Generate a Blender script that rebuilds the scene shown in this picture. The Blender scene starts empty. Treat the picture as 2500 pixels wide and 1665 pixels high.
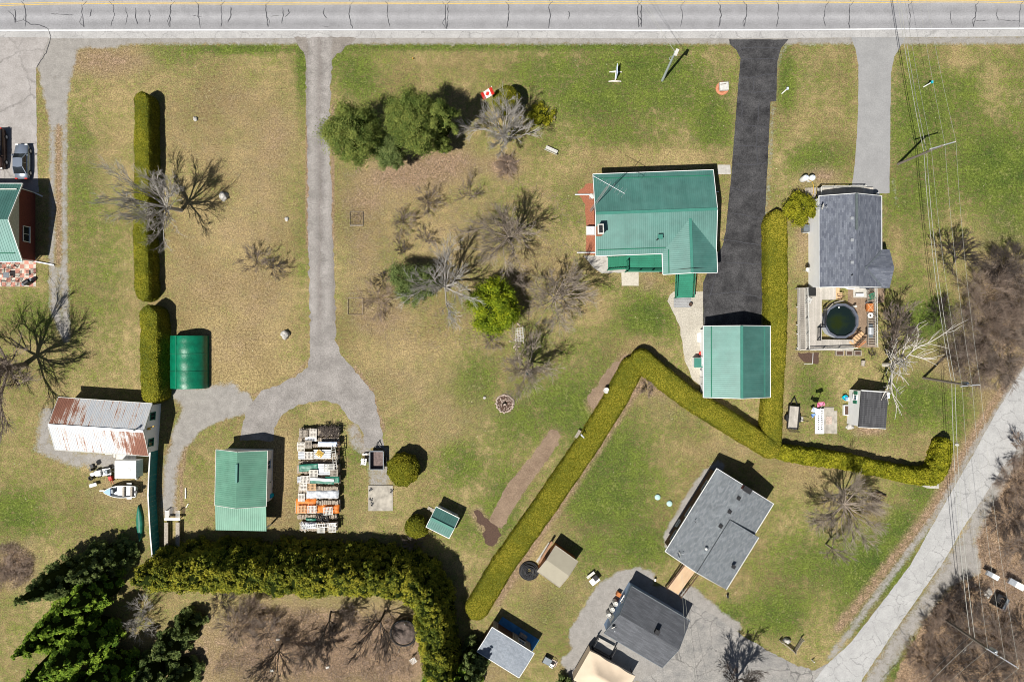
import bpy, math, random
import numpy as np
from mathutils import Vector, Matrix
from mathutils.noise import noise as mnoise

# ------------------------------------------------------------------ camera, sky, sun
scn = bpy.context.scene
C = scn.collection
H = 88.0            # drone height in metres
S = 19.0            # photo pixels per metre on the ground (photo is 2500 wide)
cam_d = bpy.data.cameras.new('camera'); cam = bpy.data.objects.new('camera', cam_d); C.objects.link(cam)
cam.location = (0, 0, H); cam.rotation_euler = (0, 0, 0)
cam_d.sensor_width = 36.0; cam_d.lens = 18.0*H/(1250.0/S); cam_d.clip_end = 5000; cam_d.clip_start = 1
scn.camera = cam
world = bpy.data.worlds.new('World'); scn.world = world; world.use_nodes = True
wn = world.node_tree.nodes; wl = world.node_tree.links
SUN_AZ = math.atan2(-0.73, -0.68)      # direction towards the sun, seen from above
SUN_EL = math.radians(60)
sky = wn.new('ShaderNodeTexSky'); sky.sky_type = 'NISHITA'; sky.sun_disc = False
sky.sun_elevation = SUN_EL; sky.sun_rotation = math.pi/2 - SUN_AZ
wl.new(sky.outputs[0], wn['Background'].inputs[0]); wn['Background'].inputs[1].default_value = 0.038
sd = bpy.data.lights.new('sun', 'SUN'); sd.energy = 5.0; sd.angle = math.radians(0.5); sd.color = (1.0, 0.965, 0.90)
sun = bpy.data.objects.new('sun', sd); C.objects.link(sun)
tosun = Vector((math.cos(SUN_AZ)*math.cos(SUN_EL), math.sin(SUN_AZ)*math.cos(SUN_EL), math.sin(SUN_EL)))
sun.rotation_euler = tosun.to_track_quat('Z', 'Y').to_euler(); sun.location = tosun*200
scn.view_settings.view_transform = 'Standard'; scn.view_settings.look = 'None'
scn.view_settings.exposure = 0.27; scn.view_settings.gamma = 1

def W(px, py, z=0.0):
    """ground-plan point seen at photo pixel (px,py) when it is z metres up"""
    k = (H-z)/H/S
    return Vector(((px-1250)*k, (832.5-py)*k, z))

# ------------------------------------------------------------------ materials
def new_mat(name):
    m = bpy.data.materials.new(name); m.use_nodes = True
    return m, m.node_tree.nodes, m.node_tree.links, m.node_tree.nodes['Principled BSDF']

def ramp(nodes, stops):
    r = nodes.new('ShaderNodeValToRGB'); e = r.color_ramp.elements
    while len(e) < len(stops): e.new(0.5)
    for i, (p, c) in enumerate(stops):
        e[i].position = p; e[i].color = (c[0], c[1], c[2], 1)
    return r

def noise_n(nodes, links, vec, scale, detail=4, rough=0.6):
    n = nodes.new('ShaderNodeTexNoise'); n.inputs['Scale'].default_value = scale
    n.inputs['Detail'].default_value = detail; n.inputs['Roughness'].default_value = rough
    if vec is not None: links.new(vec, n.inputs['Vector'])
    return n

def math_n(nodes, links, op, a, b=None, clamp=False):
    n = nodes.new('ShaderNodeMath'); n.operation = op; n.use_clamp = clamp
    for i, v in enumerate((a, b)):
        if v is None: continue
        if isinstance(v, (int, float)): n.inputs[i].default_value = v
        else: links.new(v, n.inputs[i])
    return n.outputs[0]

def mix_n(nodes, links, fac, a, b, blend='MIX'):
    n = nodes.new('ShaderNodeMix'); n.data_type = 'RGBA'; n.blend_type = blend
    if isinstance(fac, (int, float)): n.inputs[0].default_value = fac
    else: links.new(fac, n.inputs[0])
    for i, v in ((6, a), (7, b)):
        if isinstance(v, tuple): n.inputs[i].default_value = (v[0], v[1], v[2], 1)
        else: links.new(v, n.inputs[i])
    return n.outputs[2]

def nmat(name, c, var=0.25, scale=3.0, rough=0.7, metal=0.0, spec=0.3, bump=0.0, c2=None, detail=5):
    """plain material with procedural colour variation"""
    m, n, l, b = new_mat(name)
    tc = n.new('ShaderNodeTexCoord')
    nz = noise_n(n, l, tc.outputs['Object'], scale, detail)
    lo = tuple(max(0, v*(1-var)) for v in c); hi = tuple(min(1, v*(1+var)) for v in (c2 or c))
    r = ramp(n, [(0.3, lo), (0.7, hi)]); l.new(nz.outputs['Fac'], r.inputs[0])
    l.new(r.outputs[0], b.inputs['Base Color'])
    b.inputs['Roughness'].default_value = rough; b.inputs['Metallic'].default_value = metal
    b.inputs['Specular IOR Level'].default_value = spec
    if bump:
        bp = n.new('ShaderNodeBump'); bp.inputs['Strength'].default_value = bump; bp.inputs['Distance'].default_value = 0.05
        nz2 = noise_n(n, l, tc.outputs['Object'], scale*6, 3); l.new(nz2.outputs['Fac'], bp.inputs['Height']); l.new(bp.outputs[0], b.inputs['Normal'])
    return m

def leafmat(name, cols, scale=0.8, trans=0.25):
    m, n, l, b = new_mat(name)
    g = n.new('ShaderNodeNewGeometry'); tc = n.new('ShaderNodeTexCoord')
    nz = noise_n(n, l, tc.outputs['Object'], scale, 3)
    f = math_n(n, l, 'ADD', math_n(n, l, 'MULTIPLY', g.outputs['Random Per Island'], 0.45), math_n(n, l, 'MULTIPLY', nz.outputs['Fac'], 1.5))
    f = math_n(n, l, 'SUBTRACT', f, 0.47)
    k = len(cols); r = ramp(n, [(0.2+0.6*i/(k-1), c) for i, c in enumerate(cols)])
    l.new(f, r.inputs[0]); l.new(r.outputs[0], b.inputs['Base Color'])
    b.inputs['Roughness'].default_value = 0.75; b.inputs['Specular IOR Level'].default_value = 0.15
    t = n.new('ShaderNodeBsdfTranslucent'); l.new(r.outputs[0], t.inputs[0])
    mx = n.new('ShaderNodeMixShader'); mx.inputs[0].default_value = trans
    l.new(b.outputs[0], mx.inputs[1]); l.new(t.outputs[0], mx.inputs[2])
    l.new(mx.outputs[0], n['Material Output'].inputs['Surface'])
    return m

def shingle_mat(name, c1, c2, w=0.5, h=0.16, mortar=0.0, big=0.16, lines=0.12):
    m, n, l, b = new_mat(name)
    uv = n.new('ShaderNodeUVMap'); br = n.new('ShaderNodeTexBrick')
    l.new(uv.outputs[0], br.inputs['Vector'])
    br.inputs['Scale'].default_value = 1.0; br.inputs['Brick Width'].default_value = w; br.inputs['Row Height'].default_value = h
    br.inputs['Mortar Size'].default_value = 0.006; br.inputs['Color1'].default_value = (*c1, 1); br.inputs['Color2'].default_value = (*c2, 1)
    br.inputs['Mortar'].default_value = (*[v*(1-lines*4) for v in c1], 1); br.inputs['Bias'].default_value = 0.0
    nz = noise_n(n, l, uv.outputs[0], 0.6, 5); nz2 = noise_n(n, l, uv.outputs[0], 12, 3)
    r = ramp(n, [(0.3, (1-big,)*3), (0.7, (1+big*0.5,)*3)]); l.new(nz.outputs['Fac'], r.inputs[0])
    r2 = ramp(n, [(0.3, (0.75,)*3), (0.7, (1.2,)*3)]); l.new(nz2.outputs['Fac'], r2.inputs[0])
    c = mix_n(n, l, 1.0, br.outputs['Color'], r.outputs[0], 'MULTIPLY'); c = mix_n(n, l, 1.0, c, r2.outputs[0], 'MULTIPLY')
    l.new(c, b.inputs['Base Color']); b.inputs['Roughness'].default_value = 0.85
    bp = n.new('ShaderNodeBump'); bp.inputs['Strength'].default_value = 0.35; bp.inputs['Distance'].default_value = 0.02
    l.new(br.outputs['Fac'], bp.inputs['Height']); bp.invert = True; l.new(bp.outputs[0], b.inputs['Normal'])
    return m

def board_mat(name, c1, c2, w=3.0, h=0.14, dark=0.35):
    m = shingle_mat(name, c1, c2, w, h, big=0.2)
    br = [x for x in m.node_tree.nodes if x.type == 'TEX_BRICK'][0]
    br.inputs['Mortar'].default_value = (*[v*dark for v in c1], 1); br.inputs['Mortar Size'].default_value = 0.012
    return m

def metal_roof(name, c, c2, rough=0.42, metal=0.25):
    m, n, l, b = new_mat(name)
    uv = n.new('ShaderNodeUVMap'); mp = n.new('ShaderNodeMapping'); l.new(uv.outputs[0], mp.inputs[0]); mp.inputs['Scale'].default_value = (1.4, 0.12, 1)
    nz = noise_n(n, l, mp.outputs[0], 1.0, 5); nz2 = noise_n(n, l, uv.outputs[0], 0.35, 3)
    f = math_n(n, l, 'ADD', math_n(n, l, 'MULTIPLY', nz.outputs['Fac'], 0.5), math_n(n, l, 'MULTIPLY', nz2.outputs['Fac'], 0.5))
    r = ramp(n, [(0.36, c), (0.64, c2)]); l.new(f, r.inputs[0]); st = noise_n(n, l, uv.outputs[0], 0.22, 6, 0.7); rs = ramp(n, [(0.35, (0.78,)*3), (0.6, (1.08,)*3)]); l.new(st.outputs['Fac'], rs.inputs[0]); l.new(mix_n(n, l, 1.0, r.outputs[0], rs.outputs[0], 'MULTIPLY'), b.inputs['Base Color'])
    b.inputs['Roughness'].default_value = rough; b.inputs['Metallic'].default_value = metal; b.inputs['Specular IOR Level'].default_value = 0.7; b.inputs['Coat Weight'].default_value = 0.8 if metal > .2 else 0; b.inputs['Coat Roughness'].default_value = 0.5; b.inputs['Coat IOR'].default_value = 1.6
    return m

def rust_roof(name):
    m, n, l, b = new_mat(name)
    uv = n.new('ShaderNodeUVMap'); mp = n.new('ShaderNodeMapping'); l.new(uv.outputs[0], mp.inputs[0]); mp.inputs['Scale'].default_value = (2.6, 0.09, 1)
    nz = noise_n(n, l, mp.outputs[0], 1.8, 8, 0.75)
    sx = n.new('ShaderNodeSeparateXYZ'); l.new(uv.outputs[0], sx.inputs[0])
    nz2 = noise_n(n, l, uv.outputs[0], 5, 6, 0.75); nz3 = noise_n(n, l, uv.outputs[0], 0.35, 2)
    edge = n.new('ShaderNodeMapRange'); edge.inputs[1].default_value = 4.5; edge.inputs[2].default_value = 0.3; edge.inputs[3].default_value = 0.0; edge.inputs[4].default_value = 0.3
    l.new(sx.outputs[0], edge.inputs[0])
    f = math_n(n, l, 'ADD', math_n(n, l, 'MULTIPLY', nz.outputs['Fac'], 0.62), math_n(n, l, 'MULTIPLY', nz2.outputs['Fac'], 0.22))
    f = math_n(n, l, 'ADD', f, math_n(n, l, 'MULTIPLY', nz3.outputs['Fac'], 0.18)); f = math_n(n, l, 'ADD', f, math_n(n, l, 'MULTIPLY', edge.outputs[0], nz3.outputs['Fac']))
    r = ramp(n, [(0.52, (0.66, 0.68, 0.70)), (0.56, (0.5, 0.42, 0.36)), (0.59, (0.26, 0.11, 0.07)), (0.72, (0.17, 0.07, 0.045))])
    l.new(f, r.inputs[0]); l.new(r.outputs[0], b.inputs['Base Color'])
    rr = ramp(n, [(0.5, (0.38,)*3), (0.58, (0.8,)*3)]); l.new(f, rr.inputs[0]); l.new(rr.outputs[0], b.inputs['Roughness'])
    rm = ramp(n, [(0.5, (0.35,)*3), (0.56, (0,)*3)]); l.new(f, rm.inputs[0]); l.new(rm.outputs[0], b.inputs['Metallic'])
    return m

M = {}
M['white'] = nmat('white_paint', (0.78, 0.78, 0.76), 0.06, 2, 0.5)
M['offwhite'] = nmat('weathered_white', (0.55, 0.54, 0.5), 0.2, 4, 0.7)
M['white_siding'] = nmat('white_siding', (0.86, 0.86, 0.86), 0.04, 1, 0.55)
M['grey_siding'] = nmat('blue_grey_siding', (0.30, 0.42, 0.60), 0.08, 1, 0.6)
M['brick'] = nmat('dark_red_brick', (0.16, 0.045, 0.035), 0.3, 8, 0.85)
M['brick_orange'] = nmat('orange_brick', (0.5, 0.2, 0.11), 0.25, 8, 0.85)
M['brown'] = nmat('dark_brown_wood', (0.09, 0.05, 0.03), 0.3, 4, 0.8)
M['glass'] = nmat('window_glass', (0.02, 0.025, 0.03), 0.1, 1, 0.08, spec=0.8)
M['black'] = nmat('black_plastic', (0.02, 0.02, 0.022), 0.3, 4, 0.5)
M['iron'] = nmat('black_iron', (0.03, 0.03, 0.03), 0.3, 4, 0.45, metal=0.3)
M['galv'] = nmat('galvanised_steel', (0.5, 0.52, 0.54), 0.15, 3, 0.4, metal=0.5)
M['dgalv'] = nmat('dark_grey_steel', (0.16, 0.18, 0.2), 0.2, 3, 0.5, metal=0.4)
M['concrete'] = nmat('concrete', (0.42, 0.4, 0.36), 0.18, 2.5, 0.9, bump=0.2)
M['slab'] = nmat('stained_concrete', (0.36, 0.33, 0.28), 0.35, 1.2, 0.9, bump=0.2)
M['wood'] = nmat('weathered_wood', (0.34, 0.30, 0.25), 0.35, 6, 0.85)
M['newwood'] = nmat('fresh_wood', (0.55, 0.36, 0.2), 0.2, 5, 0.8)
M['palewood'] = nmat('bleached_pallet_wood', (0.66, 0.62, 0.56), 0.3, 6, 0.85)
M['yellowwood'] = nmat('yellow_painted_wood', (0.6, 0.38, 0.06), 0.2, 5, 0.7)
M['log'] = nmat('split_firewood', (0.4, 0.34, 0.27), 0.5, 9, 0.9)
M['green_paint'] = nmat('green_deck_paint', (0.02, 0.17, 0.10), 0.12, 3, 0.55)
M['green_deck'] = board_mat('green_deck_boards', (0.02, 0.19, 0.115), (0.025, 0.21, 0.13), 4.0, 0.28, 0.45)
M['tarp_green'] = nmat('green_tarp', (0.0, 0.15, 0.075), 0.25, 1.5, 0.38, spec=0.6, bump=0.5)
M['tarp_orange'] = nmat('orange_tarp', (0.75, 0.2, 0.03), 0.3, 2, 0.5, bump=0.6)
M['tarp_grey'] = nmat('grey_plastic_sheet', (0.5, 0.52, 0.55), 0.3, 2.5, 0.35, bump=0.8)
M['canvas'] = nmat('beige_canvas', (0.62, 0.5, 0.37), 0.06, 1, 0.8)
M['sheet_metal'] = nmat('sheet_metal', (0.5, 0.52, 0.54), 0.2, 2, 0.35, metal=0.4)
M['sheet_green'] = nmat('green_sheet_metal', (0.02, 0.15, 0.1), 0.3, 2, 0.4)
M['green_roof'] = metal_roof('green_metal_roofing', (0.048, 0.17, 0.14), (0.085, 0.23, 0.195), 0.52, 0.25)
M['green_roof2'] = metal_roof('pale_green_metal_roofing', (0.085, 0.235, 0.16), (0.125, 0.29, 0.205), 0.6, 0.1)
M['ridge_green'] = nmat('green_ridge_cap', (0.05, 0.20, 0.155), 0.1, 2, 0.5)
M['rust'] = rust_roof('rusted_galvanised_roofing')
M['sh_blue'] = shingle_mat('slate_blue_shingles', (0.085, 0.095, 0.125), (0.165, 0.18, 0.215), 0.6, 0.2)
M['sh_grey'] = shingle_mat('light_grey_shingles', (0.135, 0.15, 0.163), (0.215, 0.235, 0.25), 0.35, 0.18)
M['sh_dark'] = shingle_mat('charcoal_shingles', (0.075, 0.08, 0.09), (0.115, 0.12, 0.135), 0.9, 0.16)
M['sh_pale'] = shingle_mat('pale_blue_grey_shingles', (0.22, 0.25, 0.29), (0.31, 0.34, 0.38), 0.25, 0.14)
M['sh_black'] = shingle_mat('dark_brown_shingles', (0.055, 0.055, 0.06), (0.11, 0.11, 0.115), 2.0, 0.2)
M['tan_roof'] = nmat('tan_roof_membrane', (0.33, 0.30, 0.23), 0.06, 1, 0.85)
M['deck'] = board_mat('bleached_deck_boards', (0.42, 0.39, 0.34), (0.5, 0.46, 0.41), 5.0, 0.15, 0.55)
M['bark6'] = nmat('pale_brown_bark', (0.36, 0.30, 0.245), 0.25, 8, 0.9)
M['bark'] = nmat('grey_bark', (0.44, 0.41, 0.375), 0.25, 8, 0.9)
M['bark2'] = nmat('brown_bark', (0.25, 0.20, 0.165), 0.3, 8, 0.9)
M['bark3'] = nmat('reddish_twigs', (0.31, 0.235, 0.185), 0.3, 8, 0.9)
M['bark4'] = nmat('white_dead_wood', (0.62, 0.58, 0.52), 0.2, 6, 0.85)
M['bark5'] = nmat('dark_bark', (0.10, 0.08, 0.07), 0.3, 8, 0.9)
M['pole'] = nmat('weathered_pole', (0.2, 0.17, 0.14), 0.25, 4, 0.85)
M['cgreypole'] = nmat('grey_green_pole', (0.38, 0.43, 0.42), 0.15, 4, 0.7)
M['wire'] = nmat('aluminium_wire', (0.45, 0.45, 0.4), 0.1, 1, 0.4, metal=0.4)
M['rock'] = nmat('pale_rock', (0.48, 0.46, 0.42), 0.4, 5, 0.9, bump=0.5)
M['stone'] = nmat('small_pinkish_stone', (0.45, 0.36, 0.3), 0.35, 7, 0.9)
M['red'] = nmat('red_plastic', (0.55, 0.03, 0.02), 0.2, 4, 0.45)
M['pink'] = nmat('pink_cloth', (0.75, 0.2, 0.32), 0.15, 3, 0.8)
M['blue'] = nmat('blue_cloth', (0.2, 0.35, 0.7), 0.2, 3, 0.8)
M['ltblue'] = nmat('pale_blue_cloth', (0.6, 0.68, 0.85), 0.15, 3, 0.8)
M['turq'] = nmat('turquoise_plastic', (0.0, 0.45, 0.6), 0.15, 3, 0.4)
M['lidcol'] = nmat('pale_teal_plastic', (0.42, 0.62, 0.58), 0.05, 3, 0.6)
M['orangewood'] = nmat('orange_stained_wood', (0.45, 0.15, 0.04), 0.25, 6, 0.6)
M['mulch'] = nmat('orange_mulch', (0.30, 0.115, 0.065), 0.35, 8, 0.95, bump=0.4)
M['soil'] = nmat('dark_soil', (0.09, 0.055, 0.04), 0.4, 10, 0.95, bump=0.5)
M['rubber'] = nmat('tyre_rubber', (0.02, 0.02, 0.02), 0.2, 6, 0.8)
M['core'] = nmat('inner_foliage_fill', (0.018, 0.026, 0.006), 0.3, 3, 1.0, spec=0.0)
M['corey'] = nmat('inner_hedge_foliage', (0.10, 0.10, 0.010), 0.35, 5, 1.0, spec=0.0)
# foliage
M['hedge'] = leafmat('olive_hedge_leaves', [(0.10, 0.12, 0.014), (0.22, 0.21, 0.018), (0.34, 0.285, 0.03)], 0.25, 0.12)
M['hedge_y'] = leafmat('yellow_green_hedge_leaves', [(0.085, 0.105, 0.012), (0.175, 0.18, 0.014), (0.28, 0.25, 0.02)], 0.3, 0.1)
M['cedar'] = leafmat('cedar_leaves', [(0.07, 0.10, 0.012), (0.20, 0.21, 0.02), (0.40, 0.36, 0.035)], 0.5, 0.15)
M['pine'] = leafmat('pine_needles', [(0.08, 0.125, 0.025), (0.165, 0.21, 0.045), (0.28, 0.31, 0.075)], 0.5)
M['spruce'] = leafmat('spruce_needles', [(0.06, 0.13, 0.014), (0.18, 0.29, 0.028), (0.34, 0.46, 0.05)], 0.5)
M['dspruce'] = leafmat('dull_and_shaded_needles', [(0.08, 0.12, 0.035), (0.15, 0.20, 0.06), (0.24, 0.28, 0.09)], 0.5)  # fir tone; on the uppermost spruces it paints their shade
M['lime'] = leafmat('lime_green_needles', [(0.09, 0.14, 0.010), (0.20, 0.27, 0.014), (0.38, 0.42, 0.02)], 0.6)
M['ybush'] = leafmat('golden_bush_leaves', [(0.13, 0.15, 0.01), (0.27, 0.27, 0.016), (0.42, 0.39, 0.03)], 0.6)

# ------------------------------------------------------------------ object helpers
def tag(o, label=None, cat=None, group=None, kind=None):
    if label: o['label'] = label
    if cat: o['category'] = cat
    if group: o['group'] = group
    if kind: o['kind'] = kind
    return o

def thing(name, label, cat, loc, rz=0.0, group=None):
    o = bpy.data.objects.new(name, None); C.objects.link(o); o.empty_display_size = 0.3
    o.location = loc; o.rotation_euler = (0, 0, rz)
    return tag(o, label, cat, group)

def root_of(o):
    while o.parent: o = o.parent
    return o

class MB:
    def __init__(s): s.v = []; s.f = []; s.uv = []; s.mi = []; s.sm = []; s.cur = 0
    def quad(s, vs, uv=None, smooth=False):
        i = len(s.v); s.v += [tuple(p) for p in vs]; s.f.append(tuple(range(i, i+len(vs))))
        s.uv.append(uv or [(p[0], p[1]) for p in vs]); s.mi.append(s.cur); s.sm.append(smooth)
    def mesh(s, vs, fs, smooth=False):
        i = len(s.v); s.v += [tuple(p) for p in vs]
        for f in fs:
            s.f.append(tuple(k+i for k in f)); s.uv.append([(vs[k][0], vs[k][1]) for k in f]); s.mi.append(s.cur); s.sm.append(smooth)
    def box(s, c, d, rz=0.0, tilt=None):
        x, y, z = d[0]/2, d[1]/2, d[2]/2
        P = [Vector((a*x, b*y, e*z)) for e in (-1, 1) for a, b in ((-1, -1), (1, -1), (1, 1), (-1, 1))]
        if tilt is not None: P = [tilt @ p for p in P]
        R = Matrix.Rotation(rz, 3, 'Z'); P = [R @ p + Vector(c) for p in P]
        s.mesh(P, [(0, 3, 2, 1), (4, 5, 6, 7), (0, 1, 5, 4), (1, 2, 6, 5), (2, 3, 7, 6), (3, 0, 4, 7)])
    def bar(s, a, b, w, h):
        a = Vector(a); b = Vector(b); d = b-a; L = d.length
        if L < 1e-5: return
        q = d.to_track_quat('X', 'Z').to_matrix()
        s.box((a+b)/2, (L, w, h), 0, q)
    def tube(s, a, b, r0, r1=None, n=8, caps=True):
        r1 = r0 if r1 is None else r1
        a = Vector(a); b = Vector(b); q = (b-a).to_track_quat('Z', 'Y').to_matrix()
        P = [a+q @ Vector((r0*math.cos(2*math.pi*k/n), r0*math.sin(2*math.pi*k/n), 0)) for k in range(n)]
        P += [b+q @ Vector((r1*math.cos(2*math.pi*k/n), r1*math.sin(2*math.pi*k/n), 0)) for k in range(n)]
        F = [(k, (k+1) % n, n+(k+1) % n, n+k) for k in range(n)]
        s.mesh(P, F, n > 6)
        if caps: s.quad(P[:n][::-1]); s.quad(P[n:])
    def path(s, pts, r, n=6):
        for a, b in zip(pts, pts[1:]): s.tube(a, b, r, r, n)
    def lathe(s, prof, c=(0, 0, 0), n=20, sx=1, sy=1, smooth=True):
        P = []; c = Vector(c)
        for r, z in prof:
            P += [c+Vector((r*sx*math.cos(2*math.pi*k/n), r*sy*math.sin(2*math.pi*k/n), z)) for k in range(n)]
        F = []
        for j in range(len(prof)-1):
            F += [(j*n+k, j*n+(k+1) % n, (j+1)*n+(k+1) % n, (j+1)*n+k) for k in range(n)]
        s.mesh(P, F, smooth)
        if prof[0][0] > 1e-4: s.quad(P[:n][::-1])
        if prof[-1][0] > 1e-4: s.quad(P[-n:])
    def ring(s, c, R, r, n=24, m=6, sx=1):
        P = []; c = Vector(c)
        for i in range(n):
            a = 2*math.pi*i/n
            for j in range(m):
                b = 2*math.pi*j/m
                P.append(c+Vector(((R+r*math.cos(b))*math.cos(a)*sx, (R+r*math.cos(b))*math.sin(a), r*math.sin(b))))
        s.mesh(P, [(i*m+j, ((i+1) % n)*m+j, ((i+1) % n)*m+(j+1) % m, i*m+(j+1) % m) for i in range(n) for j in range(m)], True)
    def prism(s, poly, z0, z1):
        n = len(poly); a = sum(poly[i][0]*poly[(i+1) % n][1]-poly[(i+1) % n][0]*poly[i][1] for i in range(n))
        if a < 0: poly = poly[::-1]
        B = [(p[0], p[1], z0) for p in poly]; T = [(p[0], p[1], z1) for p in poly]
        s.quad(T); s.quad(B[::-1])
        for i in range(n): s.quad([B[i], B[(i+1) % n], T[(i+1) % n], T[i]])
    def pbox(s, x0, y0, x1, y1, z0, z1):
        a = W(x0, y0, z1); b = W(x1, y1, z1); s.box(((a.x+b.x)/2, (a.y+b.y)/2, (z0+z1)/2), (abs(b.x-a.x), abs(a.y-b.y), z1-z0))
    def blob(s, c, r, seed=0, amp=0.25, n=10, m=7):
        P = []; c = Vector(c)
        for j in range(m+1):
            ph = math.pi*j/m-math.pi/2
            for k in range(n):
                a = 2*math.pi*k/n; d = Vector((math.cos(ph)*math.cos(a), math.cos(ph)*math.sin(a), math.sin(ph)))
                q = 1+amp*mnoise(d*1.7+Vector((seed*7.1, seed*3.3, 0)))*2
                P.append(c+Vector((d.x*r[0]*q, d.y*r[1]*q, d.z*r[2]*q)))
        s.mesh(P, [(j*n+k, j*n+(k+1) % n, (j+1)*n+(k+1) % n, (j+1)*n+k) for j in range(m) for k in range(n)], True)
    def build(s, name, mats, parent=None, world=True):
        off = Vector((0, 0, 0))
        if parent is not None and world: off = root_of(parent).location
        me = bpy.data.meshes.new(name); me.from_pydata([(x-off[0], y-off[1], z-off[2]) for x, y, z in s.v], [], s.f)
        uvl = me.uv_layers.new(name='UVMap'); fl = [c for u in s.uv for p in u for c in p]; uvl.data.foreach_set('uv', fl)
        if not isinstance(mats, (list, tuple)): mats = [mats]
        for m in mats: me.materials.append(m)
        me.polygons.foreach_set('material_index', s.mi); me.polygons.foreach_set('use_smooth', s.sm); me.update()
        o = bpy.data.objects.new(name, me); C.objects.link(o)
        if parent is not None: o.parent = parent
        return o

def np_obj(name, V, F, mats, parent=None, mi=None, smooth=False):
    """V (n,3), F (m,k) all faces of the same size, world coordinates"""
    me = bpy.data.meshes.new(name); V = np.asarray(V, dtype=np.float32); F = np.asarray(F, dtype=np.int32)
    if parent is not None: V = V-np.array(root_of(parent).location[:], dtype=np.float32)
    n, k = F.shape
    me.vertices.add(len(V)); me.vertices.foreach_set('co', V.ravel())
    me.loops.add(n*k); me.loops.foreach_set('vertex_index', F.ravel())
    me.polygons.add(n); me.polygons.foreach_set('loop_start', np.arange(0, n*k, k, dtype=np.int32)); me.polygons.foreach_set('loop_total', np.full(n, k, dtype=np.int32))
    for m in (mats if isinstance(mats, (list, tuple)) else [mats]): me.materials.append(m)
    if mi is not None: me.polygons.foreach_set('material_index', np.asarray(mi, dtype=np.int32))
    if smooth: me.polygons.foreach_set('use_smooth', np.ones(n, dtype=bool))
    me.update(calc_edges=True)
    o = bpy.data.objects.new(name, me); C.objects.link(o)
    if parent is not None: o.parent = parent
    return o

def copy_tree(o, parent=None):
    c = o.copy(); C.objects.link(c)
    if parent is not None: c.parent = parent
    for ch in [x for x in bpy.data.objects if x.parent == o]: copy_tree(ch, c)
    return c

# leaf quads
def leaves(P, N, size, rng, tilt=0.9, aspect=1.7):
    n = len(P); D = N+rng.normal(0, tilt, (n, 3)); D /= np.linalg.norm(D, axis=1)[:, None]+1e-9
    R = rng.normal(0, 1, (n, 3)); U = np.cross(D, R); U /= np.linalg.norm(U, axis=1)[:, None]+1e-9; Vv = np.cross(D, U)
    s = (size*(0.6+0.8*rng.random(n)))[:, None]
    a = U*s*aspect/2; b = Vv*s/2
    V = np.stack([P-a-b*0.3, P-b, P+a+b*0.3, P+b], 1).reshape(-1, 3)
    return V, np.arange(4*n).reshape(-1, 4)

def sample_surface(V, F, density, rng):
    V = np.asarray(V); F = np.asarray(F); A, B, Cc, D = V[F[:, 0]], V[F[:, 1]], V[F[:, 2]], V[F[:, 3]]
    cr = np.cross(Cc-A, D-B); ar = np.linalg.norm(cr, axis=1)/2; nrm = cr/(2*ar[:, None]+1e-9)
    n = int(ar.sum()*density); idx = rng.choice(len(F), n, p=ar/ar.sum())
    u = rng.random(n)[:, None]; v = rng.random(n)[:, None]
    P = (A[idx]*(1-u)+B[idx]*u)*(1-v)+(D[idx]*(1-u)+Cc[idx]*u)*v
    return P, nrm[idx]

# ------------------------------------------------------------------ ground sheet
def axis(lo, hi, step, far):
    a = list(np.arange(lo, hi+step/2, step)); g = step
    l = [lo]; r = [hi]
    while r[-1] < far: g *= 1.35; r.append(r[-1]+g); l.append(l[-1]-g)
    return np.array(sorted(l[1:])+a+r[1:])
gx = axis(-72, 72, 0.36, 1800); gy = axis(-49, 49, 0.36, 1800)
GX, GY = np.meshgrid(gx, gy)
PX = GX*S+1250; PY = 832.5-GY*S
def blob(px, py, rx, ry, val, ch, T):
    d = ((PX-px)/rx)**2+((PY-py)/ry)**2
    w = np.exp(-d**1.3); T[ch] = T[ch]*(1-w)+val*w
T = {'r': np.full(PX.shape, 0.42), 'g': np.full(PX.shape, 0.06), 'b': np.zeros(PX.shape)}
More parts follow.
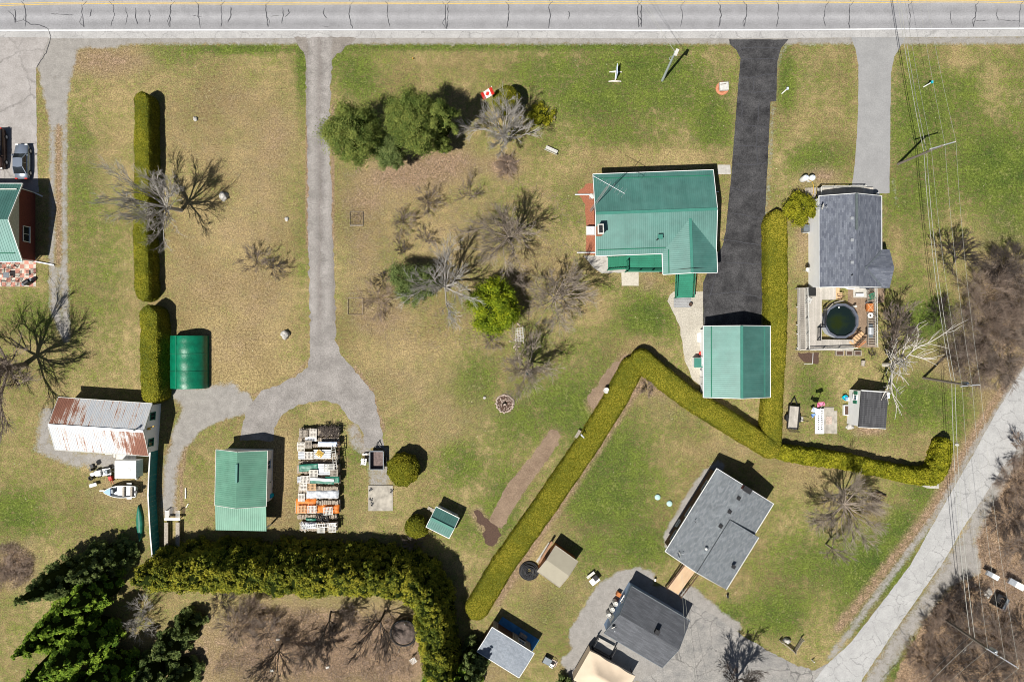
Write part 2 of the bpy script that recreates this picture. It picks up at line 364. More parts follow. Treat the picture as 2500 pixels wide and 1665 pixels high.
# how green the grass is (0 dry, 1 lush), as it lies on the lawns
for a in [(300, 300, 200, 250, .36), (560, 320, 160, 240, .36), (560, 760, 170, 200, .22), (500, 500, 120, 120, .3), (590, 890, 110, 80, .12), (430, 130, 100, 40, .62), (600, 120, 140, 14, .9), (738, 160, 18, 110, .85), (740, 560, 16, 180, .55),
          (240, 640, 70, 180, .6), (200, 420, 45, 170, .68), (90, 770, 90, 60, .7), (100, 1010, 120, 70, .45), (60, 1250, 90, 60, .95), (170, 1230, 90, 60, .5), (90, 1570, 70, 90, .5),
          (830, 140, 60, 40, .7), (880, 190, 60, 60, .85), (1050, 160, 130, 60, .42), (1050, 115, 260, 9, .9), (1450, 115, 260, 9, .9), (1350, 180, 120, 60, .75), (1580, 170, 150, 55, .9), (1450, 250, 130, 60, .85), (1650, 240, 120, 60, .8), (1500, 330, 150, 40, .7), (1740, 300, 50, 90, .85), (1600, 385, 220, 25, .25), (1400, 400, 60, 60, .3), (1350, 330, 60, 60, .6),
          (1000, 470, 160, 90, .32), (1180, 460, 70, 50, .5), (870, 600, 60, 90, .4), (840, 420, 40, 40, .5), (1080, 600, 90, 90, .3), (1200, 560, 70, 80, .5), (1400, 500, 50, 90, .6), (1380, 640, 80, 60, .35), (1450, 740, 70, 50, .3),
          (1580, 780, 70, 70, .95), (1520, 700, 60, 30, .6), (1480, 860, 110, 60, .6), (1560, 850, 60, 30, .25), (1000, 850, 180, 80, .28), (1050, 960, 160, 80, .45), (1160, 930, 60, 80, .75), (1300, 830, 60, 60, .6), (1400, 990, 120, 80, .85), (1100, 1090, 120, 60, .4), (1130, 1130, 60, 60, .8), (1260, 1030, 80, 70, .75), (990, 1200, 60, 60, .4), (1150, 1280, 80, 50, .7), (1230, 1230, 50, 100, .8),
          (690, 990, 60, 20, .65), (880, 1110, 30, 30, .7), (680, 1150, 30, 140, .15), (490, 1140, 50, 90, .5), (500, 1250, 50, 40, .35), (870, 1240, 60, 60, .5),
          (1500, 1120, 120, 120, .85), (1620, 1010, 100, 60, .55), (1480, 1230, 100, 60, .9), (1560, 1330, 90, 60, .85), (1430, 1350, 70, 70, .7), (1350, 1480, 60, 60, .6), (1380, 1560, 40, 40, .55), (1700, 1110, 100, 40, .4), (1300, 1350, 30, 90, .2),
          (1950, 330, 60, 60, .35), (1960, 180, 90, 60, .55), (1990, 390, 80, 50, .8), (1920, 200, 20, 90, .85), (1895, 420, 20, 100, .5), (2250, 300, 90, 160, .85), (2400, 220, 140, 100, .8), (2440, 420, 120, 110, 1.0), (2250, 500, 100, 80, .8), (2350, 600, 110, 90, .45), (2230, 620, 50, 90, .55), (2190, 640, 20, 90, .3), (2460, 560, 60, 90, .9), (2270, 780, 60, 60, .98), (2200, 690, 60, 30, .6), (2430, 200, 50, 90, .45), (2340, 140, 40, 40, .3),
          (2000, 880, 70, 50, .6), (1990, 960, 60, 50, .75), (2080, 1060, 90, 30, .6), (2250, 980, 90, 60, .9), (2330, 1010, 40, 60, .8), (2130, 1120, 100, 20, .3), (2060, 920, 40, 60, .4), (1905, 760, 22, 220, .3),
          (1960, 1160, 60, 40, .3), (1930, 1250, 60, 60, .5), (1980, 1370, 110, 80, .75), (2130, 1400, 90, 90, 1.0), (2200, 1290, 60, 60, .9), (2250, 1200, 40, 40, .8), (1900, 1500, 100, 60, .85), (2020, 1510, 50, 50, .45), (2080, 1500, 50, 60, .8), (1780, 1500, 60, 30, .8), (1500, 1430, 90, 30, .6),
          (2190, 1640, 40, 40, .8), (2280, 1480, 30, 30, .6), (2400, 1330, 60, 60, .35)]:
    blob(a[0], a[1], a[2], a[3], a[4]-0.02, 'r', T)
# leaf litter and bare brown patches
for a in [(560, 300, 150, 110, .42), (640, 420, 70, 130, .4), (470, 640, 60, 110, .3), (600, 560, 110, 60, .38), (560, 840, 110, 60, .3), (880, 600, 60, 130, .38), (1120, 560, 130, 90, .26), (990, 930, 130, 70, .36), (1100, 1010, 110, 60, .3), (1290, 640, 90, 70, .3), (250, 400, 60, 80, .2), (1420, 480, 60, 60, .2), (700, 1180, 90, 150, .3), (880, 1260, 80, 40, .2), (1370, 1440, 90, 60, .25), (2010, 1120, 120, 30, .35), (1790, 1100, 90, 30, .3), (2140, 1480, 40, 60, .3), (1090, 400, 90, 45, .8), (980, 430, 110, 40, .8), (900, 490, 70, 40, .6), (1232, 405, 40, 30, 1), (500, 320, 160, 70, .25), (680, 330, 40, 60, .5), (640, 720, 60, 90, .45), (560, 700, 100, 60, .35), (930, 770, 80, 60, .55), (925, 710, 60, 40, .4), (1010, 860, 80, 40, .25), (1070, 1060, 60, 30, .25),
          (800, 1580, 220, 110, .95), (640, 1570, 120, 100, .8), (980, 1590, 80, 90, 1.0), (480, 1600, 130, 90, .6), (40, 1380, 50, 55, .85), (150, 140, 60, 30, .4), (260, 150, 110, 40, .7), (330, 1200, 120, 40, .5),
          (2450, 760, 90, 180, .75), (2330, 880, 80, 60, .45), (2440, 960, 50, 40, .5), (2480, 1230, 60, 130, .75), (2440, 1500, 90, 160, .85), (2330, 1560, 80, 90, .9), (2230, 1640, 30, 40, .5), (2290, 1430, 40, 30, .3), (2480, 1110, 40, 60, .7),
          (1610, 950, 40, 30, .7), (1640, 1000, 60, 30, .3), (2010, 430, 40, 25, .7), (1960, 560, 22, 120, .55), (2120, 1050, 40, 15, .8), (1925, 1020, 30, 40, .4), (2000, 1180, 60, 40, .3), (2140, 1250, 40, 30, .4), (1580, 690, 26, 24, .5), (1360, 1340, 40, 60, .35), (1310, 1480, 50, 60, .2), (2050, 1210, 80, 70, .2), (1970, 870, 40, 16, .7), (1200, 1640, 60, 40, .4), (1700, 1580, 40, 40, .1)]:
    blob(a[0], a[1], a[2], a[3], a[4], 'g', T)

def inside(poly):
    r = np.zeros(PX.shape, bool); n = len(poly)
    for i in range(n):
        x1, y1 = poly[i]; x2, y2 = poly[(i+1) % n]
        if y1 == y2: continue
        c = ((y1 > PY) != (y2 > PY)) & (PX < (x2-x1)*(PY-y1)/(y2-y1)+x1); r ^= c
    return r
def line_mask(pts, w, val, ch='b', soft=0.6):
    best = np.full(PX.shape, 1e9)
    for (x1, y1), (x2, y2) in zip(pts, pts[1:]):
        dx, dy = x2-x1, y2-y1; t = np.clip(((PX-x1)*dx+(PY-y1)*dy)/(dx*dx+dy*dy), 0, 1)
        best = np.minimum(best, np.hypot(PX-x1-t*dx, PY-y1-t*dy))
    m = np.clip((w*(1+soft)-best)/(2*w*soft), 0, 1)*val; T[ch] = np.maximum(T[ch], m)
# gravel and worn earth
line_mask([(-3000, 99), (5500, 99)], 9, .95, soft=.5)
T['b'][inside([(90, 95), (230, 95), (330, 112), (190, 122), (170, 220), (158, 300), (120, 300), (100, 200), (88, 150)])] = .85
line_mask([(118, 190), (128, 230), (128, 500), (126, 640), (130, 760), (160, 830)], 6.5, .95); line_mask([(166, 190), (158, 230), (157, 450), (158, 640), (162, 760), (166, 830)], 6.5, .9); line_mask([(143, 220), (143, 640)], 9, .75, 'g'); line_mask([(105, 200), (122, 235), (122, 300)], 4, .8, 'g')
for xx in (749, 811): line_mask([(xx, 260), (xx+3, 480), (xx+4, 600)], 3.5, 1.0, 'g')
line_mask([(500, 1030), (455, 1085), (440, 1180), (448, 1250)], 4, .8, 'g'); line_mask([(455, 1000), (430, 1050), (405, 1110)], 3.5, .6, 'g'); line_mask([(860, 1040), (885, 1080), (893, 1120)], 7, .7, 'g'); line_mask([(1350, 1065), (1300, 1140), (1210, 1275)], 17, .55, 'g'); line_mask([(1526, 875), (1445, 990)], 16, .75, 'g'); line_mask([(1165, 1255), (1203, 1312)], 17, .7, 'g'); line_mask([(1575, 925), (1490, 1050), (1330, 1290), (1215, 1470)], 11, .7, 'g'); line_mask([(866, 898), (905, 950), (922, 1010), (938, 1050)], 4, .9, 'g'); line_mask([(762, 872), (700, 935), (640, 960), (520, 975)], 4, .6, 'g')
line_mask([(144, 660), (150, 800)], 14, .55)
line_mask([(118, 1010), (105, 1090), (180, 1120), (280, 1125), (330, 1130)], 20, .75)
line_mask([(445, 960), (480, 975), (560, 960)], 24, 1); line_mask([(480, 975), (440, 1060), (415, 1150), (410, 1250)], 17, .85); line_mask([(440, 1100), (428, 1180), (430, 1260)], 7, .6, 'g')
T['b'][inside([(446, 955), (500, 955), (520, 975), (600, 955), (640, 1000), (590, 1012), (540, 1028), (490, 1050), (460, 1090), (420, 1060), (450, 1000)])] = .95
T['b'][inside([(845, 1040), (870, 1030), (905, 1095), (955, 1090), (955, 1190), (900, 1190), (895, 1120), (850, 1090)])] = .6
T['b'][inside([(1560, 1385), (1600, 1398), (1590, 1430), (1660, 1440), (1690, 1430), (1760, 1490), (1815, 1530), (1800, 1545), (1700, 1520), (1690, 1665), (1400, 1665), (1365, 1610), (1395, 1590), (1390, 1540), (1450, 1440), (1470, 1420), (1510, 1395)])] = 1
T['b'][inside([(1624, 1335), (1624, 1300), (1668, 1218), (1714, 1155), (1750, 1122), (1772, 1135), (1655, 1345), (1638, 1354)])] = 1
line_mask([(2500, 930), (2420, 1040), (2330, 1240), (2180, 1490), (2090, 1690)], 10, .0)
line_mask([(2515, 880), (2385, 1080), (2290, 1250), (2150, 1440), (2028, 1605)], 10, .7); line_mask([(2495, 875), (2375, 1070), (2275, 1245), (2135, 1425), (2050, 1530)], 15, .75, 'g')
T['g'][inside([(2500, 1080), (2420, 1230), (2380, 1320), (2400, 1400), (2330, 1430), (2280, 1480), (2200, 1620), (2170, 1700), (2600, 1800), (2700, 1000)])] = 1.0; line_mask([(2560, 1000), (2440, 1160), (2370, 1300), (2280, 1450), (2190, 1570), (2110, 1700)], 24, .72)
T['b'][inside([(2350, 1330), (2390, 1330), (2395, 1400), (2330, 1430), (2290, 1440)])] = .8
line_mask([(2262, 450), (2262, 452)], 1, 0); line_mask([(1940, 630), (1930, 820), (1925, 900)], 9, .25)
line_mask([(2182, 440), (2190, 500)], 5, .6); line_mask([(2193, 113), (2174, 160), (2172, 420)], 4, .6); line_mask([(1915, 112), (1897, 160), (1888, 240), (1880, 400), (1868, 560), (1862, 780)], 6, .55)
def blur(A, k):
    for _ in range(k):
        B = A.copy(); B[1:-1, 1:-1] = (A[1:-1, 1:-1]*4+A[:-2, 1:-1]*2+A[2:, 1:-1]*2+A[1:-1, :-2]*2+A[1:-1, 2:]*2+A[:-2, :-2]+A[2:, 2:]+A[:-2, 2:]+A[2:, :-2])/16; A = B
    return A
T['b'] = blur(T['b'], 1)
n1, n0 = GX.shape
GZ = np.zeros(GX.shape)
Vg = np.stack([GX, GY, GZ], -1).reshape(-1, 3)
idx = np.arange(n0*n1).reshape(n1, n0)
Fg = np.stack([idx[:-1, :-1], idx[:-1, 1:], idx[1:, 1:], idx[1:, :-1]], -1).reshape(-1, 4)

def ground_mat():
    m, n, l, b = new_mat('lawn_and_earth')
    at = n.new('ShaderNodeAttribute'); at.attribute_name = 'cover'; sp = n.new('ShaderNodeSeparateColor'); l.new(at.outputs['Color'], sp.inputs[0])
    tc = n.new('ShaderNodeTexCoord'); v = tc.outputs['Object']
    nA = noise_n(n, l, v, 0.4, 5, 0.62).outputs['Fac']; nB = noise_n(n, l, v, 1.1, 4, 0.7).outputs['Fac']; nC = noise_n(n, l, v, 3.2, 3, 0.8).outputs['Fac']
    nD = noise_n(n, l, v, 0.11, 3, 0.5).outputs['Fac']; nE = noise_n(n, l, v, 6.5, 3, 0.9).outputs['Fac']
    def cen(x, k): return math_n(n, l, 'MULTIPLY', math_n(n, l, 'SUBTRACT', x, 0.5), k)
    g = math_n(n, l, 'ADD', cen(sp.outputs[0], 1.9), 0.52); g = math_n(n, l, 'ADD', g, cen(nA, 1.6)); g = math_n(n, l, 'ADD', g, cen(nB, 2.1)); g = math_n(n, l, 'ADD', g, cen(nC, 2.8), True)
    dry = mix_n(n, l, math_n(n, l, 'ADD', cen(nD, 3.0), 0.5, True), (0.365, 0.278, 0.135), (0.225, 0.168, 0.078))
    green = mix_n(n, l, math_n(n, l, 'ADD', cen(nA, 3.0), 0.5, True), (0.052, 0.086, 0.015), (0.125, 0.156, 0.028))
    c = mix_n(n, l, g, dry, green)
    br = math_n(n, l, 'ADD', math_n(n, l, 'MULTIPLY', sp.outputs[1], 1.1), cen(nB, 1.2)); br = math_n(n, l, 'ADD', br, cen(nC, 0.6)); br = math_n(n, l, 'MULTIPLY', math_n(n, l, 'SUBTRACT', br, 0.12, True), 1.35, True)
    brown = mix_n(n, l, math_n(n, l, 'ADD', math_n(n, l, 'ADD', cen(nE, 1.6), cen(nB, 1.8)), 0.5, True), (0.17, 0.112, 0.068), (0.32, 0.228, 0.15))
    c = mix_n(n, l, br, c, brown)
    gr = math_n(n, l, 'ADD', sp.outputs[2], cen(nB, 0.8)); gr = math_n(n, l, 'ADD', gr, cen(nC, 0.9)); gr = math_n(n, l, 'MULTIPLY', math_n(n, l, 'SUBTRACT', gr, 0.3), 2.6, True)
    grav = mix_n(n, l, math_n(n, l, 'ADD', cen(nE, 1.8), 0.5, True), (0.20, 0.185, 0.168), (0.37, 0.35, 0.325))
    vo = n.new('ShaderNodeTexVoronoi'); vo.inputs['Scale'].default_value = 0.9; l.new(v, vo.inputs['Vector']); sk = ramp(n, [(0.045, (1,)*3), (0.09, (0,)*3)]); l.new(vo.outputs['Distance'], sk.inputs[0])
    spc = mix_n(n, l, vo.outputs['Color'], (0.05, 0.06, 0.02), (0.5, 0.46, 0.3)); c = mix_n(n, l, math_n(n, l, 'MULTIPLY', sk.outputs[0], 0.7), c, spc)
    r = ramp(n, [(0.32, (0.38,)*3), (0.5, (0.97,)*3), (0.68, (1.65,)*3)]); l.new(nE, r.inputs[0]); c = mix_n(n, l, 1.0, c, r.outputs[0], 'MULTIPLY')
    r = ramp(n, [(0.35, (0.60,)*3), (0.65, (1.40,)*3)]); l.new(nC, r.inputs[0]); c = mix_n(n, l, 1.0, c, r.outputs[0], 'MULTIPLY')
    r = ramp(n, [(0.3, (0.82,)*3), (0.7, (1.15,)*3)]); l.new(nB, r.inputs[0]); grav = mix_n(n, l, 1.0, grav, r.outputs[0], 'MULTIPLY'); c = mix_n(n, l, gr, c, grav)
    l.new(c, b.inputs['Base Color']); b.inputs['Roughness'].default_value = 0.95; b.inputs['Specular IOR Level'].default_value = 0.1
    bp = n.new('ShaderNodeBump'); bp.inputs['Strength'].default_value = 0.6; bp.inputs['Distance'].default_value = 0.06; l.new(nE, bp.inputs['Height']); l.new(bp.outputs[0], b.inputs['Normal'])
    return m
go = np_obj('ground', Vg, Fg, ground_mat()); go['kind'] = 'structure'
ca = go.data.color_attributes.new('cover', 'FLOAT_COLOR', 'POINT')
col = np.stack([T['r'], T['g'], T['b'], np.ones(PX.shape)], -1).astype(np.float32); ca.data.foreach_set('color', col.ravel())

# ------------------------------------------------------------------ paved sheets
def sheet(name, poly, z, mat, jit=0.05, step=0.45, seed=1):
    pts = [W(*p) for p in poly]; out = []
    for i, a in enumerate(pts):
        b = pts[(i+1) % len(pts)]; n = max(1, min(120, int((b-a).length/step)))
        for k in range(n):
            p = a.lerp(b, k/n); q = mnoise(p*1.7+Vector((seed, 0, 0)))*jit*2+mnoise(p*5.1)*jit
            d = (b-a).normalized(); out.append(Vector((p.x-d.y*q, p.y+d.x*q, z)))
    a = sum(out[i].x*out[(i+1) % len(out)].y-out[(i+1) % len(out)].x*out[i].y for i in range(len(out)))
    if a < 0: out = out[::-1]
    mb = MB(); mb.quad(out); o = mb.build(name, mat); o['kind'] = 'structure'; return o

def paving(name, c1, c2, crack=0.0, cs=0.5, fine=0.25, bandmat=False, track=None):
    m, n, l, b = new_mat(name); tc = n.new('ShaderNodeTexCoord'); v = tc.outputs['Object']
    a = noise_n(n, l, v, 0.5, 6, 0.75).outputs['Fac']; f = noise_n(n, l, v, 6, 3, 0.9).outputs['Fac']
    r = ramp(n, [(0.35, c1), (0.65, c2)]); l.new(a, r.inputs[0]); c = r.outputs[0]
    r2 = ramp(n, [(0.3, (1-fine,)*3), (0.7, (1+fine,)*3)]); l.new(f, r2.inputs[0]); c = mix_n(n, l, 1.0, c, r2.outputs[0], 'MULTIPLY')
    if crack:
        w = noise_n(n, l, v, 1.2, 3); vm = n.new('ShaderNodeVectorMath'); vm.operation = 'MULTIPLY_ADD'
        l.new(w.outputs['Color'], vm.inputs[0]); vm.inputs[1].default_value = (1.2, 1.2, 0); l.new(v, vm.inputs[2])
        vo = n.new('ShaderNodeTexVoronoi'); vo.feature = 'DISTANCE_TO_EDGE'; vo.inputs['Scale'].default_value = cs; l.new(vm.outputs[0], vo.inputs['Vector'])
        rc = ramp(n, [(0.0, (1,)*3), (0.02, (0,)*3)]); l.new(vo.outputs['Distance'], rc.inputs[0])
        k = math_n(n, l, 'MULTIPLY', rc.outputs[0], math_n(n, l, 'MULTIPLY', noise_n(n, l, v, 0.25, 2).outputs['Fac'], crack*1.6), True)
        c = mix_n(n, l, k, c, tuple(x*0.35 for x in c1))
    if track:
        sx = n.new('ShaderNodeSeparateXYZ'); l.new(v, sx.inputs[0]); wob = math_n(n, l, 'MULTIPLY', math_n(n, l, 'SUBTRACT', a, 0.5), 1.5)
        d = math_n(n, l, 'ABSOLUTE', math_n(n, l, 'ADD', math_n(n, l, 'SUBTRACT', sx.outputs[0], track[0]), wob)); rt = ramp(n, [(0.0, (0.8, 0.78, 0.77)), (0.28, (0.98,)*3), (0.55, (1.12,)*3), (0.85, (0.98,)*3), (1, (0.85, 0.82, 0.78))]); l.new(math_n(n, l, 'MULTIPLY', d, 0.6, True), rt.inputs[0])
        yv_ = n.new('ShaderNodeMapRange'); yv_.inputs[1].default_value = W(0, 840).y; yv_.inputs[2].default_value = W(0, 760).y; l.new(sx.outputs[1], yv_.inputs[0]); c = mix_n(n, l, yv_.outputs[0], c, mix_n(n, l, 1.0, c, rt.outputs[0], 'MULTIPLY'))
    if bandmat:
        sx = n.new('ShaderNodeSeparateXYZ'); l.new(v, sx.inputs[0])
        mr = n.new('ShaderNodeMapRange'); y0 = W(0, 95).y; y1 = W(0, -95).y; mr.inputs[1].default_value = y0; mr.inputs[2].default_value = y1; l.new(sx.outputs[1], mr.inputs[0])
        B = [(0, 1.12), (.10, 1.2), (.13, .92), (.19, .84), (.28, 1.14), (.35, .84), (.42, .96), (.47, 1.1), (.53, .96), (.60, .86), (.68, 1.05), (.76, .86), (.85, .95), (.9, 1.12)]
        rb = ramp(n, [(p, (k*.98, k*.985, k)) for p, k in B]); l.new(mr.outputs[0], rb.inputs[0]); c = mix_n(n, l, 1.0, c, rb.outputs[0], 'MULTIPLY')
    l.new(c, b.inputs['Base Color']); b.inputs['Roughness'].default_value = 0.9; b.inputs['Specular IOR Level'].default_value = 0.2
    bp = n.new('ShaderNodeBump'); bp.inputs['Strength'].default_value = 0.3; bp.inputs['Distance'].default_value = 0.02; l.new(f, bp.inputs['Height']); l.new(bp.outputs[0], b.inputs['Normal'])
    return m
M['asphalt'] = paving('worn_grey_asphalt', (0.27, 0.266, 0.27), (0.33, 0.325, 0.33), 0, 1, 0.2, True)
M['shoulder'] = paving('pale_road_shoulder', (0.33, 0.322, 0.315), (0.43, 0.42, 0.41), 0.5, 0.35, 0.22)
M['drive_grey'] = paving('grey_worn_drive', (0.20, 0.185, 0.172), (0.31, 0.288, 0.27), 0.15, 0.3, 0.35, track=(W(781, 0).x, .75))
M['drive_black'] = paving('fresh_black_asphalt', (0.024, 0.0235, 0.025), (0.078, 0.076, 0.078), 0, 0.3, 0.6)
M['drive_smooth'] = paving('smooth_light_asphalt', (0.25, 0.248, 0.247), (0.30, 0.297, 0.295), 0, 1, 0.15)
M['lot'] = paving('pale_cracked_concrete', (0.27, 0.25, 0.235), (0.38, 0.355, 0.34), 0.5, 0.16, 0.2)
M['sideroad'] = paving('pale_cracked_road', (0.33, 0.326, 0.32), (0.43, 0.425, 0.415), 0.6, 0.45, 0.16)
M['sidedrive'] = paving('stained_drive', (0.19, 0.185, 0.178), (0.33, 0.31, 0.285), 0.7, 0.25, 0.3)
M['beige'] = paving('beige_crushed_stone', (0.38, 0.345, 0.285), (0.47, 0.435, 0.365), 0, 1, 0.35)
M['dirt'] = paving('tilled_brown_soil', (0.18, 0.125, 0.085), (0.27, 0.195, 0.135), 0, 1, 0.45)
M['flag'] = paving('flagstone', (0.46, 0.42, 0.34), (0.56, 0.52, 0.44), 0.9, 2.2, 0.1)
M['yellow'] = nmat('yellow_road_paint', (0.62, 0.42, 0.09), 0.2, 3, 0.7)
M['lane_white'] = nmat('white_road_paint', (0.78, 0.78, 0.78), 0.08, 3, 0.7)
M['crack'] = nmat('tar_crack_seal', (0.055, 0.055, 0.062), 0.3, 5, 0.8)

YC = [(-4000, 14), (0, 13), (100, 9.5), (250, 8), (640, 9.5), (1260, 7.5), (1900, 7), (2300, 4), (2420, 4.5), (2500, 7), (6500, 8)]
WC = [(-4000, 75), (0, 75), (640, 74), (1250, 73), (1560, 75), (1900, 74), (2200, 71.5), (2500, 70), (6500, 70)]
def yi(tab, x): return float(np.interp(x, [a for a, b in tab], [b for a, b in tab]))
def strip(name, tab, off0, off1, z, mat):
    xs = [-4000, -1500]+list(range(-200, 2701, 50))+[4000, 6500]
    mb = MB()
    for a, b in zip(xs, xs[1:]):
        mb.quad([W(a, yi(tab, a)+off1, 0)+Vector((0, 0, z)), W(b, yi(tab, b)+off1, 0)+Vector((0, 0, z)), W(b, yi(tab, b)+off0, 0)+Vector((0, 0, z)), W(a, yi(tab, a)+off0, 0)+Vector((0, 0, z))])
    return mb.build(name, mat)
strip('road_shoulder', WC, 0, 20, .008, M['shoulder'])['kind'] = 'structure'
strip('road', WC, -140, 3, .014, M['asphalt'])['kind'] = 'structure'
strip('far_shoulder', WC, -162, -139, .008, M['shoulder'])['kind'] = 'structure'
for nm, tab, o0, o1, mt in (('yellow_line', YC, -2.7, -1.2, 'yellow'), ('yellow_line', YC, 1.2, 2.9, 'yellow'), ('white_line', WC, -1.2, 1.2, 'lane_white'), ('white_line', WC, -136, -133.6, 'lane_white')):
    strip(nm, tab, o0, o1, .020, M[mt])['kind'] = 'structure'
rnd = random.Random(5)
def crackline(mb, pts, w, z, seed):
    r = random.Random(seed); P = []
    for (x1, y1), (x2, y2) in zip(pts, pts[1:]):
        n = max(2, int(math.hypot(x2-x1, y2-y1)/5))
        for k in range(n): P.append((x1+(x2-x1)*k/n+r.uniform(-1.3, 1.3), y1+(y2-y1)*k/n+r.uniform(-1, 1)))
    P.append(pts[-1]); P = [W(*p) for p in P]
    L = []
    for i, p in enumerate(P):
        d = (P[min(i+1, len(P)-1)]-P[max(i-1, 0)]); d.normalize(); ww = w*r.uniform(0.6, 1.2)*(0.5 if i in (0, len(P)-1) else 1)
        L.append((p+Vector((-d.y, d.x, 0))*ww+Vector((0, 0, z)), p-Vector((-d.y, d.x, 0))*ww+Vector((0, 0, z))))
    for (a, b), (c, d) in zip(L, L[1:]): mb.quad([a, b, d, c])
mb = MB(); k = 0
for x in (35, 60, 203, 223, 275, 308, 333, 367, 418, 485, 540, 562, 650, 690, 702, 792, 855, 948, 1088, 1090, 1242, 1341, 1388, 1559, 1563, 1663, 1757, 1822, 1902, 2015, 2075, 2219, 2320, 2381, 2433, 2490):
    k += 1; full = x in (60, 203, 275, 418, 485, 540, 650, 855, 948, 1088, 1090, 1242, 1341, 1559, 1563, 1663, 1757, 1822, 1902, 2015, 2075, 2219, 2381, 2490)
    y0 = 12 if full else rnd.uniform(16, 28); y1 = rnd.uniform(66, 72) if full else rnd.uniform(40, 62)
    pts = [(x+rnd.uniform(-3, 3), y0), (x+rnd.uniform(-4, 4), (y0+y1)/2), (x+rnd.uniform(-6, 6), y1)]
    crackline(mb, pts, rnd.uniform(.035, .07), .026, k)
    if full:
        crackline(mb, [(pts[0][0], 4), (x+rnd.uniform(-8, 8), -5), (x, -30), (x+rnd.uniform(-5, 5), -58)], 0.035, .026, k+100)
        crackline(mb, [(x, 14), (x+rnd.choice((-8, 9)), 4)], 0.03, .0262, k+200)
    if x in (203, 418, 650, 1088, 1559, 2381, 1822): crackline(mb, [pts[1], (x+rnd.choice((-9, 9)), y1-14), pts[2]], 0.035, .0264, k+300)
crackline(mb, [(18, 27), (34, 38), (36, 56), (58, 50), (60, 40)], .035, .027, 900); crackline(mb, [(58, 50), (75, 60), (95, 61), (118, 71)], .05, .0272, 901); crackline(mb, [(123, 35), (150, 36), (180, 38)], .035, .0274, 902)
crackline(mb, [(118, 71), (125, 90), (112, 130), (90, 165)], .04, .0276, 903); crackline(mb, [(2381, 52), (2416, 50)], .03, .0278, 904); crackline(mb, [(2433, 50), (2490, 53)], .03, .0282, 905); crackline(mb, [(662, 41), (682, 39)], .03, .0284, 906); crackline(mb, [(785, 65), (802, 66)], .03, .0286, 907); crackline(mb, [(470, 40), (493, 41)], .03, .0288, 908)
mb.build('road_crack_seal', M['crack'])['kind'] = 'structure'

sheet('concrete_lot', [(-300, 92), (120, 92), (112, 115), (98, 150), (88, 168), (90, 330), (92, 420), (95, 470), (-300, 470)], .012, M['lot'])
sheet('gravel_drive', [(718, 92), (725, 108), (741, 128), (747, 150), (747, 250), (751, 400), (752, 600), (755, 700), (757, 800), (757, 870), (750, 895), (730, 915), (700, 930), (640, 955), (620, 975), (598, 1010), (585, 1075), (668, 1075), (670, 1045), (685, 1015), (730, 988), (790, 976), (830, 990), (850, 1022), (880, 1045), (895, 1095), (938, 1095), (935, 1060), (925, 1020), (915, 965), (885, 930), (858, 895), (832, 868), (820, 830), (818, 700), (812, 560), (810, 440), (805, 400), (804, 280), (812, 150), (816, 138), (838, 120), (860, 104), (870, 92)], .010, M['drive_grey'], 0.14)
sheet('black_driveway', [(1780, 97), (1925, 97), (1907, 118), (1898, 150), (1895, 248), (1881, 249), (1874, 400), (1866, 560), (1862, 700), (1858, 800), (1717, 800), (1716, 690), (1740, 640), (1764, 600), (1772, 560), (1785, 430), (1795, 300), (1803, 200), (1808, 145), (1797, 122), (1781, 108)], .012, M['drive_black'], 0.03)
sheet('side_path', [(1752, 403), (1783, 403), (1784, 426), (1752, 426)], .014, M['concrete'], 0.01)
sheet('neighbour_driveway', [(2078, 92), (2088, 120), (2096, 160), (2094, 300), (2087, 400), (2080, 452), (2100, 475), (2171, 472), (2172, 420), (2175, 180), (2183, 140), (2200, 112), (2210, 92)], .012, M['drive_smooth'], 0.03)
sheet('side_road', [(2700, 590), (2500, 895), (2430, 1010), (2375, 1110), (2300, 1240), (2222, 1380), (2130, 1500), (2075, 1570), (2020, 1620), (1985, 1665), (1940, 1740), (2060, 1740), (2110, 1650), (2170, 1560), (2240, 1460), (2310, 1360), (2350, 1290), (2400, 1215), (2450, 1140), (2520, 1050), (2800, 650)], .012, M['sideroad'], 0.05)
sheet('paved_yard', [(1690, 1475), (1740, 1500), (1810, 1548), (1870, 1585), (1940, 1622), (1990, 1636), (2030, 1612), (2060, 1640), (2040, 1665), (2000, 1780), (1560, 1780), (1500, 1700), (1600, 1640), (1650, 1560)], .010, M['sidedrive'], 0.09)
sheet('crushed_stone_path', [(1645, 712), (1635, 720), (1630, 735), (1645, 765), (1660, 800), (1672, 880), (1690, 925), (1716, 945), (1716, 712)], .012, M['beige'], 0.05)
sheet('house_front_path', [(1425, 625), (1620, 625), (1620, 665), (1500, 666), (1470, 668), (1450, 655)], .010, M['concrete'], 0.04)
sheet('flagstone_pad', [(1517, 664), (1559, 664), (1559, 698), (1518, 698)], .014, M['flag'], 0.02)
sheet('vegetable_bed', [(1335, 1062), (1345, 1048), (1362, 1050), (1368, 1065), (1362, 1085), (1330, 1130), (1280, 1200), (1225, 1290), (1195, 1285), (1195, 1265), (1230, 1195), (1300, 1110)], .014, M['dirt'], 0.16)
sheet('flower_bed', [(1156, 1245), (1168, 1243), (1182, 1262), (1215, 1285), (1222, 1305), (1215, 1325), (1202, 1334), (1186, 1325), (1180, 1305), (1188, 1290), (1165, 1272)], .018, M['soil'], 0.22)
sheet('mulch_bed', [(1410, 470), (1430, 450), (1470, 445), (1470, 622), (1430, 622), (1432, 560), (1428, 500)], .012, M['mulch'], 0.08)
sheet('hedge_foot_bed', [(1526, 868), (1532, 880), (1480, 960), (1450, 1000), (1434, 985), (1436, 965), (1462, 940), (1470, 915)], .010, M['dirt'], 0.25)
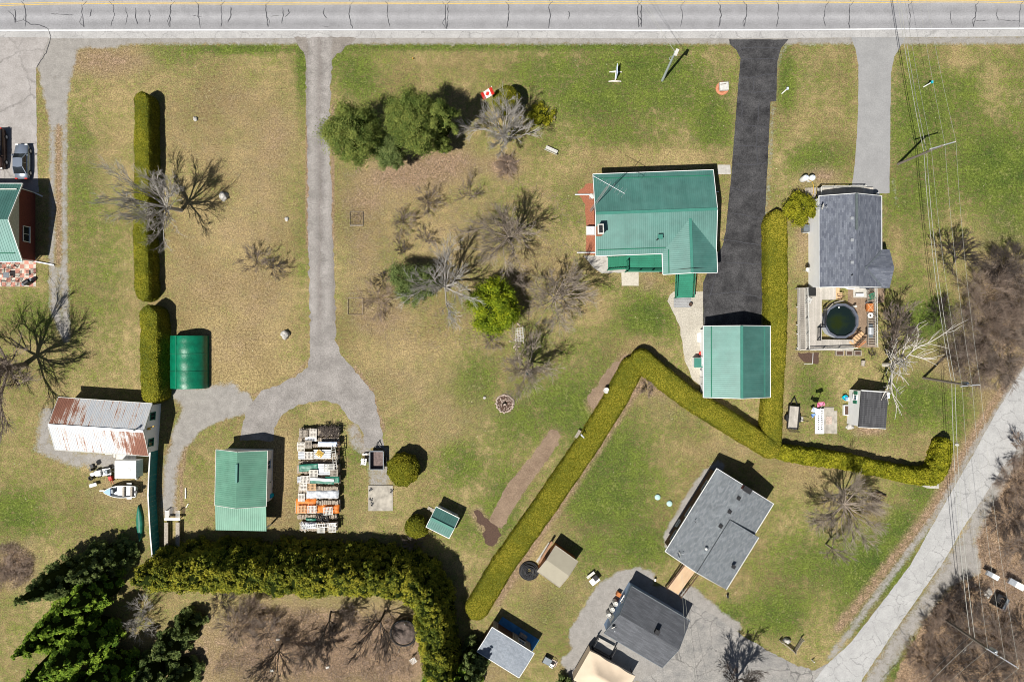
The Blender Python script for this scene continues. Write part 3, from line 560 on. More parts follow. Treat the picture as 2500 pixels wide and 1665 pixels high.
sheet('garden_strip', [(1948, 861), (2000, 861), (1998, 888), (1960, 885)], .010, M['soil'], 0.15)
sheet('side_patio', [(2070, 704), (2160, 704), (2158, 738), (2138, 742), (2138, 848), (2070, 848)], .008, M['dirt'], 0.02)
mb = MB()
for i, pts in enumerate([[(1788, 400), (1830, 403), (1873, 398)], [(1782, 455), (1820, 470), (1870, 462)], [(1760, 585), (1800, 590), (1866, 600)], [(1850, 310), (1846, 356), (1850, 400)], [(1810, 226), (1812, 292)], [(1725, 720), (1800, 712), (1860, 728)], [(1800, 119), (1845, 116), (1908, 119)], [(1806, 146), (1896, 143)], [(1806, 189), (1845, 190), (1870, 182), (1896, 181)], [(1803, 223), (1840, 226), (1896, 222)], [(1798, 292), (1815, 305), (1880, 312)], [(1792, 358), (1830, 356), (1876, 360)], [(1840, 190), (1839, 223)], [(1853, 250), (1850, 300)], [(1770, 640), (1864, 646)], [(1785, 520), (1870, 535)], [(1750, 665), (1730, 730)]]):
    crackline(mb, pts, .06, .018+i*.0002, 50+i)
mb.build('driveway_crack_seal', M['crack'])['kind'] = 'structure'

# ------------------------------------------------------------------ buildings
def frame4(c, z):
    """four eave corners in photo pixels (A-B one eave, D-C the other, ridge parallel to A-B) -> centre, angle, half length, half width"""
    P = [W(p[0], p[1], z) for p in c]; cen = (P[0]+P[1]+P[2]+P[3])/4
    u = ((P[1]-P[0])+(P[2]-P[3])); L = u.length/4; a = math.atan2(u.y, u.x)
    v = Vector((-math.sin(a), math.cos(a), 0)); Wd = abs(((P[3]-P[0])+(P[2]-P[1])).dot(v))/4
    return Vector((cen.x, cen.y, 0)), a, L, Wd

def slope(mb, A, B, Cc, D, ribs=0.0, th=0.10, rh=0.022):
    """roof slope, ridge A->B, eave D->C (any quad)"""
    A, B, Cc, D = map(Vector, (A, B, Cc, D)); n = (B-A).cross(D-A); n.normalize()
    if n.z < 0: n = -n
    L = (Cc-D).length; hs = (D-A).length; pts = [(0, 0)]
    if ribs:
        k = int(L/ribs); s = 1/k
        for i in range(k): t = i*s; pts += [(t+s*.70, 0), (t+s*.78, rh), (t+s*.92, rh), (t+s, 0)]
    else: pts.append((1, 0))
    T = [(A.lerp(B, t)+n*h, D.lerp(Cc, t)+n*h, t*L) for t, h in pts]
    for (a, d, s0), (b, c, s1) in zip(T, T[1:]): mb.quad([a, d, c, b], [(s0, 0), (s0, hs), (s1, hs), (s1, 0)])
    dn = -n*th
    mb.quad([A+dn, B+dn, Cc+dn, D+dn], [(0, 0), (L, 0), (L, hs), (0, hs)])
    for p, q in ((A, D), (Cc, B)): mb.quad([p, p+dn, q+dn, q], [(0, 0), (0, .1), (hs, .1), (hs, 0)])
    mb.quad([t[1] for t in T]+[Cc+dn, D+dn][0:2], [(0, 0)]*(len(T)+2))
    mb.quad([A, B, B+dn, A+dn], [(0, 0)]*4)

def window(par, c, n, w, h, frame='white', sh=None):
    """window on a wall: c centre on the wall face, n outward normal (local)"""
    n = Vector(n); t = Vector((-n.y, n.x, 0)); a = math.atan2(t.y, t.x); c = Vector(c)
    mb = MB(); e = 0.09
    mb.box(c+n*.03+Vector((0, 0, h/2)), (w+e, .12, e), a); mb.box(c+n*.05+Vector((0, 0, -h/2)), (w+e*2, .2, e), a)
    for s in (-1, 1): mb.box(c+n*.03+t*(s*w/2), (e, .12, h-e), a)
    mb.box(c+n*.03, (.05, .09, h-e), a)
    f = mb.build('window', M[frame], par, world=False)
    g = MB(); g.box(c+n*.012, (w-e, .03, h-e), a); g.build('pane', M['glass'], f, world=False)
    if sh:
        for s in (-1, 1):
            q = MB(); q.box(c+n*.03+t*(s*(w/2+.28)), (.4, .06, h+.1), a); q.build('shutter', M[sh], par, world=False)

def door(par, c, n, w=0.95, h=2.05, m='white'):
    n = Vector(n); a = math.atan2(n.x, -n.y) if False else math.atan2(-n.x, n.y)+math.pi/2*0
    t = Vector((-n.y, n.x, 0)); a = math.atan2(t.y, t.x)
    mb = MB(); mb.box(Vector(c)+n*.03+Vector((0, 0, h/2)), (w, .08, h), a); d = mb.build('door', M[m], par, world=False)
    k = MB(); k.box(Vector(c)+n*.1+t*(w*.38)+Vector((0, 0, h*.48)), (.05, .06, .14), a); k.build('handle', M['iron'], d, world=False)

def gable(name, label, cat, corners, eave, ridge, roof, wall, ribs=0.0, oh=0.35, trim='white', base=0.0, gwall=None, rshift=0.0, capm=None, roof2=None, group=None, skirt=None):
    c, a, L, Wd = frame4(corners, eave); r = thing(name, label, cat, c, a, group)
    r0 = Wd*rshift; sl = (ridge-eave)
    # walls
    w, l = Wd-oh, L-oh
    def zr(y): return ridge-sl*abs(y-r0)/(Wd+abs(r0) if (y < r0) == (r0 > 0) else Wd-abs(r0)) if r0 else ridge-sl*abs(y)/Wd
    mb = MB(); zt = lambda y: zr(y)-.12
    P = {}
    for sx in (-1, 1):
        x = sx*l; poly = [(x, -w, base), (x, w, base), (x, w, zt(w)), (x, r0, zt(r0)), (x, -w, zt(-w))]
        if sx < 0: poly = poly[::-1]
        mb.quad(poly, [(p[1], p[2]) for p in poly])
    for sy in (-1, 1):
        y = sy*w; poly = [(-l, y, base), (l, y, base), (l, y, zt(y)), (-l, y, zt(y))]
        if sy > 0: poly = poly[::-1]
        mb.quad(poly, [(p[0], p[2]) for p in poly])
    mb.build('wall', wall, r, world=False)
    if skirt:
        mb = MB()
        for sx in (-1, 1): mb.box((sx*(l+.02), 0, .25), (.06, 2*w+.1, .5))
        for sy in (-1, 1): mb.box((0, sy*(w+.02), .25), (2*l-.02, .06, .5))
        mb.build('foundation', skirt, r, world=False)
    mb = MB()
    slope(mb, (L, r0, ridge), (-L, r0, ridge), (-L, -Wd, eave), (L, -Wd, eave), ribs)
    ro = None
    if roof2: ro = mb.build('roof', roof, r, world=False); mb = MB(); roof = roof2
    slope(mb, (-L, r0, ridge), (L, r0, ridge), (L, Wd, eave), (-L, Wd, eave), ribs)
    ro = mb.build('roof', roof, r, world=False)
    mb = MB(); n2 = 0.03
    for sy in (-1, 1):
        mb.box((0, sy*(Wd+.04), eave-.06), (2*L+.1, .07, .17))
        for sx in (-1, 1): mb.bar((sx*(L+.04), sy*(Wd), eave-.07), (sx*(L+.04), r0+sy*.02, ridge-.07), .06, .17)
    mb.build('fascia', M[trim], r, world=False)
    if capm:
        mb = MB(); mb.bar((-L, r0, ridge+.045), (L, r0, ridge+.045), .34, .07); mb.build('ridge_cap', capm, r, world=False)
    r['_L'] = L; r['_W'] = Wd
    return r
def dims(r): L, w = r['_L'], r['_W']; del r['_L']; del r['_W']; return L, w
def roofbox(par, x, y, z, s=(.35, .35, .3), name='roof_vent', m='dgalv'):
    mb = MB(); mb.box((x, y, z), s); mb.box((x, y, z+s[2]/2+.02), (s[0]+.08, s[1]+.08, .05)); return mb.build(name, M[m], par, world=False)

# main house -------------------------------------------------------
r = gable('house', 'house with large weathered green ribbed metal roof beside the black driveway', 'house', [(1448, 425), (1739.5, 417), (1749.5, 613), (1455.5, 626)], 4.4, 5.5, M['green_roof'], M['brick'], 0.24, 0.5, capm=M['ridge_green'])
L, w = dims(r); loc = r.location
# wing (front gable) built in the same frame; y is up on the picture
Rz = Matrix.Rotation(r.rotation_euler.z, 4, 'Z').inverted()
def loc_of(o, p): return Rz4(o) @ (Vector(p)-o.location)
def Rz4(o): return Matrix.Rotation(-o.rotation_euler.z, 3, 'Z')
wl_ = loc_of(r, W(1619, 669.5, 4.4)); wr_ = loc_of(r, W(1751, 666, 4.4)); xr = (wl_.x+wr_.x)/2; yb = (wl_.y+wr_.y)/2; hw = (wr_.x-wl_.x)/2
zr_ = 5.3; yv = -w*(5.5-zr_)/1.1-0.1; yt = -w
mb = MB()
zo = .07
slope(mb, (xr, yb, zr_), (xr, yv, zr_), (xr-hw, yv, 4.42), (xr-hw, yb, 4.42), .24)
slope(mb, (xr, yv, zr_), (xr, yb, zr_), (xr+hw, yb, 4.42), (xr+hw, yv, 4.42), .24)
mb.build('wing_roof', M['green_roof'], r, world=False)
mb = MB(); mb.bar((xr, yb, zr_+.05), (xr, yv, zr_+.05), .34, .07); mb.build('ridge_cap', M['ridge_green'], r, world=False)
mb = MB(); o_ = .5
mb.mesh([(xr-hw+o_, yb+o_, 0), (xr+hw-o_, yb+o_, 0), (xr+hw-o_, -w+.5, 0), (xr-hw+o_, -w+.5, 0), (xr-hw+o_, yb+o_, 4.5), (xr+hw-o_, yb+o_, 4.5), (xr+hw-o_, -w+.5, 4.5), (xr-hw+o_, -w+.5, 4.5), (xr, yb+o_, 5.6)], [(0, 1, 5, 8, 4), (1, 2, 6, 5), (3, 0, 4, 7)])
mb.build('wing_wall', M['brick'], r, world=False)
mb = MB(); mb.box((xr-hw-.04, (yb+yt)/2, 4.36), (.07, yt-yb, .17)); mb.box((xr+hw+.04, (yb+yt)/2, 4.36), (.07, yt-yb, .17))
for s in (-1, 1): mb.bar((xr+s*hw, yb-.04, 4.35), (xr+s*.02, yb-.04, zr_-.07), .06, .17)
mb.build('fascia', M['white'], r, world=False)
for a_, b_ in (((1452, 436.5), (1736, 429)), ((1459, 611), (1625, 605))):
    p = loc_of(r, W(*a_, 4.62)); q = loc_of(r, W(*b_, 4.62)); p.z = q.z = 4.4+1.1*(w-abs(p.y))/w+.08
    mb = MB(); mb.bar(p, q, .08, .12); mb.build('snow_guard', M['green_paint'], r, world=False)
p = loc_of(r, W(1632.5, 610, 4.8)); q = loc_of(r, W(1633.5, 667, 4.8)); mb = MB(); zz = 4.42+(zr_-4.42)*(hw-abs(p.x-xr))/hw+.09; mb.bar((p.x, p.y, zz), (q.x, q.y, zz), .08, .12); mb.build('snow_guard', M['green_paint'], r, world=False)
p = loc_of(r, W(1464.7, 562, 6.2)); mb = MB(); mb.box((p.x, p.y, 5.9), (.62, 1.1, 1.9)); ch = mb.build('chimney', M['brick_orange'], r, world=False)
mb = MB(); mb.box((p.x, p.y, 6.9), (.74, 1.2, .12)); mb.build('chimney_cap', M['offwhite'], ch, world=False)
mb = MB(); mb.box((p.x, p.y, 6.99), (.42, .9, .1)); mb.ring((p.x, p.y+.2, 7.05), .16, .04, 12, 5); mb.ring((p.x, p.y-.2, 7.05), .16, .04, 12, 5); mb.build('flue', M['black'], ch, world=False)
p = loc_of(r, W(1611, 579, 5.2)); roofbox(r, p.x, p.y, 5.35, (.5, .5, .25), m='ridge_green')
p = loc_of(r, W(1604, 586, 5.2)); mb = MB(); mb.tube((p.x, p.y, 5.0), (p.x, p.y, 5.75), .07); mb.build('vent_pipe', M['black'], r, world=False)
for y_, x_ in ((w-1.6, -1), (-w+.9, -1), (w-1.7, 1)):
    mb = MB(); mb.bar((x_*(L-.5), y_, 4.2), (x_*(L-.42), y_, .35), .09, .09); mb.bar((x_*(L-.42), y_, .3), (x_*(L+1.9), y_-.1*x_, .18), .12, .1); mb.build('downspout', M['white'], r, world=False)
for x_ in (-L+3.5, -L+6.5, 0.5, 4.0): window(r, (x_, w-.5, 3.0), (0, 1, 0), 1.3, 1.2)
for y_ in (3.0, -2.5): window(r, (-L+.5, y_, 3.0), (-1, 0, 0), 1.0, 1.1); window(r, (L-.5, y_, 3.0), (1, 0, 0), 1.0, 1.1)
window(r, (-3.0, -w+.5, 3.0), (0, -1, 0), 1.5, 1.2); window(r, (xr, yb+.5, 3.0), (0, -1, 0), 1.6, 1.2)

def railing(par, pts, h=0.95, z0=0.0, m='green_paint', bal=0.13, name='railing', world=True, th=.05):
    """posts, rails and balusters along 3D points (pts carry the deck height)"""
    mb = MB()
    for a, b in zip(pts, pts[1:]):
        a = Vector(a); b = Vector(b); L_ = (b-a).length; n = max(1, round(L_/bal)); up = Vector((0, 0, h))
        mb.bar(a+up, b+up, th*1.9, th); mb.bar(a+Vector((0, 0, .12)), b+Vector((0, 0, .12)), th, th)
        for k in range(1, n): p = a.lerp(b, k/n); mb.bar(p+Vector((0, 0, .15)), p+up-Vector((0, 0, .03)), .035, .035)
        k2 = max(1, round(L_/1.8))
        for k in range(k2+1): p = a.lerp(b, k/k2); mb.bar(p-Vector((0, 0, .1)), p+up+Vector((0, 0, .08)), .1, .1)
    return mb.build(name, M[m], par, world=world)
def deckbox(mb, x0, y0, x1, y1, z, th=.12, zl=0.0, along='x'):
    a = W(x0, y0, z); b = W(x1, y1, z); X0, X1 = min(a.x, b.x), max(a.x, b.x); Y0, Y1 = min(a.y, b.y), max(a.y, b.y)
    uv = [(X0, Y0), (X1, Y0), (X1, Y1), (X0, Y1)]
    if along == 'y': uv = [(q, p) for p, q in uv]
    mb.quad([(X0, Y0, z), (X1, Y0, z), (X1, Y1, z), (X0, Y1, z)], uv)
    mb.box(((X0+X1)/2, (Y0+Y1)/2, z-.01-th/2), (X1-X0, Y1-Y0, th))
    for x in (X0+.1, X1-.1):
        for y in (Y0+.1, Y1-.1): mb.box((x, y, (z-th)/2), (.12, .12, z-th-.02))
    return X0, Y0, X1, Y1
# veranda on the south side and its stairs
v = thing('veranda', 'green board veranda with railing along the lower side of the green roofed house', 'veranda', W(1570, 645))
mb = MB(); X0, Y0, X1, Y1 = deckbox(mb, 1529, 615, 1640, 664, 1.6); mb.build('deck', M['green_deck'], v)
railing(v, [(X0+.05, Y1-1.2, 1.6), (X0+.05, Y0+.06, 1.6), (X1-1, Y0+.06, 1.6)])
s = thing('stairs', 'green wooden steps going down west from the veranda', 'stairs', W(1505, 640)); mb = MB()
for i in range(7):
    z = 1.5-i*.2; mb.box((X0-.16-i*.3, Y1-1.0-.35, z), (.32, 1.6, .06))
mb.build('tread', M['green_paint'], s)
railing(s, [(X0-2.2, Y1-2.2, .15), (X0-.05, Y1-2.2, 1.6)], bal=.3); railing(s, [(X0-2.2, Y1-.5, .15), (X0-.05, Y1-.5, 1.6)], bal=.3)
# ramp
s = thing('ramp', 'green wooden ramp with railings leading down from the porch to the stone path', 'ramp', W(1670, 690))
a = W(1672, 655, 1.5); b = W(1669, 727, .2); d = (b-a); hw_ = 1.12; mb = MB()
t = Vector((-d.y, d.x, 0)).normalized()
mb.quad([a+t*hw_, b+t*hw_, b-t*hw_, a-t*hw_][::-1], [(0, 0), (0, 4), (2, 4), (2, 0)][::-1]); mb.quad([p-Vector((0, 0, .15)) for p in (a+t*hw_, b+t*hw_, b-t*hw_, a-t*hw_)])
mb.build('deck', M['green_deck'], s)
railing(s, [a+t*hw_, b+t*hw_]); railing(s, [a-t*hw_, b-t*hw_])
o = thing('ramp_landing', 'grey plank landing at the foot of the green ramp', 'landing', W(1666, 738)); mb = MB(); mb.pbox(1645, 727, 1687, 751, .02, .12); mb.build('boards', board_mat('grey_boards', (.3, .3, .3), (.35, .35, .35), 3, .2, .6), o)
o = thing('plant_pot', 'small brown pot on the grey landing by the green ramp', 'pot', W(1684, 744)); mb = MB(); mb.lathe([(.16, .12), (.24, .5), (.2, .5), (.18, .42), (0, .42)], W(1684, 744), 14); mb.build('pot', M['soil'], o)
# antenna mast
o = thing('antenna_mast', 'tall lattice television antenna mast beside the western wall of the green roofed house', 'antenna', W(1440, 512)); b = W(1442, 516); mb = MB(); t_ = b+Vector((.25, 0, 14)); R_ = .17
legs = [Vector((R_*math.cos(q), R_*math.sin(q), 0)) for q in (0.5, 2.6, 4.7)]
for g in legs: mb.tube(b+g, t_+g*.7, .022, .02, 5)
for k in range(46):
    p = b.lerp(t_, k/46); q = b.lerp(t_, (k+1)/46)
    for i in range(3): mb.tube(p+legs[i]*.95, q+legs[(i+1) % 3]*.95, .012, .012, 4)
mb.tube(t_, t_+Vector((0, 0, 1.6)), .03); mb.build('mast', M['galv'], o)
mb = MB(); c_ = t_+Vector((0, 0, .9)); mb.tube(c_+Vector((-1.7, .95, 0)), c_+Vector((1.7, -.95, 0)), .03)
for k in range(9):
    p = c_+Vector((-1.6+.4*k, .9-.225*k, 0)); q = .28+.04*k; mb.tube(p+Vector((-.26*q*2, -.5*q*1.6, 0)), p+Vector((.26*q*2, .5*q*1.6, 0)), .012, .012, 4)
mb.build('aerial', M['galv'], o)
def dish(px, py, z, label, rz=2.2, r_=.36, size=1.0, polez=None):
    o = thing('satellite_dish', label, 'dish', W(px, py, z), rz); mb = MB()
    mb.tube((0, 0, -1.0 if polez is None else polez), (0, 0, .1), .035); mb.build('bracket', M['galv'], o, world=False)
    mb = MB(); T_ = Matrix.Rotation(math.radians(55), 3, 'Y')
    prof = [(0.001, 0), (r_*.5, .03), (r_, .12)]; P = []
    for rr, zz in prof: P += [T_ @ Vector((rr*math.cos(k*math.pi/8), rr*math.sin(k*math.pi/8), zz))+Vector((.1, 0, .25)) for k in range(16)]
    mb.mesh(P, [(j*16+k, j*16+(k+1) % 16, (j+1)*16+(k+1) % 16, (j+1)*16+k) for j in range(2) for k in range(16)], True); mb.build('reflector', M['offwhite'], o, world=False)
    mb = MB(); mb.tube((.1, 0, 0), (.62, 0, .45), .018); mb.box((.62, 0, .47), (.12, .1, .1)); mb.build('feed_arm', M['galv'], o, world=False)
dish(1447, 478, 2.6, 'white satellite dish on the western wall of the green roofed house beside the lattice mast', 3.9, polez=-2.4)
o = thing('heat_pump', 'white square heat pump by the western wall of the green roofed house', 'heat pump', W(1442, 562)); mb = MB(); mb.pbox(1432, 553, 1451.5, 572, .1, .95); mb.build('casing', M['white'], o); mb = MB(); mb.ring(W(1442, 561.5, .97), .3, .02, 20, 4); mb.ring(W(1442, 561.5, .97), .12, .03, 12, 4); mb.build('fan_grille', M['galv'], o); mb = MB(); mb.pbox(1431, 552, 1453, 575, 0, .1); mb.build('pad', M['concrete'], o)

# garage -----------------------------------------------------------
r = gable('garage', 'garage with two-tone green ribbed metal roof at the foot of the black driveway', 'garage', [(1718, 970), (1717.7, 797), (1879.8, 796), (1880, 969)], 2.9, 4.7, M['green_roof'], M['white_siding'], 0.24, 0.35, capm=M['ridge_green'])
L, w = dims(r); 
for s, k in ((1, -.8), (-1, -.8)):
    pass
mb = MB(); zz = 2.9+1.8*.2+.1; mb.bar((-L+.05, w*.8, zz), (L-.05, w*.8, zz), .08, .12); mb.build('snow_guard', M['green_paint'], r, world=False)
mb = MB(); mb.bar((-L+.05, -w*.8, zz), (L-.05, -w*.8, zz), .08, .12); mb.build('snow_guard', M['ridge_green'], r, world=False)
mb = MB(); mb.box((L-.33, 0, 1.25), (.06, 4.6, 2.4)); mb.build('garage_door', M['white'], r, world=False)
window(r, (0, w-.35, 1.7), (0, 1, 0), 1.0, .9); door(r, (-2.5, w-.35, .05), (0, 1, 0))
o = thing('lean_to_cabinet', 'small green topped cabinet against the western wall of the garage', 'cabinet', W(1706, 885)); mb = MB(); mb.pbox(1696, 873, 1716, 896, 0, 1.2); mb.build('body', M['white'], o); mb = MB(); mb.pbox(1695, 874, 1717, 897, 1.21, 1.27); mb.build('top', M['ridge_green'], o)
o = thing('stepping_slab', 'pale square slab on the crushed stone by the garage side wall', 'slab', W(1710, 824)); mb = MB(); mb.pbox(1703, 813, 1718, 835, .013, .08); mb.build('slab', M['white'], o)
o = thing('flower_pot', 'red pot by the garage wall above the small green topped cabinet', 'pot', W(1709, 863)); mb = MB(); mb.lathe([(.18, 0), (.26, .4), (.2, .4), (0, .34)], W(1709, 863), 12); mb.build('pot', M['red'], o)
o = thing('grey_bin', 'dark round bin beside the garage wall below the green topped cabinet', 'bin', W(1713, 901)); mb = MB(); mb.lathe([(.22, 0), (.3, .7), (.31, .74), (0, .8)], W(1713, 901), 14); mb.build('body', M['dgalv'], o)

# white house with slate shingles ---------------------------------
r = gable('house', 'white sided house with blue grey shingle roof above the pool deck', 'house', [(2000.5, 702), (2000, 480), (2152, 478.5), (2152, 700)], 3.4, 4.9, M['sh_blue'], M['white_siding'], 0, 0.12)
L, w = dims(r)
c1 = loc_of(r, W(2167, 610, 3)); c2 = loc_of(r, W(2168, 704, 3)); g1 = loc_of(r, W(2176, 657, 4)); x0_, x1_ = c2.x, c1.x; ym = (c1.y+c2.y)/2; xm = (x0_+x1_)/2; zr_ = 4.45; ystart = -w*(4.9-zr_)/1.5
mb = MB(); slope(mb, (xm, ystart, zr_), (xm, ym, zr_), (x1_, ym, 3.4), (x1_, ystart, 3.4)); slope(mb, (xm, ym, zr_), (xm, ystart, zr_), (x0_, ystart, 3.4), (x0_, ym, 3.4)); mb.build('dormer_roof', M['sh_blue'], r, world=False)
mb = MB(); mb.mesh([(x0_+.3, ym+.3, 0), (x1_-.3, ym+.3, 0), (x1_-.3, ym+.3, 3.3), (xm, ym+.3, 4.3), (x0_+.3, ym+.3, 3.3), (x0_+.3, -w+.2, 0), (x0_+.3, -w+.2, 3.3), (x1_-.3, -w+.2, 0), (x1_-.3, -w+.2, 3.3)], [(0, 1, 2, 3, 4), (5, 0, 4, 6), (1, 7, 8, 2)]); mb.build('dormer_wall', M['white_siding'], r, world=False)
for xx in (x0_, x1_):
    mb = MB(); mb.bar((xx+(.25 if xx == x0_ else -.25), -w+.1, 3.54), (xm+(.15 if xx == x0_ else -.15), ystart-.15, zr_+.06), .24, .04); mb.build('valley_flashing', M['dgalv'], r, world=False)
mb = MB(); mb.bar((L, .0, 4.96), (L-4.4, .0, 4.96), .3, .08); mb.build('ridge_vent', nmat('green_grey_vent', (.09, .11, .11), .2, 4, .8), r, world=False)
for px_, py_ in ((2075, 535), (2075.5, 588), (2075.5, 642)):
    p = loc_of(r, W(px_, py_, 4.4)); roofbox(r, p.x, p.y, 4.8, (.28, .28, .2), m='galv')
p = loc_of(r, W(2075, 673, 4.4)); mb = MB(); mb.tube((p.x, p.y, 4.6), (p.x, p.y, 5.1), .05); mb.build('vent_pipe', M['black'], r, world=False)
window(r, (L-.12, 1.5, 1.8), (1, 0, 0), 1.4, 1.1); door(r, (L-.12, -1.5, .6), (1, 0, 0))
dish(2003, 503, 4.3, 'upper satellite dish on the north west corner of the blue grey shingle roof', -.3, .3, polez=-.9)
dish(2001, 509, 4.3, 'lower satellite dish on the north west corner of the blue grey shingle roof', -.1, .25, polez=-.9)
dish(1974, 658, 1.6, 'white satellite dish by the western white wall of the pool house', 3.6, .32, polez=-1.5)
d_ = thing('front_deck', 'shadowed board deck in front of the blue grey shingle house', 'deck', W(2065, 460)); mb = MB(); X0, Y0, X1, Y1 = deckbox(mb, 1996, 458, 2132, 490, .45, along='y'); mb.build('deck', M['deck'], d_)
railing(d_, [(X0+.08, Y0+.5, .45), (X0+.08, Y1-.06, .45), (X1-1.4, Y1-.06, .45)], m='offwhite', bal=.16); mb = MB()
for k in range(4): mb.box((X0-.35-k*.3, (Y0+Y1)/2, .38-k*.1), (.34, 1.7, .06))
mb.build('stairs', M['wood'], d_)
b = thing('propane_tank', 'left one of the two upright white propane tanks north of the yellow-green round bush', 'propane tank', W(1957, 440), 0)
mb = MB(); mb.lathe([(.30, .12), (.36, .25), (.38, .5), (.38, 1.3), (.3, 1.5), (.12, 1.57), (0, 1.58)], n=20); mb.build('tank', M['white'], b, world=False)
mb = MB(); mb.tube((0, 0, 1.55), (0, 0, 1.74), .15, .15, 12); mb.build('valve_collar', M['ltblue'], b, world=False); mb = MB(); mb.lathe([(.3, 0), (.32, .05), (.3, .12)], n=16); mb.build('foot_ring', M['galv'], b, world=False)
c_ = copy_tree(b); c_.location = W(1973, 440); c_['label'] = 'right one of the two upright white propane tanks with the yellow hose at its top'
for q in (b, c_): q['group'] = 'propane tanks by the blue grey roofed house'
o = thing('gas_hose', 'thin yellow hose curving from the white propane tanks to the deck steps', 'hose', W(1982, 455)); mb = MB(); mb.path([W(1975, 441, 1.5), W(1982, 443, 1.2), W(1986, 452, .9), W(1987, 468, .6), W(1984, 478, .4)], .035); mb.build('hose', M['yellowwood'], o)
o = thing('heat_pump', 'grey heat pump standing against the western white wall under the yellow-green bush', 'heat pump', W(1970, 558)); mb = MB(); mb.pbox(1962, 549, 1977, 566, .15, .95); mb.build('casing', M['dgalv'], o); mb = MB(); mb.pbox(1960, 548, 1977, 569, 0, .15); mb.build('pad', M['offwhite'], o)
for i, (lx, ly, lab) in enumerate([(2143, 474, 'white lamp on the north east corner of the blue grey roofed house')]):
    o = thing('wall_lamp', lab, 'lamp', W(lx, ly, 2)); mb = MB(); mb.blob(W(lx, ly, 2.2), (.22, .2, .2), 3); mb.tube(W(lx, ly, 0), W(lx, ly, 2.1), .05); mb.build('lamp', M['white'], o)

# grey shingle bungalow bottom right ------------------------------
r = gable('bungalow', 'bungalow with light grey shingle roof turned at an angle above the side yard', 'house', [(1625, 1345), (1751, 1143), (1887, 1231), (1762, 1432)], 3.3, 4.5, M['sh_grey'], M['brown'], 0, 0.45)
L, w = dims(r)
mb = MB(); p0 = loc_of(r, W(1785, 1275, 3.4)); p1 = loc_of(r, W(1850.6, 1310, 3.4)); p2 = loc_of(r, W(1772.6, 1436.6, 3.3))
xs = p1.x; ya = p0.y; zA = 4.46; zB = 3.62; yE = p1.y
slope(mb, (xs, -.02*w, 4.62), (-L+.01, -.02*w, 4.62), (-L+.01, yE, zB), (xs, yE, zB), th=.3); mb.build('side_roof', M['sh_grey'], r, world=False)
mb = MB(); mb.box(((xs-L)/2, yE+.45, 1.75), (xs+L-1.0, .12, 3.5)); mb.build('side_wall', M['brown'], r, world=False)
mb = MB(); mb.bar((xs, yE-.04, zB-.07), (-L, yE-.04, zB-.07), .06, .18); mb.build('fascia', M['white'], r, world=False)
for px_, py_, m_ in ((1803, 1216, 'dgalv'), (1781, 1249, 'dgalv'), (1759, 1284, 'dgalv'), (1791, 1383, 'dgalv')):
    p = loc_of(r, W(px_, py_, 4.4)); roofbox(r, p.x, p.y, 4.35, (.36, .36, .25), m='black')
p = loc_of(r, W(1724, 1338, 4.4)); mb = MB(); mb.lathe([(.17, 4.2), (.17, 4.6), (.22, 4.62), (0, 4.72)], (p.x, p.y, 0), 14); mb.build('vent_cap', M['white'], r, world=False)
p = loc_of(r, W(1697, 1273, 4)); mb = MB(); mb.tube((p.x, p.y, 3.9), (p.x, p.y, 4.3), .05); mb.build('vent_pipe', M['black'], r, world=False)
p = loc_of(r, W(1821, 1191, 4.5)); mb = MB(); mb.box((p.x-.1, p.y, 2.6), (.5, .9, 5.2)); ch = mb.build('chimney', M['brick'], r, world=False); mb = MB(); mb.box((p.x-.1, p.y, 5.24), (.66, 1.05, .1)); mb.build('chimney_cap', M['black'], ch, world=False)
for x_ in (-4, -.5, 3.4): window(r, (x_, w-.45, 2.0), (0, 1, 0), 1.3, 1.1)
window(r, (L-.45, 2, 2), (1, 0, 0), 1.2, 1.1); window(r, (-2.5, w-.45, .7), (0, 1, 0), .9, .5)
dish(1653, 1353, 3.8, 'satellite dish with dark frame on the western corner of the light grey bungalow roof', .3, .33, polez=-.4)
s = thing('wooden_steps', 'new pale wooden walkway with side rails leading to the light grey bungalow', 'walkway', W(1663, 1412)); a = W(1685, 1385, .9); b = W(1642, 1442, .25); d = b-a; t = Vector((-d.y, d.x, 0)).normalized(); mb = MB(); hw_ = .85
mb.quad([a+t*hw_, a-t*hw_, b-t*hw_, b+t*hw_][::-1], [(0, 0), (0, 1.7), (3.8, 1.7), (3.8, 0)][::-1]); mb.bar(a-Vector((0, 0, .12)), b-Vector((0, 0, .12)), 1.6, .18); mb.build('deck', board_mat('new_boards', (.58, .4, .24), (.62, .44, .28), 2, .2, .6), s)
for sg in (1, -1): railing(s, [a+t*hw_*sg*1.25, b+t*hw_*sg*1.25], .8, m='brown', bal=.9, th=.07)

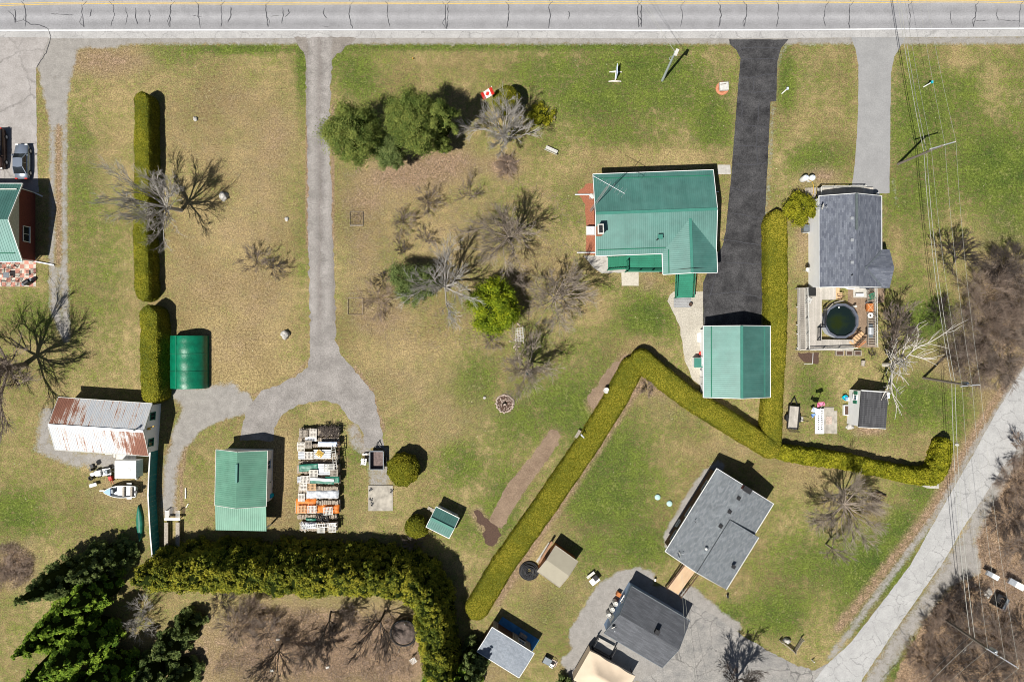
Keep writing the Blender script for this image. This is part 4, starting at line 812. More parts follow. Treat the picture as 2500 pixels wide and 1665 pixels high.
# garage bottom right -----------------------------------------------
r = gable('garage', 'garage with charcoal shingle roof and white barrels along its blue side wall', 'garage', [(1476, 1545), (1615, 1628), (1685, 1515), (1543, 1432.5)], 2.6, 4.1, M['sh_dark'], M['grey_siding'], 0, 0.2, trim='dgalv')
L, w = dims(r); roofbox(r, -.2+.9, .55, 4.2, (.5, .5, .5), m='black'); 
door(r, (-L+.25, -1.6, .05), (-1, 0, 0)); window(r, (-L+.25, 1.2, 1.6), (-1, 0, 0), .8, .8)
mb = MB(); mb.box((L-.23, -.8, 1.2), (.06, 3.4, 2.3)); mb.build('garage_door', M['white'], r, world=False)
dish(1494, 1526, 3.4, 'white dish on a mast at the western corner of the charcoal garage roof', -1.1, .28, polez=-2.5)
b = thing('barrel', 'upper white barrel of the row of three by the charcoal garage', 'barrel', W(1500, 1466)); mb = MB(); mb.lathe([(.3, 0), (.34, .25), (.34, .9), (.3, 1.12), (.31, 1.16), (.27, 1.16), (.26, 1.1), (0, 1.1)], n=18); mb.build('body', M['offwhite'], b, world=False); mb = MB(); mb.tube((.1, .05, 1.1), (.1, .05, 1.2), .06); mb.ring((0, 0, 1.13), .29, .03, 18, 5); mb.build('rim', M['white'], b, world=False)
b['group'] = 'white barrels by the garage'
for px_, py_, lab in ((1492, 1480, 'middle white barrel of the row of three by the charcoal garage'), (1484, 1494, 'lowest white barrel of the row of three by the charcoal garage')):
    c_ = copy_tree(b); c_.location = W(px_, py_); c_['label'] = lab
o = thing('cardboard_box', 'small brown box above the white barrels by the charcoal garage', 'box', W(1517, 1452)); mb = MB(); mb.box(W(1509, 1447)+Vector((0, 0, .35)), (.55, .5, .7), -.5); mb.build('box', M['orangewood'], o)
o = thing('small_deck', 'small bleached wooden deck with railing between canopy and charcoal garage', 'deck', W(1474, 1580)); c0 = W(1474, 1577, .5); mb = MB(); 
mb.box(c0-Vector((0, 0, .1)), (2.5, 1.3, .12), -.5)
mb.build('deck', M['deck'], o)
def rp(c, x, y, z, a): return Vector((c.x+x*math.cos(a)-y*math.sin(a), c.y+x*math.sin(a)+y*math.cos(a), z))
railing(o, [rp(c0, -1.3, .75, .45, -.5), rp(c0, -1.3, -.75, .45, -.5), rp(c0, 1.3, -.75, .45, -.5), rp(c0, 1.3, .75, .45, -.5)], .9, m='black', bal=.2)
# canopy
g = thing('canopy', 'beige fabric canopy with sagging roof below the charcoal garage', 'canopy', W(1470, 1635), -.52); c1 = W(1470, 1635); mb = MB(); cw, cl, ze, zt_ = 2.1, 3.25, 2.1, 3.0
for sx in (-1, 1):
    for sy in (-1, 1): mb.bar((sx*(cl-.15), sy*(cw-.15), 0), (sx*(cl-.15), sy*(cw-.15), ze-.1), .08, .08)
mb.build('frame', M['brown'], g, world=False); mb = MB(); nx, ny = 24, 14; P = []
for j in range(ny+1):
    for i in range(nx+1):
        x = -cl+2*cl*i/nx; y = -cw+2*cw*j/ny; tx = max(0, (abs(x)-1.2)/(cl-1.2)); ty = abs(y)/cw; f = max(tx, ty); sag = .22*math.sin(math.pi*f)*(1 if True else 0)
        ed = .10*math.sin(x*2.2)*max(0, ty-.6)*2.5*(1 if y > 0 else .4)
        P.append((x, y+ed*.6, zt_+(ze-zt_)*f-sag+mnoise(Vector((x*1.3, y*1.3, 0)))*.05+ed*.3))
mb.mesh(P, [(j*(nx+1)+i, j*(nx+1)+i+1, (j+1)*(nx+1)+i+1, (j+1)*(nx+1)+i) for j in range(ny) for i in range(nx)], True); mb.build('roof_fabric', M['canvas'], g, world=False)
for sy in (1,):
    mb = MB(); mb.quad([(-cl, cw-.02, ze), (cl, cw-.02, ze), (cl, cw-.02, ze-.5), (-cl, cw-.02, ze-.5)]); mb.quad([(-cl+.01, -cw, ze), (-cl+.01, cw, ze), (-cl+.01, cw, ze-1.6), (-cl+.01, -cw, ze-1.6)]); mb.build('curtain', M['canvas'], g, world=False)

# tan shed ----------------------------------------------------------
r = gable('garden_shed', 'small shed with smooth tan roof and wooden wall beside the coiled black hose', 'shed', [(1366, 1432.5), (1410, 1370.5), (1357, 1332.5), (1312, 1394)][0:0] or [(1312, 1394), (1366, 1432.5), (1410, 1370.5), (1357, 1332.5)], 2.2, 2.75, M['tan_roof'], M['orangewood'], 0, 0.12, trim='wood'); L, w = dims(r); door(r, (-L+.12, .2, .05), (-1, 0, 0), m='brown')
o = thing('lean_board', 'long orange-brown board leaning against the west side of the tan roofed shed', 'board', W(1330, 1350)); mb = MB(); mb.bar(W(1316, 1374, .9), W(1348, 1322, 1.2), .28, .05); mb.build('board', nmat('dull_brown_board', (.3, .17, .1), .3, 5, .8), o)
o = thing('edging_slab', 'grey slab strip on the ground west of the tan roofed shed', 'slab', W(1328, 1342)); mb = MB(); mb.bar(W(1311, 1372, .05), W(1342, 1325, .05), .35, .08); mb.build('slab', M['concrete'], o)
def coil(px, py, R, label, n=7, m='black', z=0.05, th=.045, name='coiled_hose'):
    o = thing(name, label, 'hose', W(px, py, z)); rr = random.Random(int(px)); mb = MB()
    for k in range(n):
        q = R*(1-.75*k/n)*rr.uniform(.9, 1.05); c = (rr.uniform(-.15, .15)*R, rr.uniform(-.15, .15)*R, .06+.07*rr.random()+.05*(k % 3)); mb.ring(c, q, th, 28, 5, rr.uniform(.85, 1.1))
    mb.build('coil', M[m], o, world=False)
coil(1291, 1394, 1.15, 'large black coiled drainage pipe on the grass left of the tan roofed shed', 22, th=.06)
# pale shed left of canopy
r = gable('boathouse_shed', 'shed with pale blue grey shingles partly in tree shade at the bottom edge', 'shed', [(1166, 1587), (1262, 1653), (1308.5, 1594.5), (1201, 1534)], 2.9, 3.0, M['sh_pale'], M['brown'], 0, 0.2); L, w = dims(r)
for x_, n_ in ((-L+.55, 3), (.4, 4), (L-.75, 3)):
    for k in range(n_): mb = MB(); mb.box((x_-.25+k*.26, w-.15, 1.35), (.2, .06, 2.6)); mb.build('wall_plank', M['wood'], r, world=False)
window(r, (L-1.65, w-.2, 1.4), (0, 1, 0), .9, .8); mb = MB(); mb.box((L-1.65, w+.2, .3), (1.0, .4, .5)); mb.build('window_box', M['wood'], r, world=False)
o = thing('shed_shade_sheet', 'blue sheet painted as the shade in front of the pale shingle shed', 'painted shade', W(1270, 1560)); mb = MB(); 
c0 = W(1262, 1548); mb.box((c0.x, c0.y, .03), (5.6, 1.9, .05), r.rotation_euler.z); mb.build('painted shade', nmat('painted_blue_shade', (.06, .22, .42), .3, 1.5, .9), o)  # flat blue sheet, the shed's bluish shadow painted as a colour

# workshop bottom left with green roof ---------------------------
E, Rg = 2.9, 4.3
r = gable('workshop', 'workshop with pale green ribbed roof left of the pallet pile', 'workshop', [(524.5, 1232), (528.5, 1096.6), (652, 1102), (650, 1236)], E, Rg, M['green_roof2'], M['white_siding'], 0.24, 0.25, trim='offwhite'); L, w = dims(r)
mb = MB(); slope(mb, (-L+.02, w, E), (-L+.02, -w, E), (-L-3.2, -w, 2.55), (-L-3.2, w, 2.55), .24, th=.08)
mb.quad([(-L+.03, w, E+.01), (-L+.03, 0, Rg-.02), (-L+.03, -w, E+.01)]); mb.build('lean_to_roof', M['green_roof2'], r, world=False)
mb = MB(); 
for y_ in (-w+.3, 0, w-.3): mb.box((-L-3.0, y_, 1.2), (.15, .15, 2.4))
mb.box((-L-1.5, w-.3, 1.2), (2.8, .08, 2.4)); mb.build('lean_to_wall', M['white_siding'], r, world=False)
mb = MB(); mb.bar((-.3, 0, Rg+.09), (1.7+.3, 0, Rg+.09), .26, .16); mb.build('ridge_vent', M['ridge_green'], r, world=False)
window(r, (1.5, -w+.25, 1.6), (0, -1, 0), 1.1, .9); door(r, (-1.2, -w+.25, .05), (0, -1, 0))
o = thing('blue_barrel', 'blue barrel in the shade by the right wall of the pale green workshop', 'barrel', W(664, 1208)); mb = MB(); mb.lathe([(.28, 0), (.3, .4), (.28, .85), (0, .87)], W(664, 1208), 16); mb.build('body', M['turq'], o)
# rusty barn --------------------------------------------------------
r = gable('barn', 'white barn with rust streaked corrugated metal roof at the left', 'barn', [(136, 1098), (363, 1112), (369.6, 986), (142, 969.5)], 2.8, 4.4, M['rust'], M['white_siding'], 0.2, 0.25, trim='offwhite'); L, w = dims(r)
window(r, (L-.25, 1.6, 2.0), (1, 0, 0), .9, 1.0, 'green_paint'); window(r, (L-.25, -1.7, 2.0), (1, 0, 0), .9, 1.0, 'green_paint'); mb = MB(); mb.box((L-.1, .1, 2.9), (.3, .2, .4)); mb.bar((L-.1, .25, 3.1), (L+.7, .55, 3.2), .12, .1); mb.build('hoist_arm', M['yellowwood'], r, world=False)
mb = MB(); mb.bar((-L, 0, 4.44), (L, 0, 4.44), .3, .06); mb.build('ridge_cap', M['galv'], r, world=False)
mb = MB(); mb.tube((L-1.0, .2, 4.2), (L-.8, .2, 4.9), .08); mb.lathe([(.16, 4.9), (.16, 5.05), (0, 5.15)], (L-.8, .2, 0), 10); mb.build('vent_pipe', M['galv'], r, world=False)
# brick house far left -------------------------------------------
r = gable('brick_house', 'brick house with bright green ribbed roof cut by the left edge of the photo', 'house', [(-180, 639), (54.3, 639), (53.5, 449), (-180, 449)], 3.1, 5.5, M['green_roof'], M['brick'], 0.3, 0.5); L, w = dims(r)
mb = MB(); y_ = w-.5; zz = lambda y: 5.5-2.4*abs(y)/w-.14
mb.quad([(L-.47, -y_, 2.95), (L-.47, y_, 2.95), (L-.47, y_, zz(y_)), (L-.47, 0, zz(0)), (L-.47, -y_, zz(y_))]); mb.build('gable_siding', M['offwhite'], r, world=False)
window(r, (L-.5, -1.2, 1.7), (1, 0, 0), 1.9, 1.1); 
for yy, sg in ((-w+.35, -.7), (w-.5, .1)):
    mb = MB(); mb.bar((L-.42, yy, 2.9), (L-.42, yy, .3), .1, .1); mb.bar((L-.42, yy, .25), (L+(2.0 if sg < 0 else .5), yy-.45, .15), .16, .12); mb.build('downspout', M['white'], r, world=False)
mb = MB(); zz_ = 3.1+2.4*.16+.1; mb.bar((-L, w*.84, zz_), (L-.3, w*.84, zz_), .12, .12); mb.build('snow_guard', M['offwhite'], r, world=False)
mb = MB(); mb.bar((-L, -w*.8, 3.1+.48+.1), (L-.5, -w*.8, 3.1+.48+.1), .08, .12); mb.build('snow_guard', M['green_paint'], r, world=False)
# small green roofed playhouse ------------------------------------
r = gable('well_house', 'little white hut with green ribbed roof beside the clipped round shrubs', 'hut', [(1040, 1285), (1095.5, 1313), (1121, 1265), (1066, 1238)], 2.0, 2.6, M['green_roof'], M['white_siding'], 0.28, 0.15, capm=M['ridge_green']); L, w = dims(r)
for x_ in (-.7, .75): window(r, (x_, w-.15, 1.1), (0, 1, 0), .5, .6)
o = thing('entry_slab', 'small pale slab at the north west corner of the little green roofed hut', 'slab', W(1052, 1243)); mb = MB(); mb.box(W(1052, 1243)+Vector((0, 0, .06)), (.9, .45, .1), -.5); mb.build('slab', M['wood'], o)
# white cottage hut -------------------------------------------------
c, a, L, w = frame4([(2092, 1045), (2098.6, 956), (2174, 956), (2167, 1043)], 2.7); r = thing('white_cottage', 'white garden cottage with dark ribbed shingle lean roof and green shuttered window', 'cottage', c, a)
mb = MB(); l_, w_ = L-.05, w-.04; zh, zl = 3.1, 2.3
mb.mesh([(-l_, -w_, 0), (l_, -w_, 0), (l_, w_, 0), (-l_, w_, 0), (-l_, -w_, zl-.05), (l_, -w_, zl-.05), (l_, w_, zh-.1), (-l_, w_, zh-.1)], [(0, 1, 5, 4), (1, 2, 6, 5), (2, 3, 7, 6), (3, 0, 4, 7)]); mb.build('wall', M['white_siding'], r, world=False)
mb = MB(); slope(mb, (L, w, zh), (-L, w, zh), (-L, -w, zl), (L, -w, zl), .23, rh=.03); mb.build('roof', M['sh_black'], r, world=False)
mb = MB(); mb.bar((-L-.03, w, zh-.03), (-L-.03, -w, zl-.03), .07, .16); mb.bar((L+.03, w, zh-.03), (L+.03, -w, zl-.03), .12, .16); mb.build('fascia', M['white'], r, world=False)
window(r, (l_-.9, w_, 1.7), (0, 1, 0), .6, .8, 'white', 'green_paint'); mb = MB(); p = loc_of(r, W(2168, 965, 2.4)); mb.box((p.x, p.y, 2.5), (.75, .32, .06)); mb.build('solar_light', M['ltblue'], r, world=False)

# arched tarp shelter
o = thing('tarp_shelter', 'arched dark green tarpaulin shelter at the end of the clipped hedge', 'shelter', W(465, 885)); zt_ = 2.7; x0, x1 = W(421, 880).x+.45, W(512, 880).x-.1; y0, y1 = W(460, 947).y, W(460, 820).y; P = []; nx, ny = 22, 26
prof = [(0, 0), (.0, 1.55), (.25, 2.15), (.36, 2.42), (.5, 2.52), (.64, 2.42), (.8, 2.0), (.93, 1.5), (1.0, .9), (1.0, 0)]
nx = len(prof)-1
for j in range(ny+1):
    t = j/ny; e = 1-.06*max(0, abs(t-.5)*2-.85)/.15
    for i, (u, z) in enumerate(prof):
        wr = .05*mnoise(Vector((u*6, t*22, 3)))+.03*math.sin(t*math.pi*6)*(1 if i in (3, 5, 6) else 0)
        P.append((x0+(x1-x0)*u+wr*.3, y0+(y1-y0)*t, max(0, z*e+(wr if z > 0 else 0)-.05*math.sin(t*math.pi*4)**2)))
mb = MB(); mb.mesh(P, [(j*(nx+1)+i, (j+1)*(nx+1)+i, (j+1)*(nx+1)+i+1, j*(nx+1)+i+1) for j in range(ny) for i in range(nx)], True)
for j in (0, ny): mb.quad([P[j*(nx+1)+i] for i in range(nx+1)])
mb.build('tarp', M['tarp_green'], o)
mb = MB()
for t in (.33, .66): mb.path([(x0+(x1-x0)*u, y0+(y1-y0)*t, z+.03) for u, z in prof], .025)
mb.path([(x0+(x1-x0)*.25, y0, 2.2), (x0+(x1-x0)*.25, y1, 2.2)], .03); mb.build('frame_tube', M['green_paint'], o)
# green fence
o = thing('board_fence', 'tall teal green board fence running down from the barn to the big cedar row', 'fence', W(385, 1220)); pts = [(386, 1098), (383, 1150), (381, 1201), (386, 1290), (392, 1360)]
for i, (p, q) in enumerate(zip(pts, pts[1:])):
    mb = MB(); a = W(*p); b = W(*q); n = int((b-a).length/.3)
    for k in range(n):
        c0 = a.lerp(b, k/n); c1 = a.lerp(b, (k+.96)/n); mb.bar(c0+Vector((.015*(k % 2), 0, .92)), c1+Vector((.015*(k % 2), 0, .92)), .04, 1.8)
    mb.build('fence_panel', nmat('teal_fence_paint', (.01, .16, .16), .15, 1.5, .6) if i == 0 else bpy.data.materials['teal_fence_paint'], o)
    mb = MB(); mb.bar(a+Vector((-.05, 0, 1.86)), b+Vector((-.05, 0, 1.86)), .14, .05); mb.build('top_rail', M['white'], o)

# pool deck ----------------------------------------------------------
zd = .9
o = thing('pool_deck', 'bleached board deck wrapping the round pool south of the blue grey roofed house', 'deck', W(1990, 780))
def P3(zx, zy): return 1940+zx/7.84, 690+zy/7.84
for k_, (x0, y0, x1, y1) in enumerate([(60, 95, 520, 1300), (522, 95, 790, 330), (522, 1090, 1130, 1300), (430, 330, 522, 332)]):
    if k_ == 3: continue
    mb = MB(); deckbox(mb, *P3(x0, y0), *P3(x1, y1), zd+.004*k_, along='y' if k_ != 2 else 'y'); mb.build('deck', M['deck'], o)
def PZ(zx, zy, z): return W(*P3(zx, zy), z)
railing(o, [PZ(190, 110, zd), PZ(225, 1280, zd), PZ(1130, 1250, zd)], .95, m='offwhite', bal=.15)
railing(o, [PZ(80, 110, zd), PZ(95, 1290, zd)], .15, m='offwhite', bal=.15)
mb = MB()
for k in range(32): t = k/31; mb.bar(PZ(70+25*t, 115+1160*t, zd+.32), PZ(175+30*t, 115+1160*t, zd+.36), .07, .05)
mb.build('slatted_bench', M['wood'], o)
railing(o, [PZ(560, 500, zd), PZ(520, 850, zd), PZ(440, 860, zd), PZ(430, 1100, zd)], .95, m='black', bal=.14)
railing(o, [PZ(560, 520, zd), PZ(680, 400, zd), PZ(870, 350, zd)], .9, m='wood', bal=.14)
w2 = thing('side_walk', 'slatted wooden fence walk along the east edge of the pool terrace', 'boardwalk', W(2120, 780)); mb = MB()
for k in range(36): t = k/35; mb.bar(PZ(1400+5*t, 100+1120*t, .75), PZ(1520+15*t, 100+1120*t, .75), .07, .05)
mb.bar(PZ(1400, 95, .68), PZ(1405, 1225, .68), .08, .1); mb.bar(PZ(1530, 95, .68), PZ(1545, 1225, .68), .08, .1); mb.build('slats', M['wood'], w2)
railing(w2, [PZ(1535, 95, .7), PZ(1550, 1225, .7)], .5, m='offwhite', bal=.4)
# steps by the pool
s = thing('pool_steps', 'pale wooden steps going down from the deck at the pool south east side', 'steps', PZ(1150, 1090, 0)); mb = MB()
for k in range(6): mb.bar(PZ(1050+38*k, 1110-40*k+20, zd-.12*k), PZ(1130+38*k, 1190-40*k+10, zd-.12*k), .3, .05)
mb.build('tread', M['newwood'], s); railing(s, [PZ(1150, 1200, zd), PZ(1300, 1040, .15)], .9, m='brown', bal=.35); railing(s, [PZ(1030, 1050, zd), PZ(1210, 930, .15)], .9, m='brown', bal=.35)
s = thing('ladder_rack', 'orange wooden trellis leaning in the south east corner of the pool deck', 'trellis', PZ(1230, 1170, .9)); mb = MB(); a = PZ(1160, 1230, 1.0); b = PZ(1300, 1120, 1.4)
for d_ in (0, .45): mb.bar(a+Vector((d_, -.1*d_, 0)), b+Vector((d_, -.1*d_, 0)), .08, .06)
for k in range(5): p = a.lerp(b, k/4); mb.bar(p, p+Vector((.45, -.05, 0)), .06, .05)
mb.build('frame', M['orangewood'], s)
s = thing('deck_stairs', 'orange-brown wooden steps between house wall and pool', 'steps', PZ(855, 260, 0)); mb = MB(); mb.pbox(*P3(790, 190), *P3(915, 325), .75, .85); mb.pbox(*P3(790, 100), *P3(860, 188), .85, .93); mb.build('tread', M['newwood'], s)
mb = MB(); mb.path([PZ(830, 260, .9), PZ(830, 250, 1.6), PZ(960, 260, 1.6), PZ(900, 300, .9)], .04); mb.path([PZ(830, 300, 1.6), PZ(900, 310, 1.6)], .04); mb.build('handrail', M['brown'], s)
# pool
pc = PZ(875, 735, 1.0); pool = thing('pool', 'round above-ground pool with dark green water', 'pool', (pc.x, pc.y, 0)); R0 = 2.18; n = 12
mb = MB()
for R1, m_ in ((R0, 0),):
    for k in range(n):
        a0, a1 = 2*math.pi*(k+.5)/n, 2*math.pi*(k+1.5)/n; p = Vector((R0*math.cos(a0), R0*math.sin(a0), 0)); q = Vector((R0*math.cos(a1), R0*math.sin(a1), 0)); mb.bar(p+Vector((0, 0, .62)), q+Vector((0, 0, .62)), .05, 1.24)
mb.build('pool_wall', nmat('pool_wall_white', (.5, .52, .56), .1, 2, .5), pool, world=False); mb = MB()
for k in range(n):
    a0, a1 = 2*math.pi*(k+.5)/n, 2*math.pi*(k+1.5)/n; i_, o_ = R0-.2, R0+.08
    mb.quad([(i_*math.cos(a0), i_*math.sin(a0), 1.26), (o_*math.cos(a0), o_*math.sin(a0), 1.26), (o_*math.cos(a1), o_*math.sin(a1), 1.26), (i_*math.cos(a1), i_*math.sin(a1), 1.26)])
    mb.quad([(i_*math.cos(a0), i_*math.sin(a0), 1.26), (i_*math.cos(a1), i_*math.sin(a1), 1.26), (i_*math.cos(a1), i_*math.sin(a1), .3), (i_*math.cos(a0), i_*math.sin(a0), .3)])
mb.build('rim', nmat('slate_rim', (.10, .11, .14), .15, 3, .5), pool, world=False)
m, n_, l_, b_ = new_mat('murky_pool_water'); tc = n_.new('ShaderNodeTexCoord'); ns = noise_n(n_, l_, tc.outputs['Object'], 1.3, 6, .7); ln = n_.new('ShaderNodeVectorMath'); ln.operation = 'DISTANCE'; l_.new(tc.outputs['Object'], ln.inputs[0]); ln.inputs[1].default_value = (-.45, -.25, .95)
f = math_n(n_, l_, 'ADD', math_n(n_, l_, 'MULTIPLY', ln.outputs['Value'], .55), math_n(n_, l_, 'MULTIPLY', math_n(n_, l_, 'SUBTRACT', ns.outputs['Fac'], .5), 1.6)); rr = ramp(n_, [(.2, (.016, .024, .006)), (.5, (.013, .022, .012)), (.85, (.008, .015, .015))]); l_.new(f, rr.inputs[0]); l_.new(rr.outputs[0], b_.inputs['Base Color']); b_.inputs['Roughness'].default_value = .12; b_.inputs['Specular IOR Level'].default_value = .25
wv = noise_n(n_, l_, tc.outputs['Object'], 9, 2); bp = n_.new('ShaderNodeBump'); bp.inputs['Strength'].default_value = .1; l_.new(wv.outputs['Fac'], bp.inputs['Height']); l_.new(bp.outputs[0], b_.inputs['Normal'])
mb = MB(); mb.quad([((R0-.2)*math.cos(2*math.pi*(k+.5)/12), (R0-.2)*math.sin(2*math.pi*(k+.5)/12), .95) for k in range(12)]); mb.build('water', m, pool, world=False)
o = thing('skimmer_float', 'tiny white float on the dark pool water', 'float', PZ(780, 483, .95)); mb = MB(); mb.lathe([(.1, .95), (.1, 1.02), (0, 1.05)], PZ(780, 483, 0), 12); mb.build('float', M['white'], o)
o = thing('pool_fitting', 'round white cap beside the pool rim at the upper right', 'cap', PZ(1103, 460, 0)); mb = MB(); mb.lathe([(.15, 0), (.15, 1.0), (.12, 1.05), (0, 1.06)], PZ(1103, 460, 0), 12); mb.build('cap', M['offwhite'], o)
# barbecue, chairs etc. on the deck
def bbq(px, py, rz, label, lid='black', s=1.0):
    o = thing('barbecue', label, 'barbecue', W(px, py), rz); mb = MB(); mb.box((0, 0, .45), (.65*s, .5*s, .7)); mb.build('cabinet', M['iron'], o, world=False)
    mb = MB(); P = []
    for i in range(2):
        for k in range(7): a = math.pi*k/6; P.append(((-.36+.72*i)*s, .3*s*math.cos(a), .82+.26*math.sin(a)))
    mb.mesh(P, [(k, k+1, 8+k, 7+k) for k in range(6)], True); mb.quad(P[:7]); mb.quad(P[7:][::-1]); mb.build('lid', M[lid], o, world=False)
    mb = MB(); mb.box((.52*s, 0, .8), (.32*s, .42*s, .04)); mb.box((-.52*s, 0, .8), (.32*s, .42*s, .04)); mb.build('side_shelf', M['dgalv'], o, world=False)
bbq(*P3(1395, 930), 1.57, 'barbecue with blue grey lid on the pool terrace', 'sheet_metal', 1.25)
def chair(name, label, px, py, z, rz, m='iron', s=1.0, group=None):
    o = thing(name, label, 'chair', W(px, py, z), rz, group); hx = .27*s; mb = MB()
    for x in (-hx, hx):
        for y in (-hx, hx): mb.tube((x, y, 0), (x, y, .43), .022, .022, 5)
        mb.tube((x, hx, .43), (x, hx+.12, .95), .022, .022, 5); mb.tube((x, -hx, .43), (x, -hx, .65), .022, .022, 5); mb.tube((x, -hx, .65), (x, hx+.06, .66), .026, .026, 5)
    mb.build('frame', M[m], o, world=False); mb = MB()
    for k in range(6): mb.bar((-hx, -hx+.1*s*k, .44), (hx, -hx+.1*s*k, .44), .05 if m != 'iron' else .025, .02)
    mb.build('seat', M[m], o, world=False); mb = MB()
    for k in range(5): t = k/4; mb.bar((-hx, hx+.12*t, .5+.43*t), (hx, hx+.12*t, .5+.43*t), .05 if m != 'iron' else .03, .02)
    mb.build('backrest', M[m], o, world=False); return o
def table(label, px, py, z, w_, d_, m='iron', h=.72, rz=0, name='patio_table'):
    o = thing(name, label, 'table', W(px, py, z), rz); mb = MB(); mb.box((0, 0, h), (w_, d_, .04)); mb.build('tabletop', M[m], o, world=False); 
    for x in (-1, 1):
        for y in (-1, 1): mb = MB(); mb.bar((x*(w_/2-.06), y*(d_/2-.06), 0), (x*(w_/2-.06), y*(d_/2-.06), h-.03), .05, .05); mb.build('leg', M[m], o, world=False)
    return o
table('dark metal framed table in the top left corner of the pool deck', *P3(285, 190), zd+.01, 1.0, 1.0, 'iron')
chair('lounge_chair', 'white folding chair on the pool deck below the dark metal table', *P3(240, 335), zd+.01, 2.6, 'white')
table('white low bench on the pale slab south of the blue grey roofed house', *P3(1215, 240), .06, 1.0, .35, 'white', .45, name='garden_bench')
o = thing('terrace_slab', 'pale square concrete slab between the house wall and the pool', 'slab', W(*P3(1260, 190))); mb = MB(); mb.pbox(*P3(1125, 85), *P3(1390, 290), 0, .05); mb.build('slab', M['concrete'], o)
chair('garden_chair', 'green plastic chair at the top of the slatted walk beside the pool terrace', *P3(1440, 275), .8, .3, 'green_paint', 1.1)
o = thing('storage_box', 'orange-brown wooden chest on the slatted walk beside the pool', 'chest', W(*P3(1450, 475))); mb = MB(); mb.pbox(*P3(1395, 400), *P3(1510, 555), .8, 1.25); mb.build('chest', M['orangewood'], o); mb = MB(); mb.bar(PZ(1400, 410, 1.27), PZ(1505, 545, 1.27), .06, .03); mb.bar(PZ(1505, 410, 1.28), PZ(1400, 545, 1.28), .06, .03); mb.build('brace', M['newwood'], o)
o = thing('swim_ring', 'white ring float lying on the slatted walk beside the pool', 'ring', PZ(1450, 625, .85)); mb = MB(); mb.ring(PZ(1450, 625, .9), .25, .12, 20, 8); mb.build('ring', M['white'], o)
o = thing('kettle_grill', 'round black kettle grill against the south wall of the blue grey roofed house', 'grill', PZ(1350, 100, 0)); mb = MB(); mb.lathe([(.05, .3), (.25, .5), (.3, .7), (.2, .88), (0, .93)], PZ(1350, 104, 0), 16); mb.build('bowl', M['black'], o)
o = thing('white_pipe', 'curved white pipe along the ground by the south wall of the blue grey roofed house', 'pipe', PZ(1000, 110, .0)); mb = MB(); mb.path([PZ(870, 92, .3), PZ(950, 95, .2), PZ(1030, 120, .15), PZ(1150, 125, .1)], .08); mb.build('pipe', M['white'], o)
o = thing('white_bucket', 'white bucket under the orange-brown chest beside the pool terrace', 'bucket', PZ(1370, 400, .0)); mb = MB(); mb.lathe([(.2, 0), (.26, .4), (.2, .4), (0, .36)], PZ(1370, 400, 0), 14); mb.build('bucket', M['white'], o)
for i, (x0, x1) in enumerate(((790, 945), (985, 1115), (1145, 1280))):
    o = thing('planter_box', ['left', 'middle', 'right'][i]+' one of three square soil filled planters below the pool deck', 'planter', PZ((x0+x1)/2, 1350, 0), 0, 'planters below the pool deck')
    a = PZ(x0, 1400, .3); b = PZ(x1, 1300, .3); mb = MB(); cx, cy = (a.x+b.x)/2, (a.y+b.y)/2; wx, wy = b.x-a.x, b.y-a.y
    for s_ in (-1, 1): mb.box((cx+s_*(wx/2-.04), cy, .16), (.1, wy, .32)); mb.box((cx, cy+s_*(wy/2-.04), .155), (wx-.12, .1, .31))
    mb.build('frame', M['wood'], o); mb = MB(); mb.box((cx, cy, .12), (wx-.2, wy-.2, .24)); mb.build('soil', M['soil'], o)
for x_, lab in ((1580, 'upper'), (1582, 'lower')):
    y_ = 380 if lab == 'upper' else 525
    o = thing('support_prop', lab+' dark prop sticking out east from the slatted walk by the pool', 'prop', PZ(x_, y_, 0)); mb = MB(); mb.bar(PZ(1560, y_-20, .3), PZ(1625, y_+22, .05), .08, .08); mb.build('prop', M['brown'], o)
for k, (x_, y_) in enumerate(((40, 470), (40, 810), (45, 985), (50, 1250))):
    o = thing('post_light', ['top', 'second', 'third', 'bottom'][k]+' lantern on the west side rail of the pool deck', 'lantern', PZ(x_, y_, 0), 0, 'lanterns on the pool deck side'); mb = MB(); mb.box(PZ(x_, y_, .9), (.12, .12, .22)); mb.bar(PZ(x_, y_, 0), PZ(x_, y_, .8), .07, .07); mb.build('lamp', M['offwhite'], o)
o = thing('wire_loop', 'thin white wire frame around the soil strip below the pool deck', 'frame', W(1976, 874)); mb = MB(); mb.path([W(1985, 862, .1), W(1984, 888, .1), W(1963, 888, .1)], .03); mb.build('frame', M['white'], o)

